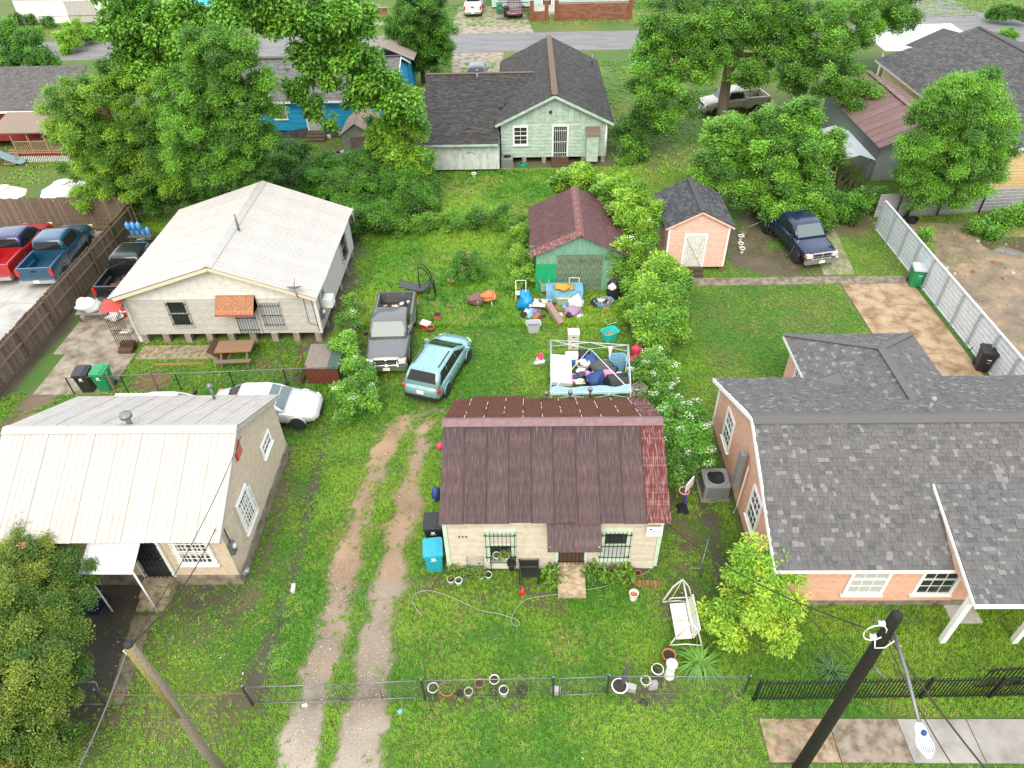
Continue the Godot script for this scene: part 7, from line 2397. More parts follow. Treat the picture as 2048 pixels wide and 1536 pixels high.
func canopy():
	var h = 2.05
	var c = [P(1102, 680, h), P(1257, 690, h), P(1262, 782, h), P(1102, 786, h)]
	var t = site("canopy_frame", "bare white pop-up canopy frame with torn blue fabric over junk", "canopy", Vector3((c[0].x + c[2].x) / 2, 0, (c[0].z + c[2].z) / 2))
	mat("frame_white", S(0.62, 0.66, 0.68), 0.5)
	mat("canopy_blue", S(0.252, 0.394, 0.461), 0.7, "dust", 1)
	for p in c:
		pc("leg", t, "frame_white", Vector3(p.x, h / 2, p.z), Vector3(0.04, h, 0.04))
		for q in [Vector3(0.14, 0, 0), Vector3(0, 0, 0.14)]:
			pass
	for i in 4:
		var a = c[i]
		var b = c[(i + 1) % 4]
		rod("truss_bar", t, "frame_white", [a, b], 0.014, 5)
		var m = (a + b) / 2
		for q in [[a, a.lerp(b, 0.5) - Vector3(0, 0.35, 0)], [b, a.lerp(b, 0.5) - Vector3(0, 0.35, 0)], [a - Vector3(0, 0.35, 0), m], [b - Vector3(0, 0.35, 0), m]]:
			rod("truss_bar", t, "frame_white", [q[0], q[1]], 0.013, 5)
	var pk = P(1180, 697, h + 0.05)
	rod("roof_pole", t, "frame_white", [pk, c[3]], 0.016, 5)
	rod("roof_pole", t, "frame_white", [pk, c[2]], 0.02, 5)
	# torn fabric along the front and up the sides
	var st = sg()
	var n = 16
	for i in n:
		var a = c[3].lerp(c[2], float(i) / n)
		var b = c[3].lerp(c[2], float(i + 1) / n)
		var d0 = Vector3(0, 0.05 + 0.04 * sin(i * 1.3), -0.3 - 0.05 * sin(i * 0.9))
		var d1 = Vector3(0, 0.05 + 0.04 * sin(i * 1.3 + 1.3), -0.3 - 0.05 * sin(i * 0.9 + 0.9))
		quad(st, a + Vector3(0, -0.06, 0.06), b + Vector3(0, -0.06, 0.06), b + d1, a + d0)
	obj("fabric_strip", st, "canopy_blue", t)
	for q in [[0, 3, 0.12], [1, 2, 0.16], [0, 1, 0.1]]:
		var s2 = sg()
		for i in 12:
			var a = c[q[0]].lerp(c[q[1]], i / 12.0)
			var b = c[q[0]].lerp(c[q[1]], (i + 1) / 12.0)
			var wv = q[2] * (0.55 + 0.45 * sin(i * 1.9))
			var wv2 = q[2] * (0.55 + 0.45 * sin((i + 1) * 1.9))
			quad(s2, a + Vector3(0.02, 0.02, 0), b + Vector3(0.02, 0.02, 0), b + Vector3(-wv2 * 0.5, -wv2, -wv2 * 0.3), a + Vector3(-wv * 0.5, -wv, -wv * 0.3))
		obj("fabric_strip", s2, "canopy_blue", t)
	var fl = sg()
	var fp = P(1216, 692, h)
	tri(fl, fp, fp + Vector3(0.22, 0, 0), fp + Vector3(0.12, -0.65, 0.05))
	obj("fabric_strip", fl, "cloth_white", t)
	# things beneath
	var mt = pc("mattress", self, "cloth_white", P(1122, 740, 0.35), Vector3(0.95, 0.2, 1.75), Basis(Vector3.BACK, -0.12) * Basis(Vector3.RIGHT, 0.12))
	tag(mt, "bare white mattress slab lying under the canopy frame", "mattress")
	var cab = thing("storage_cabinet", "grey-white plastic drawer unit standing behind the canopy", "drawers", P(1146, 695))
	for k in 3:
		pc("drawer", cab, "offwhite", Vector3(0, 0.16 + k * 0.3, 0), Vector3(0.5, 0.28, 0.45))
		pc("drawer_pull", cab, "dark", Vector3(0, 0.18 + k * 0.3, 0.235), Vector3(0.12, 0.04, 0.03))
	pc("top_panel", cab, "cloth_white", Vector3(0, 0.93, 0), Vector3(0.54, 0.05, 0.5))
	var co = thing("cooler_box", "white lidded cooler with blue base under the canopy", "cooler", P(1143, 728))
	var cs = sg()
	rbox(cs, Vector3(0, 0.2, 0), Vector3(0.55, 0.4, 0.38), 0.05)
	obj("base", cs, "blue_plastic", co)
	var cl = sg()
	rbox(cl, Vector3(0, 0.5, 0), Vector3(0.57, 0.2, 0.4), 0.05)
	obj("lid", cl, "white", co)
	tub("storage_tub", "blue oval tub with rainwater under the white canopy frame", P(1233, 740), Vector3(0.75, 0.75, 0.6), "tarp_blue", 0.1, "moss_concrete")
	tub("storage_crate", "dark green crate of clothes in the junk under the canopy", P(1166, 775), Vector3(0.5, 0.5, 0.4), "dark", 0.2, "cloth_white")
	tub("wash_basin", "round cream basin sitting on the junk under canopy", P(1165, 745) + Vector3(0, 0.35, 0), Vector3(0.6, 0.22, 0.5), "offwhite", 0.3, "wood_brown")
	mat("bag_grey", S(0.10, 0.105, 0.11), 0.8, "grain", 2)
	mat("bag_blue", S(0.015, 0.06, 0.22), 0.6, "mottle", 2)
	sack("duffel_bag", "charcoal duffel bag lying on the canopy junk", "bag", P(1203, 750) + Vector3(0, 0.25, 0), Vector3(0.55, 0.3, 0.4), "bag_grey", 0.2)
	sack("sack", "blue plastic sack bulging behind the charcoal duffel bag", "sack", P(1180, 735), Vector3(0.4, 0.4, 0.35), "bag_blue")
	sack("sack", "dark blue sack heaped at the canopy's front edge", "sack", P(1192, 775), Vector3(0.42, 0.5, 0.4), "bag_blue")
	sack("sack", "black bin sack leaning on the white drawers", "sack", P(1165, 722), Vector3(0.35, 0.35, 0.3), "dark")
	sack("clothes_heap", "heap of pink clothes beside the white mattress", "clothes", P(1142, 765), Vector3(0.4, 0.2, 0.35), "pink", 0.5)
	sack("pillow", "rose pink pillow tucked behind the black television box", "pillow", P(1213, 768) + Vector3(0, 0.35, 0), Vector3(0.35, 0.25, 0.25), "pink", 0.2)
	var tv = thing("television", "large black flat cabinet tipped over at the canopy corner", "television", P(1233, 785) + Vector3(0, 0.02, 0), 0.3)
	pc("casing", tv, "black_plastic", Vector3(0, 0.55, 0), Vector3(1.05, 0.6, 0.6), Basis(Vector3.RIGHT, 0.35) * Basis(Vector3.BACK, -0.2))
	pc("screen", tv, "fabric_grey", Vector3(0, 0.75, 0.22), Vector3(0.9, 0.45, 0.05), Basis(Vector3.RIGHT, -0.5) * Basis(Vector3.BACK, -0.2))
	pc("frame", tv, "offwhite", Vector3(-0.1, 0.28, 0.3), Vector3(1.1, 0.03, 0.03))
func small_stuff():
	# front of the cottage
	pot("cream pot of young shoots beside the light blue bin", P(903, 1165), 0.14, 0.22, "offwhite", 0.4)
	pot("white pot standing clear on the grass below the wire rack", P(918, 1168), 0.13, 0.24, "white", 0.0)
	pot("blue pot tucked behind the clear-standing white pot", P(926, 1158), 0.13, 0.2, "blue_plastic", 0.6)
	pot("tall leafy plant in pale green pot below the rack", P(962, 1158), 0.13, 0.22, "mint_trim", 1.2)
	pot("black rimmed lime pot by the rack leg", P(977, 1156), 0.13, 0.22, "mint_trim", 0.0)
	pot("long grey planter with seedlings against the cottage corner", P(906, 1140), 0.16, 0.3, "galv", 0.7)
	pot("small terracotta pot with red leaves beside the corner planter", P(924, 1138), 0.1, 0.2, "terracotta", 0.5)
	pot("broad leaved yellowish plant under the cottage rack", P(940, 1150), 0.14, 0.15, "black_plastic", 1.3)
	pot("white pot on the rack shelf", P(944, 1136) + Vector3(0, 0.32, 0), 0.09, 0.16, "white", 0.0)
	pot("brown and white pot on the rack shelf", P(960, 1137) + Vector3(0, 0.32, 0), 0.12, 0.16, "terracotta", 0.0)
	pot("lime green hanging pot on the barred window shelf", Vector3(-0.83, 1.0, -14.0), 0.15, 0.2, "mint_trim", 0.7)
	pot("round cream pot on the barred window shelf", Vector3(-1.1, 1.1, -14.0), 0.13, 0.14, "offwhite", 0.1)
	pot("black plastic bucket hanging under the barred window shelf", Vector3(-0.62, 0.5, -13.95), 0.14, 0.36, "black_plastic", 0.0)
	var rk = thing("wire_rack", "thin chrome wire rack leaning on the cottage front wall", "rack", P(952, 1145))
	for x in [-0.28, 0.28]:
		rod("upright", rk, "galv", [Vector3(x, 0, 0.1), Vector3(x, 0.85, -0.05)], 0.012, 5)
	for k in 7:
		rod("wire_bar", rk, "galv", [Vector3(-0.28, 0.3 + k * 0.09, 0.06 - k * 0.017), Vector3(0.28, 0.3 + k * 0.09, 0.06 - k * 0.017)], 0.006, 4)
	pc("shelf", rk, "galv", Vector3(0, 0.3, 0.02), Vector3(0.56, 0.02, 0.3))
	var sh = thing("window_shelf", "black metal plant shelf fixed below the cottage window nearest the bins", "shelf", Vector3(-0.9, 0.62, -14.05))
	for k in 5:
		pc("shelf_bar", sh, "black_metal", Vector3(0, 0.3, -0.14 + k * 0.07), Vector3(0.85, 0.02, 0.02))
	for x in [-0.42, 0.42]:
		pc("bracket", sh, "black_metal", Vector3(x, 0.1, 0), Vector3(0.02, 0.5, 0.02))
		pc("bracket", sh, "black_metal", Vector3(x, -0.25, -0.12), Vector3(0.02, 0.7, 0.02))
	var be = thing("garden_bench", "black slatted bench standing beside the cottage steps", "bench", P(1058, 1158))
	for k in 4:
		pc("back_slat", be, "black_plastic", Vector3(0, 0.48 + k * 0.085, -0.2), Vector3(0.66, 0.07, 0.025))
		pc("seat_slat", be, "black_plastic", Vector3(0, 0.42, -0.13 + k * 0.1), Vector3(0.66, 0.025, 0.085))
	for x in [-0.31, 0.31]:
		for z in [-0.2, 0.2]:
			pc("leg", be, "black_plastic", Vector3(x, 0.21, z), Vector3(0.045, 0.42, 0.045))
		pc("back_post", be, "black_plastic", Vector3(x, 0.6, -0.22), Vector3(0.045, 0.4, 0.04))
	var rk2 = thing("rake", "red plastic leaf rake propped on the black bench", "rake", P(1045, 1182))
	rod("handle", rk2, "wood_brown", [Vector3(0, 0.12, 0), Vector3(-0.1, 0.95, -0.45)], 0.013, 5)
	for k in 11:
		var a = lerpf(-0.5, 0.5, k / 10.0)
		rod("tine", rk2, "red", [Vector3(0, 0.25, -0.05), Vector3(sin(a) * 0.22, 0.03, 0.1 + cos(a) * 0.12)], 0.008, 4)
	var leafy = [[1180, 1140, 0.45, "tall broad-leaved plant between cottage steps and curtained window"], [1215, 1150, 0.4, "leafy tub plant below the curtained cottage window"], [1245, 1145, 0.35, "trailing green plant in a grey pot by the cottage corner"], [1105, 1150, 0.35, "yellowish leafy plant between black bench and cottage steps"]]
	for q in leafy:
		var b = [Bh(q[0], q[1], 0.35, 18), Bh(q[0] + 8, q[1] + 6, 0.25, 14)]
		tree("potted_shrub", q[3], P(q[0], q[1]), b, "mid", Color(0.06, 0.17, 0.02), Color(0.2, 0.36, 0.04), 40, 0.25, 0.02, "bark", "plant")
	tub("black_tub", "shallow black tub between the plants under curtained cottage window", P(1208, 1145), Vector3(0.6, 0.25, 0.45), "black_plastic", 0.0, "soil")
	pot("clay pot lying below the notice at the cottage corner", P(1275, 1152), 0.12, 0.2, "terracotta", 0.0)
	var pl = thing("brick_paving", "row of loose tan bricks in the grass by the cottage", "bricks", P(1295, 1168))
	for k in 7:
		pc("brick", pl, ["brick2", "wood_new"][k % 2], Vector3(-0.4 + k * 0.13, 0.03, rr(-0.02, 0.02)), Vector3(0.11, 0.06, 0.22))
	var wb = thing("bucket", "white plastic bucket with rusty water on the front lawn", "bucket", P(1266, 1198))
	var bs = sg(true)
	lathe(bs, [[0.12, 0], [0.15, 0.34], [0.16, 0.36], [0.14, 0.36], [0.13, 0.2]], 16, Transform3D(), false)
	obj("body", bs, "white", wb)
	var wt = sg()
	lathe(wt, [[0.001, 0.24], [0.135, 0.24], [0.135, 0.25], [0.001, 0.25]], 14)
	obj("contents", wt, "terracotta", wb)
	var hs = []
	for q in [[845, 1232], [832, 1217], [825, 1200], [832, 1187], [855, 1181], [890, 1189], [930, 1207], [965, 1222], [1000, 1228], [1030, 1238], [1040, 1247], [1031, 1252], [1022, 1240], [1034, 1215], [1050, 1200], [1078, 1193], [1110, 1189], [1150, 1182], [1200, 1175], [1260, 1158], [1290, 1146], [1310, 1130]]:
		hs.append(P(q[0], q[1], 0.1))
	var sm = Curve3D.new()
	for i in hs.size():
		var tg = (hs[mini(i + 1, hs.size() - 1)] - hs[maxi(i - 1, 0)]) / 6.0
		sm.add_point(hs[i], -tg, tg)
	mat("hose_grey", S(0.277, 0.308, 0.293), 0.5)
	var hst = sg(true)
	tube(hst, Array(sm.tessellate(4, 3)), 0.011, 6)
	tag(obj("garden_hose", hst, "hose_grey"), "pale grey garden hose looping over the front lawn", "hose")
	# along the front fence
	for q in [[868, 1385, 0.15, 0.3, "galv", 0.2, "grey ribbed pot with a white hoop rim beside the drive gate", "white"], [896, 1385, 0.24, 0.3, "terracotta", 1.2, "wide pink terracotta bowl full of green seedlings", ""], [921, 1390, 0.1, 0.18, "black_plastic", 0.0, "small dark nursery pot between seedling bowl and cream pot", ""], [938, 1390, 0.13, 0.24, "offwhite", 0.15, "cream rimmed pot of dry stalks at the fence", ""], [960, 1373, 0.15, 0.22, "terracotta", 0.1, "bare terracotta pot standing behind the fence wire", ""], [989, 1366, 0.15, 0.24, "offwhite", 0.0, "pale clay pot furthest from the fence wire", ""], [1008, 1388, 0.14, 0.28, "cloth_white", 0.15, "white urn with a lion-paw foot by the chain link", ""], [988, 1388, 0.12, 0.2, "black_plastic", 0.2, "black pot beside the white urn", ""], [1045, 1386, 0.14, 0.22, "black_plastic", 0.1, "black pot behind the wire nearest the fence weeds", ""], [1238, 1380, 0.22, 0.26, "black_plastic", 0.0, "wide black bowl with white rim past the walk gate", "white"], [1290, 1368, 0.15, 0.24, "white", 0.3, "white pot of dark foliage beside broken paving stones", ""], [1313, 1348, 0.17, 0.3, "black_plastic", 0.2, "round black planter next to the white pedestal", "white"]]:
		pot(q[6], P(q[0], q[1]), q[2], q[3], q[4], q[5], "flower_pot", q[7], "flower pots along the front fence")
	var ub = thing("folded_umbrella", "folded black umbrella stuck in the wide black bowl", "umbrella", P(1244, 1378) + Vector3(0, 0.2, 0))
	var us = sg(true)
	tube(us, [Vector3(0, 0, 0), Vector3(0.05, 0.3, -0.12), Vector3(0.14, 0.62, -0.28), Vector3(0.16, 0.7, -0.32)], [0.05, 0.08, 0.05, 0.01], 8)
	obj("cover", us, "fabric_grey", ub)
	for q in [[1262, 1380, "flat pale paving stone standing by the white pot"], [1305, 1374, "chipped pale paving stone beneath the pedestal"], [1112, 1385, "stack of pale concrete blocks at the walk gate hinge"]]:
		var st = sg()
		rbox(st, Vector3(0, 0.12, 0), Vector3(0.3, 0.24, 0.2), 0.05, Basis(Vector3.UP, rr(-0.5, 0.5)), 0.9)
		var o = obj("paving_stone", st, "concrete_pale")
		o.position = P(q[0], q[1])
		tag(o, q[2], "stone")
	var pd = thing("pedestal", "white classical column pedestal beside the strap-leaved lilies", "pedestal", P(1338, 1352))
	var ps = sg(true)
	lathe(ps, [[0.17, 0], [0.17, 0.08], [0.12, 0.12], [0.11, 0.6], [0.15, 0.66], [0.17, 0.72], [0.17, 0.76], [0.001, 0.76]], 18)
	obj("shaft", ps, "cloth_white", pd)
	for k in 10:
		var a = TAU * k / 10
		pc("flute", pd, "white", Vector3(cos(a) * 0.112, 0.36, sin(a) * 0.112), Vector3(0.03, 0.46, 0.03), Basis(Vector3.UP, -a))
	pot("big orange terracotta pot standing behind the white pedestal", P(1335, 1322), 0.2, 0.4, "terracotta", 0.0)
	strap_plant("lily_clump", "clump of long strap-leaved lilies beside the white pedestal", P(1395, 1330), 150, 0.95, 0.05, Color(0.12, 0.26, 0.04))
	strap_plant("yucca_plant", "spiky dark yucca behind the black iron fence", P(1660, 1345), 90, 0.75, 0.035, Color(0.06, 0.14, 0.04))
	for q in [[1070, 1405, "fresh weeds sprouting at the chain link foot"], [1050, 1370, "weedy leaves pushing through the chain link beside walk gate"]]:
		tree("weeds", q[2], P(q[0], q[1]), [Bh(q[0], q[1], 0.15, 16)], "small", Color(0.1, 0.24, 0.02), Color(0.25, 0.4, 0.04), 24, 0.2, 0, "bark", "weeds")
	sack("sack_small", "blue crumpled bag lying on the verge grass", "litter", P(801, 1424), Vector3(0.07, 0.05, 0.09), "tarp_blue")
	sack("sack_small", "crumpled pale bag under the wide drive gate", "litter", P(610, 1411), Vector3(0.09, 0.04, 0.06), "cloth_white")
	var cap = sg(true)
	lathe(cap, [[0.001, 0.0], [0.1, 0.0], [0.12, 0.05], [0.1, 0.07], [0.001, 0.06]], 14, Transform3D(Basis(), P(1287, 1408)))
	tag(obj("plastic_disc", cap, "black_plastic"), "round black plastic lid lying on verge grass", "lid")
	var bk = pc("concrete_block", self, "offwhite", P(588, 1180) + Vector3(0, 0.08, 0), Vector3(0.12, 0.16, 0.3), Basis(Vector3.UP, 0.1))
	tag(bk, "pale block lying in the grass beside the wheel tracks", "block")
	# bins
	cart("light blue wheeled bin standing at the cottage's front corner", Vector3(-3.28, 0, -14.45), 0.12, "teal_bin")
	cart("black wheeled bin standing behind the light blue bin", Vector3(-3.38, 0, -15.55), 0.05, "black_plastic")
	cart("black wheeled bin beside the green bin on clapboard house drive", P(178, 785) + Vector3(0, 0.05, -0.2), 0.1, "black_plastic")
	cart("green wheeled bin beside the black bin on clapboard house drive", P(213, 783) + Vector3(0, 0.05, -0.2), 0.0, "green_plastic")
	cart("green wheeled bin with grey lid against the white metal fence", P(1826, 570) + Vector3(0, 0.05, 0), -0.2, "green_plastic", false, "", "grey_tub")
	cart("black wheeled bin against the white metal fence near peach house", P(1960, 738) + Vector3(0, 0.05, 0), -0.3, "black_plastic", false)
	cart("navy wheeled bin under the crape myrtle by bungalow steps", P(192, 1215), -0.2, "bin_navy", false)
	cart("far green wheeled bin by the maroon car", Vector3(-3.0, 0.02, -91.0), 0, "green_plastic", false)
	cart("far black wheeled bin behind the black barred gate", Vector3(-2.2, 0.02, -89.4), 0, "black_plastic", false)
	condenser("grey air conditioner unit beside the peach house wall", Vector3(6.95, 0, -17.75), 0.95)
	condenser("grey air conditioner unit at the mint house corner", Vector3(-1.35, 0, -47.6), 0.8)
	# toy hoop, antenna
	var th = thing("toy_hoop", "toy basketball hoop with purple pole and black base beside blossoms", "toy", P(1365, 1020))
	mat("purple", S(0.08, 0.03, 0.35), 0.4)
	var hb = sg()
	rbox(hb, Vector3(0, 0.1, 0), Vector3(0.42, 0.2, 0.42), 0.06, Basis(), 0.7)
	obj("base", hb, "black_plastic", th)
	rod("pole", th, "purple", [Vector3(0, 0.15, 0), Vector3(0.02, 1.15, -0.05)], 0.05, 8)
	pc("backboard", th, "white", Vector3(0.08, 1.35, -0.05), Vector3(0.55, 0.42, 0.04), Basis(Vector3.UP, 0.9))
	var rg = []
	for k in 13:
		rg.append(Vector3(-0.12 + cos(TAU * k / 12) * 0.18, 1.22, 0.12 + sin(TAU * k / 12) * 0.18))
	rod("rim", th, "pink", rg, 0.025)
	var an = thing("antenna_mast", "fallen television antenna mast on the ground by the side fence line", "antenna", P(1398, 1150))
	rod("mast", an, "galv", [Vector3(0, 0, 0.2), Vector3(0.02, 0.75, -0.05), Vector3(0.25, 1.2, -0.6)], 0.03)
	rod("crossbar", an, "galv", [Vector3(-0.45, 0.45, 0.05), Vector3(0.45, 0.4, 0.0)], 0.018)
	# back yard of the cottage lot
	lounge_swing()
	bench_swing()
	canopy()
	var pz = P(968, 612)
	var ch = thing("camp_chair", "white framed chair draped with orange and brown cloth over burnt ground", "chair", pz)
	for q in [[-0.3, 0.25], [0.45, 0.25], [0.45, -0.3], [-0.3, -0.3]]:
		rod("leg", ch, "white", [Vector3(q[0], 0, q[1]), Vector3(q[0] * 0.9, 0.5, q[1] * 0.9)], 0.02)
	pc("seat", ch, "fabric_grey", Vector3(0.07, 0.48, 0), Vector3(0.75, 0.03, 0.55))
	mat("cloth_orange", S(0.62, 0.20, 0.07), 0.8, "mottle", 2)
	mat("cloth_brown", S(0.18, 0.10, 0.08), 0.8, "mottle", 2)
	var cb = sg(true)
	blob(cb, Vector3(0.25, 0.62, 0.0), Vector3(0.4, 0.18, 0.35), 0.6)
	obj("orange_cloth", cb, "cloth_orange", ch)
	var cc = sg(true)
	blob(cc, Vector3(-0.35, 0.42, -0.05), Vector3(0.5, 0.3, 0.35), 0.5)
	obj("brown_cloth", cc, "cloth_brown", ch)
	var ctr = thing("planter", "square terracotta planter standing on the grass near the crossover", "pot", P(876, 640))
	var pb = sg()
	rbox(pb, Vector3(0, 0.17, 0), Vector3(0.34, 0.34, 0.34), 0.03, Basis(), 1.2)
	obj("body", pb, "terracotta", ctr)
	pc("soil", ctr, "soil", Vector3(0, 0.345, 0), Vector3(0.36, 0.01, 0.36))
	var cr = thing("picnic_cooler", "red picnic cooler with white lid lying beside a clay pot", "cooler", P(852, 655))
	pc("base", cr, "red", Vector3(0, 0.12, 0.06), Vector3(0.5, 0.24, 0.3), Basis(Vector3.UP, -0.5))
	pc("lid", cr, "white", Vector3(0, 0.27, 0.0), Vector3(0.52, 0.06, 0.32), Basis(Vector3.UP, -0.5) * Basis(Vector3.RIGHT, 0.3))
	pot("round clay pot beside the red picnic cooler", P(862, 664), 0.19, 0.32, "terracotta", 0.0)
	tag(pc("plywood_board", self, "wood_grey2", P(826, 606, 0.35), Vector3(0.55, 0.04, 0.4), Basis(Vector3.RIGHT, 0.2)), "small plywood board resting by the grey pickup's bed", "board")
	tub("storage_tub", "plain grey storage tub alone on the grass", P(1067, 662), Vector3(0.7, 0.5, 0.55), "grey_tub", 0.1, "galv")
	tub("storage_tub", "turquoise storage tub with muddy water in the long grass", P(1219, 678), Vector3(0.78, 0.5, 0.62), "turquoise", 0.5, "moss_concrete")
	var lf = thing("picture_frame", "broken white frame lying flat in the grass", "frame", P(1222, 645), 0.4)
	for q in [[0, 0.22, 0.6, 0.03], [0, -0.22, 0.6, 0.03], [0.29, 0, 0.03, 0.45], [-0.29, 0, 0.03, 0.45]]:
		pc("frame_bar", lf, "offwhite", Vector3(q[0], 0.1, q[1]), Vector3(q[2], 0.03, q[3]))
	# junk by the tin shed
	var tb = thing("folding_table", "table draped in pale blue cloth before the tin shed doors", "table", P(1128, 598))
	pc("tabletop", tb, "tarp_blue", Vector3(0, 0.74, 0), Vector3(1.9, 0.05, 0.75))
	var dr = sg()
	for i in 20:
		var x0 = -0.95 + i * 0.095
		var k0 = 0.05 * sin(i * 1.4)
		var k1 = 0.05 * sin((i + 1) * 1.4)
		quad(dr, Vector3(x0, 0.05, 0.42 + k0), Vector3(x0 + 0.095, 0.05, 0.42 + k1), Vector3(x0 + 0.095, 0.765, 0.38), Vector3(x0, 0.765, 0.38))
	obj("table_cloth", dr, "tarp_blue", tb)
	for x in [-0.85, 0.85]:
		for z in [-0.3, 0.3]:
			rod("leg", tb, "galv", [Vector3(x, 0, z), Vector3(x, 0.72, z)], 0.015, 5)
	mat("straw", S(0.70, 0.42, 0.07), 0.85, "grain", 3)
	sack("straw_heap", "heap of golden yellow cloth on the blue draped table", "cloth", P(1127, 578, 0.77), Vector3(0.5, 0.16, 0.28), "straw", 0.7)
	tub("laundry_basket", "sage green plastic tub holding small pots before the blue table", P(1126, 611) + Vector3(0, 0.12, 0), Vector3(0.85, 0.45, 0.5), "sage", 0.05, "offwhite")
	tub("laundry_basket", "pale green open bin between blue table and azure tarpaulin", P(1089, 590) + Vector3(0, 0.3, 0), Vector3(0.5, 0.55, 0.4), "sage", 0.0, "soil")
	for q in [[1042, 600, "white folding lawn chair in the weeds behind azure tarpaulin", "grey_tub"], [1148, 595, "white tubular lawn chair at the blue table by shed doors", "tarp_blue"]]:
		var lc = thing("lawn_chair", q[2], "chair", P(q[0], q[1]))
		for x in [-0.26, 0.26]:
			rod("frame_tube", lc, "white", [Vector3(x, 0, 0.25), Vector3(x, 0.42, 0.1), Vector3(x, 0.42, -0.2), Vector3(x, 0.95, -0.4)], 0.017, 6)
			rod("frame_tube", lc, "white", [Vector3(x, 0, -0.3), Vector3(x, 0.42, 0.15)], 0.017, 6)
		rod("frame_tube", lc, "white", [Vector3(-0.26, 0.95, -0.4), Vector3(0.26, 0.95, -0.4)], 0.017, 6)
		pc("seat", lc, q[3], Vector3(0, 0.43, -0.02), Vector3(0.5, 0.02, 0.42))
	mat("azure", S(0.0, 0.26, 0.60), 0.45, "dust", 1)
	sack("tarpaulin", "azure blue tarpaulin heaped beside the junk table", "tarpaulin", P(1052, 622), Vector3(0.4, 0.65, 0.38), "azure", 0.5)
	var jt = thing("side_table", "white low table covered with small odds and ends", "table", P(1080, 622))
	pc("tabletop", jt, "offwhite", Vector3(0, 0.5, 0), Vector3(1.15, 0.04, 0.7), Basis(Vector3.BACK, -0.06))
	for x in [-0.5, 0.5]:
		for z in [-0.28, 0.28]:
			rod("leg", jt, "white", [Vector3(x, 0, z), Vector3(x, 0.5, z)], 0.015, 5)
	for k in 12:
		var o = sack("trinket", ["small white figurine standing on the cluttered low table", "small brown jar standing on the cluttered low table", "small grey bowl standing on the cluttered low table"][k % 3], ["figurine", "jar", "bowl"][k % 3], P(1080, 622) + Vector3(rr(-0.5, 0.5), 0.53, rr(-0.28, 0.28)), Vector3(rr(0.05, 0.1), rr(0.05, 0.12), rr(0.05, 0.1)), ["cloth_white", "wood_brown", "galv"][k % 3], 0.3)
		o.set_meta("group", "odds and ends on the low table")
	mat("box_brown", S(0.30, 0.20, 0.17), 0.8, "dust", 1)
	tag(beam("long_box", self, "box_brown", P(1096, 607, 0.75), P(1122, 648, 0.12), 0.3, 0.22), "long brown cardboard box leaning off the cluttered low table", "box")
	sack("toy_heap", "heap of pink and purple toys before the green tub", "toys", P(1146, 630), Vector3(0.45, 0.28, 0.35), "lilac", 0.4)
	sack("plastic_bag", "clear white plastic bags heaped behind the pink toys", "bag", P(1152, 616), Vector3(0.4, 0.4, 0.3), "cloth_white", 0.4)
	tub("wading_tub", "cracked blue tub full of odds and ends near the creeper", P(1207, 612), Vector3(0.95, 0.35, 0.6), "tarp_blue", 0.4, "offwhite")
	for k in 6:
		sack("trinket", "small pale toy inside the cracked blue tub", "toy", P(1207, 612) + Vector3(rr(-0.3, 0.3), 0.2, rr(-0.15, 0.15)), Vector3(0.12, 0.1, 0.1), ["cloth_white", "terracotta", "dark"][k % 3], 0.4).set_meta("group", "toys in the cracked tub")
	sack("bin_bag", "tall black bin bag propped against the tin shed corner", "bag", P(1225, 600), Vector3(0.35, 0.7, 0.32), "dark", 0.25)
	sack("white_cloth", "crumpled white cloth lying on the black bin bag", "cloth", P(1224, 578, 1.15), Vector3(0.2, 0.16, 0.18), "cloth_white", 0.4)
	var sr = thing("stroller", "dark folding stroller half hidden by creeper beside the bin bag", "stroller", P(1247, 588))
	for x in [-0.22, 0.22]:
		rod("frame_tube", sr, "galv", [Vector3(x, 0.1, 0.35), Vector3(x, 0.5, 0.0), Vector3(x, 1.0, -0.35)], 0.015, 5)
		for z in [0.35, -0.25]:
			var wl = sg(true)
			lathe(wl, [[0.001, -0.02], [0.1, -0.02], [0.1, 0.02], [0.001, 0.02]], 10, Transform3D(Basis(Vector3.BACK, PI / 2), Vector3(x, 0.1, z)))
			obj("wheel", wl, "rubber", sr)
	pc("seat", sr, "bag_blue", Vector3(0, 0.5, 0), Vector3(0.42, 0.08, 0.45), Basis(Vector3.RIGHT, -0.3))
	var gp = thing("garden_bucket", "red bucket with grey rag draped from it beside canopy frame", "bucket", P(1080, 728))
	var gs = sg(true)
	lathe(gs, [[0.11, 0.25], [0.15, 0.55], [0.12, 0.55], [0.1, 0.3]], 14, Transform3D(), false)
	obj("body", gs, "pinkred", gp)
	var rs = sg(true)
	blob(rs, Vector3(0, 0.16, 0.02), Vector3(0.24, 0.24, 0.2), 0.7)
	obj("rag", rs, "grey_tub", gp)
	sack("backpack", "red and grey backpack dropped by the blossoming shrub", "bag", P(1274, 712), Vector3(0.3, 0.4, 0.28), "pinkred", 0.3)
	sack("clothes_heap", "red and white clothes dropped below the backpack", "clothes", P(1264, 722), Vector3(0.25, 0.15, 0.2), "red", 0.6)
	var ct = thing("milk_crate", "white open plastic crate beside the cottage's back corner", "crate", P(1275, 785), 0.5)
	for s in [-1, 1]:
		for y in [0.05, 0.2, 0.35]:
			pc("side_bar", ct, "offwhite", Vector3(s * 0.3, y, 0), Vector3(0.03, 0.05, 0.45))
			pc("side_bar", ct, "offwhite", Vector3(0, y, s * 0.22), Vector3(0.6, 0.05, 0.03))
		for z in [-0.22, 0.22]:
			pc("corner_post", ct, "offwhite", Vector3(s * 0.3, 0.2, z), Vector3(0.04, 0.4, 0.04))
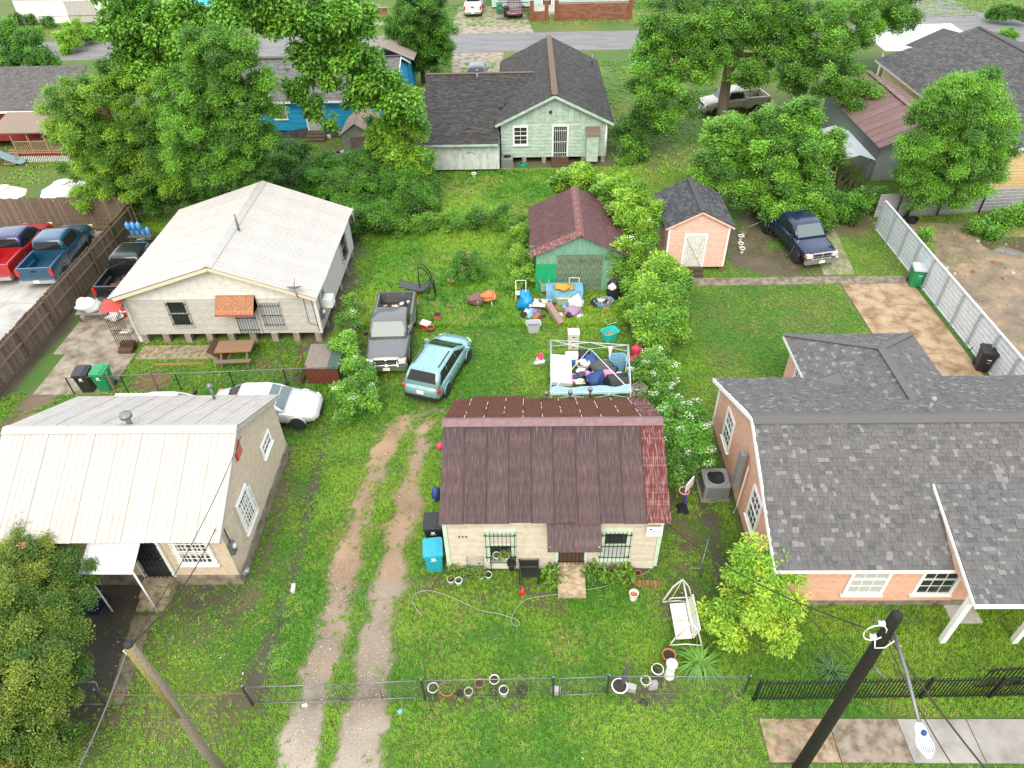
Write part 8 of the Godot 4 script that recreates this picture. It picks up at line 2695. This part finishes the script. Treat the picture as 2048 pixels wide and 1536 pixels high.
	# items at the cottage's left wall
	sack("toy_ball", "red toy ball lying by the cottage side wall", "ball", P(881, 905) + Vector3(0, 0.25, 0), Vector3(0.16, 0.16, 0.16), "pinkred", 0.0)
	sack("backpack", "blue and pink backpack hung on the cottage side wall", "bag", P(874, 1000) + Vector3(0, 0.1, 0), Vector3(0.16, 0.34, 0.24), "bag_blue", 0.3)
	# left neighbour
	var pt = thing("picnic_table", "weathered plank picnic table before the barred white door", "table", P(478, 718), 0.05)
	for k in 5:
		pc("top_plank", pt, ["wood_new", "wood_grey2"][k % 2], Vector3(0, 0.75, -0.36 + k * 0.18), Vector3(1.7, 0.05, 0.17))
	for s in [-1, 1]:
		pc("bench_plank", pt, "wood_grey", Vector3(0, 0.45, s * 0.75), Vector3(1.7, 0.05, 0.25))
		for q in [-1, 1]:
			beam("leg", pt, "wood_grey", Vector3(s * 0.6, 0, q * 0.7), Vector3(s * 0.6, 0.73, q * 0.2), 0.09, 0.05)
	tag(pc("plywood_board", self, "wood_brown", P(443, 712) + Vector3(0, 0.4, 0), Vector3(0.9, 0.05, 1.1), Basis(Vector3.BACK, -0.7)), "dark plywood sheet leaning on the picnic table", "board")
	var ds = site("lumber_shelter", "low shelter of ribbed brown metal over red boards at chain link fence", "shelter", P(640, 765))
	mat("brown_rib", S(0.20, 0.165, 0.145), 0.7, "dust", 0.6)
	mat("green_rib", S(0.05, 0.10, 0.08), 0.7, "dust", 0.6)
	mat("red_board", S(0.28, 0.07, 0.035), 0.8, "wood", 1)
	var r0 = P(622, 688, 1.1)
	for k in 3:
		corr(ds, "brown_rib" if k < 2 else "green_rib", r0 + Vector3(k * 0.52, 0, 0), Vector3.RIGHT, slope(Vector3(0, 1.1, 0), Vector3(0, 0.95, 1.6)), 0.53, 1.65, 0.13, 0.012, 0.6)
	for q in [[0.05, 0.1], [1.5, 0.1], [0.05, 1.5], [1.5, 1.5]]:
		pc("post", ds, "wood_brown", Vector3(r0.x + q[0], 0.5, r0.z + q[1]), Vector3(0.08, 1.0, 0.08))
	for k in 4:
		pc("board", ds, "red_board", Vector3(r0.x + 0.78, 0.15 + k * 0.22, r0.z + 1.56), Vector3(1.5, 0.2, 0.03))
		pc("board", ds, "red_board", Vector3(r0.x - 0.25 - 0.09 * k, 0.1 + k * 0.22, r0.z + 0.9), Vector3(0.03, 0.2, 1.4), Basis(Vector3.BACK, -0.4))
	var cp = thing("clothes_pole", "grey metal clothesline post in shade behind the white roof", "pole", P(717, 483))
	rod("post", cp, "galv", [Vector3(0, 0, 0), Vector3(-0.05, 1.9, 0)], 0.05)
	var hk = []
	for k in 8:
		hk.append(Vector3(-0.12 + cos(PI + k * PI / 7) * 0.18, 1.55 - sin(k * PI / 7) * 0.25, 0.05))
	rod("hook", cp, "galv", [Vector3(-0.3, 2.3, 0.05)] + hk + [Vector3(0.06, 2.3, 0.05)], 0.03)
	var wj = thing("jug_rack", "galvanised rack holding the blue water jugs", "rack", P(292, 492))
	for x in [-0.7, 0.7]:
		rod("leg", wj, "galv", [Vector3(x, 0, 0.4), Vector3(x * 0.8, 1.0, 0.0), Vector3(x, 0, -0.4)], 0.03)
	pc("shelf", wj, "galv", Vector3(0, 0.75, 0), Vector3(1.4, 0.04, 0.7))
	mat("jug_blue", S(0.08, 0.28, 0.58), 0.15)
	for k in 7:
		var st = sg(true)
		lathe(st, [[0.12, 0], [0.14, 0.05], [0.14, 0.32], [0.06, 0.4], [0.03, 0.46], [0.001, 0.46]], 12)
		var o = obj("water_jug", st, "jug_blue")
		o.position = P(292, 492) + Vector3(-0.55 + (k % 4) * 0.32, 0.77 if k < 4 else 1.2, -0.1 + 0.2 * (k / 4))
		tag(o, "blue water cooler jug on the galvanised rack", "jug", "blue jugs on the rack")
	var pa = thing("pallet", "orange-brown wooden pallet leaning on the picket fence", "pallet", P(232, 505) + Vector3(-0.6, 0, 0))
	for k in 6:
		pc("slat", pa, "wood_new", Vector3(0.05, 0.12 + k * 0.19, 0), Vector3(0.02, 0.11, 1.0), Basis(Vector3.BACK, 0.18))
	for z in [-0.45, 0.0, 0.45]:
		pc("stringer", pa, "wood_new", Vector3(0, 0.58, z), Vector3(0.08, 1.15, 0.05), Basis(Vector3.BACK, 0.18))
	var bt = thing("trestle", "grey folding trestle table behind the black pickup's tailgate", "table", P(195, 640))
	pc("tabletop", bt, "grey_plastic", Vector3(0, 0.55, 0), Vector3(1.6, 0.05, 0.6))
	for x in [-0.7, 0.7]:
		for z in [-0.25, 0.25]:
			rod("leg", bt, "black_metal", [Vector3(x, 0, z), Vector3(x, 0.55, z)], 0.02, 5)
	sack("bundle", "big white strapped bundle lying on the trestle table", "bundle", P(195, 640) + Vector3(-0.1, 0.58, 0), Vector3(0.62, 0.42, 0.4), "cloth_white", 0.25)
	sack("plastic_bag", "white plastic bags beside the trestle table", "bag", P(228, 640) + Vector3(0.1, 0.05, 0), Vector3(0.4, 0.25, 0.3), "cloth_white", 0.6)
	sack("plastic_bag", "white rag dropped at the side porch steps", "bag", P(255, 668) + Vector3(0, 0.05, 0), Vector3(0.25, 0.12, 0.15), "cloth_white", 0.6)
	tub("red_bowl", "red bowl with white lining on the side porch", P(252, 632) + Vector3(0, 0.05, 0), Vector3(0.4, 0.3, 0.4), "red", 0.0, "cloth_white")
	tag(pc("foam_panel", self, "cloth_white", P(288, 682) + Vector3(0, 0.25, 0), Vector3(0.35, 0.5, 0.06), Basis(Vector3.RIGHT, -0.3)), "white panel leaning on the clapboard house corner", "panel")
	tag(pc("brick_edging", self, "wood_new", P(360, 730) + Vector3(0, 0.04, 0), Vector3(2.4, 0.08, 0.16), Basis(Vector3.UP, 0.02)), "tan edging strip in the grass before the clapboard house", "edging")
	var lp = site("sheet_shelter", "white ribbed sheet roof showing behind the bungalow ridge", "shelter", P(275, 800))
	corr(lp, "carport_white", P(232, 787, 1.9), Vector3.RIGHT, slope(Vector3(0, 1.9, 0), Vector3(0, 1.7, 1.2)), 2.3, 1.3, 0.2, 0.025, 0.5)
	for q in [[240, 800], [325, 800]]:
		pc("post", lp, "wood_grey", P(q[0], q[1]) + Vector3(0, 0.8, 0), Vector3(0.08, 1.6, 0.08))
	# far left garden
	umbrella("cream eight-panelled patio umbrella behind the dark wooden fence", Vector3(-28.8, 0, -40.9), 1.45, 2.45, "cloth_white")
	mat("umbrella_rose", S(0.70, 0.58, 0.56), 0.8)
	umbrella("rose tinted patio umbrella near the slide behind wooden fence", Vector3(-32.4, 0, -40.6), 1.2, 2.3, "umbrella_rose")
	var sl = thing("slide", "pale blue childs slide with timber posts on the lawn by the red cabin", "slide", P(15, 330))
	var ss = sg()
	for i in 6:
		var a = Vector3(-1.4 + i * 0.45, 1.4 - i * 0.24 + (0.05 if i == 5 else 0.0), 0)
		var b = Vector3(-1.4 + (i + 1) * 0.45, 1.4 - (i + 1) * 0.24 + (0.18 if i == 5 else 0.0), 0)
		barr(ss, a, b, 0.5, 0.05)
		barr(ss, a + Vector3(0, 0.1, 0.26), b + Vector3(0, 0.1, 0.26), 0.04, 0.2)
		barr(ss, a + Vector3(0, 0.1, -0.26), b + Vector3(0, 0.1, -0.26), 0.04, 0.2)
	obj("chute", ss, "canopy_blue", sl)
	for z in [-0.3, 0.3]:
		rod("post", sl, "wood_new", [Vector3(-1.3, 0, z), Vector3(-1.3, 2.0, z)], 0.05)
		rod("post", sl, "wood_new", [Vector3(-0.2, 0, z), Vector3(-1.3, 1.6, z)], 0.04)
	dog()
	tag(pc("white_box", self, "white", P(658, 275) + Vector3(0, 0.12, 0), Vector3(0.35, 0.25, 0.25)), "small white box at the foot of the blue house skirting", "box")
	pot("white bucket standing before the low mint wing", P(948, 356), 0.16, 0.36, "white", 0.0, "garden_pail")
	var hc = sg(true)
	for k in 3:
		var q = []
		for j in 21:
			q.append(P(1046, 330) + Vector3(cos(TAU * j / 20) * (0.38 - k * 0.06), 0.05 + k * 0.05, sin(TAU * j / 20) * (0.38 - k * 0.06)))
		tube(hc, q, 0.025, 6)
	mat("hose_green", S(0.0, 0.30, 0.20), 0.4)
	tag(obj("hose_coil", hc, "hose_green"), "coiled bright green hose before the mint house", "hose")
	# right side
	for q in [[1480, 480, "white bucket by the oily pad nearest the navy pickup"], [1486, 473, "white bucket holding a leafy plant by the shed pad"], [1480, 495, "short white bucket standing below the plant bucket"], [1483, 505, "white bucket with a dark lid beside the puddle"]]:
		pot(q[2], P(q[0], q[1]), 0.15, 0.3, "white", 0.8 if q[1] == 473 else 0.0, "pail")
	rod_thing("tow_bar", "pair of silver pipes lying beside the navy pickup", [P(1495, 455, 0.3), P(1525, 442, 0.5), P(1560, 432, 0.9)])
	rod_thing("push_broom", "pale broom handle leaning on the navy pickup's door", [P(1573, 518), P(1598, 480, 1.3)])
	var fc = thing("folding_chair", "dark red folding chair propped against the white metal fence", "chair", P(1940, 697) + Vector3(0, 0.05, 0))
	mat("chair_red", S(0.10, 0.015, 0.015), 0.5)
	for z in [-0.2, 0.2]:
		rod("leg", fc, "chair_red", [Vector3(-0.15, 0, z), Vector3(0.35, 0.95, z)], 0.018)
		rod("leg", fc, "chair_red", [Vector3(0.3, 0, z), Vector3(0.2, 0.6, z)], 0.018)
	pc("seat", fc, "chair_red", Vector3(0.12, 0.5, 0), Vector3(0.06, 0.4, 0.4), Basis(Vector3.BACK, -0.48))
	pc("backrest", fc, "chair_red", Vector3(0.32, 0.85, 0), Vector3(0.04, 0.25, 0.42), Basis(Vector3.BACK, -0.48))
	tub("black_tyre_tub", "black tub standing at the tree foot in the dirt lot", P(1822, 445), Vector3(0.6, 0.3, 0.6), "black_plastic", 0.0, "soil")
	for k in 26:
		var q = P(rr(1880, 2040), rr(450, 560)) if k < 20 else P(rr(1860, 1900), rr(520, 560))
		var st = sg()
		lathe(st, [[0.001, -0.02], [0.1, 0.0], [0.08, 0.07], [0.001, 0.09]], 6)
		var o = obj("rubble", st, ["concrete_pale", "concrete", "brick2"][k % 3])
		o.position = q + Vector3(0, 0.02, 0)
		o.scale = Vector3.ONE * rr(0.4, 1.3)
		tag(o, "lump of broken rubble scattered in the muddy dirt lot", "rubble", "rubble in the dirt lot")
func scraps():
	# odds and ends lying about the junk tables and the canopy
	var kinds = [["cloth_white", "crumpled white rag in the grass near the junk tables", "rag"], ["lilac", "scrap of lilac cloth in the grass near the junk tables", "rag"], ["tarp_blue", "scrap of pale blue plastic in the grass near the junk tables", "scrap"], ["dark", "scrap of black plastic in the grass near the junk tables", "scrap"], ["terracotta", "broken piece of clay pot near the junk tables", "scrap"]]
	var spots = []
	for k in 34:
		spots.append(P(rr(1045, 1165), rr(612, 640)) if k < 22 else P(rr(1185, 1225), rr(600, 620)))
	for k in spots.size():
		var q = kinds[k % 5]
		var o = sack("scrap", q[1], q[2], spots[k], Vector3(rr(0.1, 0.24), rr(0.1, 0.22), rr(0.1, 0.22)), q[0], 0.5)
		o.rotation.y = rr(0, TAU)
		o.set_meta("group", "scraps round the junk tables")
	var more = [["bag_blue", "navy garment thrown on the junk under canopy", "garment"], ["cloth_white", "white garment thrown on the junk under canopy", "garment"], ["pink", "pink garment thrown on the junk under canopy", "garment"], ["bag_grey", "charcoal garment thrown on the junk under canopy", "garment"], ["offwhite", "cream box among the junk under canopy", "box"]]
	for k in 30:
		var q = more[k % 5]
		var o = sack("garment" if k % 5 < 4 else "carton", q[1], q[2], P(rr(1150, 1240), rr(730, 780)) + Vector3(0, rr(0.0, 0.45), 0), Vector3(rr(0.12, 0.28), rr(0.06, 0.16), rr(0.1, 0.25)), q[0], 0.45)
		o.rotation = Vector3(rr(-0.3, 0.3), rr(0, TAU), rr(-0.3, 0.3))
		o.set_meta("group", "clothes and boxes heaped under the canopy")
func rod_thing(called, label, pts):
	var st = sg(true)
	tube(st, pts, 0.03, 6)
	tag(obj(called, st, "galv"), label, "pole")
func dog():
	var t = thing("dog", "small white dog with black patches standing on the lawn by blue house", "dog", P(686, 316), 0.5)
	mat("fur_white", S(0.72, 0.70, 0.66), 0.9)
	mat("fur_black", S(0.02, 0.02, 0.02), 0.9)
	var st = sg(true)
	# trunk, neck, head, tail and legs as one skin of overlapping tapered tubes
	tube(st, [Vector3(-0.42, 0.42, 0), Vector3(-0.3, 0.44, 0), Vector3(0.0, 0.42, 0), Vector3(0.22, 0.44, 0), Vector3(0.34, 0.5, 0)], [0.06, 0.13, 0.12, 0.16, 0.11], 10)
	tube(st, [Vector3(0.26, 0.48, 0), Vector3(0.4, 0.62, 0), Vector3(0.5, 0.68, 0), Vector3(0.62, 0.64, 0)], [0.1, 0.085, 0.1, 0.045], 10)
	tube(st, [Vector3(-0.4, 0.46, 0), Vector3(-0.52, 0.56, 0), Vector3(-0.56, 0.66, 0)], [0.035, 0.025, 0.012], 6)
	for s in [-1, 1]:
		tube(st, [Vector3(0.24, 0.42, s * 0.08), Vector3(0.23, 0.2, s * 0.09), Vector3(0.24, 0.03, s * 0.09), Vector3(0.29, 0.015, s * 0.09)], [0.06, 0.035, 0.028, 0.02], 7)
		tube(st, [Vector3(-0.32, 0.42, s * 0.08), Vector3(-0.26, 0.26, s * 0.1), Vector3(-0.36, 0.16, s * 0.1), Vector3(-0.34, 0.03, s * 0.1), Vector3(-0.29, 0.015, s * 0.1)], [0.08, 0.055, 0.03, 0.026, 0.02], 7)
		tube(st, [Vector3(0.46, 0.74, s * 0.07), Vector3(0.44, 0.76, s * 0.1), Vector3(0.47, 0.68, s * 0.12)], [0.03, 0.03, 0.01], 6)
	obj("body", st, "fur_white", t)
	var pt = sg(true)
	blob(pt, Vector3(-0.28, 0.5, 0.02), Vector3(0.16, 0.1, 0.135), 0.3, 8)
	blob(pt, Vector3(0.48, 0.72, 0.0), Vector3(0.09, 0.075, 0.11), 0.2, 8)
	obj("black_patches", pt, "fur_black", t)
# ---------- poles and wires ----------
func sag(a: Vector3, b: Vector3, s, n = 14):
	var q = []
	for i in n + 1:
		var t = float(i) / n
		q.append(a.lerp(b, t) - Vector3(0, s * 4 * t * (1 - t), 0))
	return q
func make_poles():
	mat("pole_black", S(0.022, 0.018, 0.016), 0.8, "wood", Vector3(4, 0.5, 4))
	mat("pole_grey", S(0.378, 0.37, 0.319), 0.9, "wood", Vector3(4, 0.6, 4))
	mat("pole_moss", S(0.405, 0.42, 0.135), 0.9, "wood", Vector3(4, 0.6, 4))
	var b = Vector3(7.25, 0, -7.85)
	var t = site("utility_pole", "tall black creosote utility pole with service wires by the sidewalk", "pole", b)
	var top = Vector3(7.22, 7.95, -7.68)
	var st = sg(true)
	tube(st, [b, b.lerp(top, 0.5), top, top + Vector3(0, 0.08, 0)], [0.17, 0.145, 0.12, 0.09], 14)
	obj("shaft", st, "pole_black", t)
	for q in [[-0.16, 7.7], [-0.18, 7.2]]:
		var s2 = sg(true)
		lathe(s2, [[0.001, -0.06], [0.06, -0.05], [0.04, 0], [0.06, 0.05], [0.001, 0.06]], 10, Transform3D(Basis(Vector3.BACK, PI / 2), Vector3(7.22 + q[0] - 0.06, q[1], -7.66)))
		obj("insulator", s2, "white", t)
	var lp = []
	for k in 12:
		var a = k * TAU / 11 * 0.9
		lp.append(Vector3(6.92 + cos(a) * 0.22, 7.45 + sin(a) * 0.28, -7.6))
	rod("jumper_wire", t, "white", lp, 0.014, 5)
	rod("jumper_wire", t, "white", [Vector3(7.0, 7.2, -7.6), Vector3(7.05, 6.95, -7.55), Vector3(7.2, 7.05, -7.5), Vector3(7.32, 7.35, -7.5)], 0.014, 5)
	for k in 3:
		pc("pole_tag", t, "galv", Vector3(7.27, 3.2 + k * 0.35, -7.69 + 0.0), Vector3(0.1, 0.05, 0.03))
	rod("bracket", t, "galv", [Vector3(7.3, 6.1, -7.6), Vector3(7.48, 6.0, -7.4), Vector3(7.5, 5.9, -7.45)], 0.02, 5)
	# street lamp on its arm
	var l = site("street_lamp", "pale grey street lamp head on a long arm above the sidewalk", "street lamp", Vector3(7.2, 7.2, -7.6))
	var a0 = Vector3(7.24, 7.55, -7.55)
	var lampc = P(1848, 1490, 7.35)
	var arm_end = P(1838, 1443, 7.42)
	rod("arm", l, "galv", [a0, a0.lerp(arm_end, 0.5) + Vector3(0, 0.06, 0), arm_end], 0.035, 8)
	mat("lamp_grey", S(0.58, 0.64, 0.70), 0.4)
	var d = (P(1856, 1520, 7.35) - arm_end)
	d.y = 0
	var bs = facing(d)
	var hd = sg(true)
	var rings = []
	for k in 9:
		var f = k / 8.0
		var wdt = [0.05, 0.1, 0.115, 0.12, 0.15, 0.165, 0.15, 0.1, 0.03][k]
		rings.append(ring(arm_end + bs.z * (d.length() * f) + Vector3(0, -0.02, 0), bs, wdt, 12, wdt * 0.45))
	loft(hd, rings)
	obj("lamp_head", hd, "lamp_grey", l)
	var ln = d.length()
	var cell = sg(true)
	lathe(cell, [[0.045, 0.0], [0.045, 0.07], [0.001, 0.08]], 12, Transform3D(Basis(), arm_end + bs.z * ln * 0.36 + bs.x * 0.0 + Vector3(0, 0.03, 0)))
	obj("photocell", cell, "bag_blue", l)
	for k in 7:
		pc("cooling_fin", l, "grey_tub", arm_end + bs.z * ln * 0.68 + bs.x * (k - 3) * 0.034 + Vector3(0, 0.052 - 0.003 * absf(k - 3), 0), Vector3(0.01, 0.03, ln * (0.42 - 0.03 * absf(k - 3))), bs)
	# grey mossy pole on the left
	var b2 = Vector3(-8.35, 0, -7.6)
	var t2 = site("utility_pole", "bare grey leaning utility pole with mossy flank in the verge", "pole", b2)
	var tp2 = P(258, 1290, 6.9)
	var s3 = sg(true)
	tube(s3, [b2, b2.lerp(tp2, 0.3) + Vector3(-0.06, 0, 0.03), b2.lerp(tp2, 0.7) + Vector3(0.05, 0, 0), tp2], [0.13, 0.12, 0.105, 0.095], 14)
	obj("shaft", s3, "pole_grey", t2)
	var ms = sg(true)
	tube(ms, [b2.lerp(tp2, 0.55) + Vector3(0.0, 0, 0.04), b2.lerp(tp2, 0.8) + Vector3(-0.0, 0, 0.05), tp2 + Vector3(-0.045, -0.1, 0.03)], [0.098, 0.092, 0.08], 10)
	obj("moss", ms, "pole_moss", t2)
	rod("crown_cap", t2, "dark", [tp2, tp2 + Vector3(0, 0.06, 0)], 0.1, 10)
	rod("hook", t2, "white", [tp2 + Vector3(0, -0.1, 0), tp2 + Vector3(-0.16, -0.15, 0.05), tp2 + Vector3(-0.08, -0.22, 0.1)], 0.015, 5)
	# wires
	var tw = [7.0, 7.6, -7.65]
	var wires = [
		["service wire from the grey pole to the bungalow's gable corner", tp2 + Vector3(-0.05, -0.1, 0), Vector3(-9.75, 3.2, -13.6), 0.35, 0.016],
		["second service wire from bungalow eave toward the leaning pole", Vector3(-9.7, 4.05, -16.8), tp2 + Vector3(0.03, -0.05, 0), 0.3, 0.012],
		["pale wire dropping from grey pole toward the street", tp2 + Vector3(-0.08, -0.15, 0), P(146, 1560, 5.5), 0.1, 0.018],
		["twisted black service wire from black pole over the yellow-green tree", Vector3(7.0, 7.4, -7.65), Vector3(4.35, 2.7, -14.1), 0.5, 0.016],
		["thin wire from black pole toward the peach house corner", Vector3(7.1, 5.9, -7.75), Vector3(7.4, 2.5, -12.6), 0.3, 0.01],
		["black cable running from the pole past the lamp to the street", Vector3(7.25, 7.3, -7.6), P(1990, 1560, 6.6), 0.1, 0.02],
		["thin cable crossing behind the lamp head to the street", Vector3(7.25, 7.15, -7.6), P(1925, 1560, 6.3), 0.15, 0.012]]
	for w in wires:
		var s4 = sg(true)
		tube(s4, sag(w[1], w[2], w[3]), w[4], 5)
		tag(obj("overhead_wire", s4, "wire_grey" if w[0].begins_with("pale") else "wire"), w[0], "wire")
func make_yard():
	mat("teal_bin", S(0.02, 0.36, 0.48), 0.35, "dust", 1)
	mat("bin_navy", S(0.008, 0.012, 0.05), 0.4)
	mat("turquoise", S(0.02, 0.50, 0.48), 0.4)
	mat("sage", S(0.30, 0.38, 0.27), 0.5)
	mat("lilac", S(0.45, 0.30, 0.48), 0.7, "grain", 2)
	mat("pinkred", S(0.55, 0.04, 0.10), 0.5)
	small_stuff()
	scraps()
	make_poles()

func _ready():
	rng.seed = 7
	nz.seed = 4
	nz.frequency = 0.02
	nz.fractal_octaves = 3
	unit_box = BoxMesh.new()
	CB = Basis.from_euler(Vector3(deg_to_rad(-40.485), deg_to_rad(1.758), deg_to_rad(-1.637)))
	var cam = Camera3D.new()
	cam.name = "camera"
	add_child(cam)
	cam.transform = Transform3D(CB, Vector3(0, HGT, 0))
	cam.fov = rad_to_deg(2.0 * atan(768.0 / FPX))
	cam.near = 0.2
	cam.far = 900
	cam.current = true
	var we = WorldEnvironment.new()
	we.name = "environment"
	var env = Environment.new()
	env.background_mode = Environment.BG_SKY
	var sm = ProceduralSkyMaterial.new()
	sm.sky_top_color = Color(0.86, 0.89, 0.93)
	sm.sky_horizon_color = Color(0.84, 0.87, 0.90)
	sm.ground_horizon_color = Color(0.6, 0.6, 0.6)
	sm.ground_bottom_color = Color(0.4, 0.4, 0.4)
	sm.sky_energy_multiplier = 1.0
	var sky = Sky.new()
	sky.sky_material = sm
	env.sky = sky
	env.tonemap_mode = Environment.TONE_MAPPER_LINEAR
	env.tonemap_exposure = 2.75
	env.sdfgi_enabled = true
	env.ssao_enabled = true
	env.ssil_enabled = true
	we.environment = env
	add_child(we)
	var sun = DirectionalLight3D.new()
	sun.name = "sun"
	sun.light_energy = 0.5
	sun.light_angular_distance = 45.0
	sun.light_color = Color(1.0, 0.97, 0.92)
	sun.shadow_enabled = true
	add_child(sun)
	sun.look_at_from_position(Vector3(-3, 27, 24), Vector3.ZERO)
	make_textures()
	make_materials()
	make_ground()
	make_paving()
	print("ground ", Time.get_ticks_msec())
	house_centre()
	house_front_left()
	house_white()
	house_peach()
	shed_peach()
	shed_green()
	house_mint()
	house_blue()
	house_red()
	house_right_far()
	small_far_shed()
	far_side()
	print("houses ", Time.get_ticks_msec())
	make_fences()
	make_vehicles()
	make_leaves()
	make_trees()
	print("trees ", Time.get_ticks_msec())
	make_yard()
	make_grass()
	print("done ", Time.get_ticks_msec())
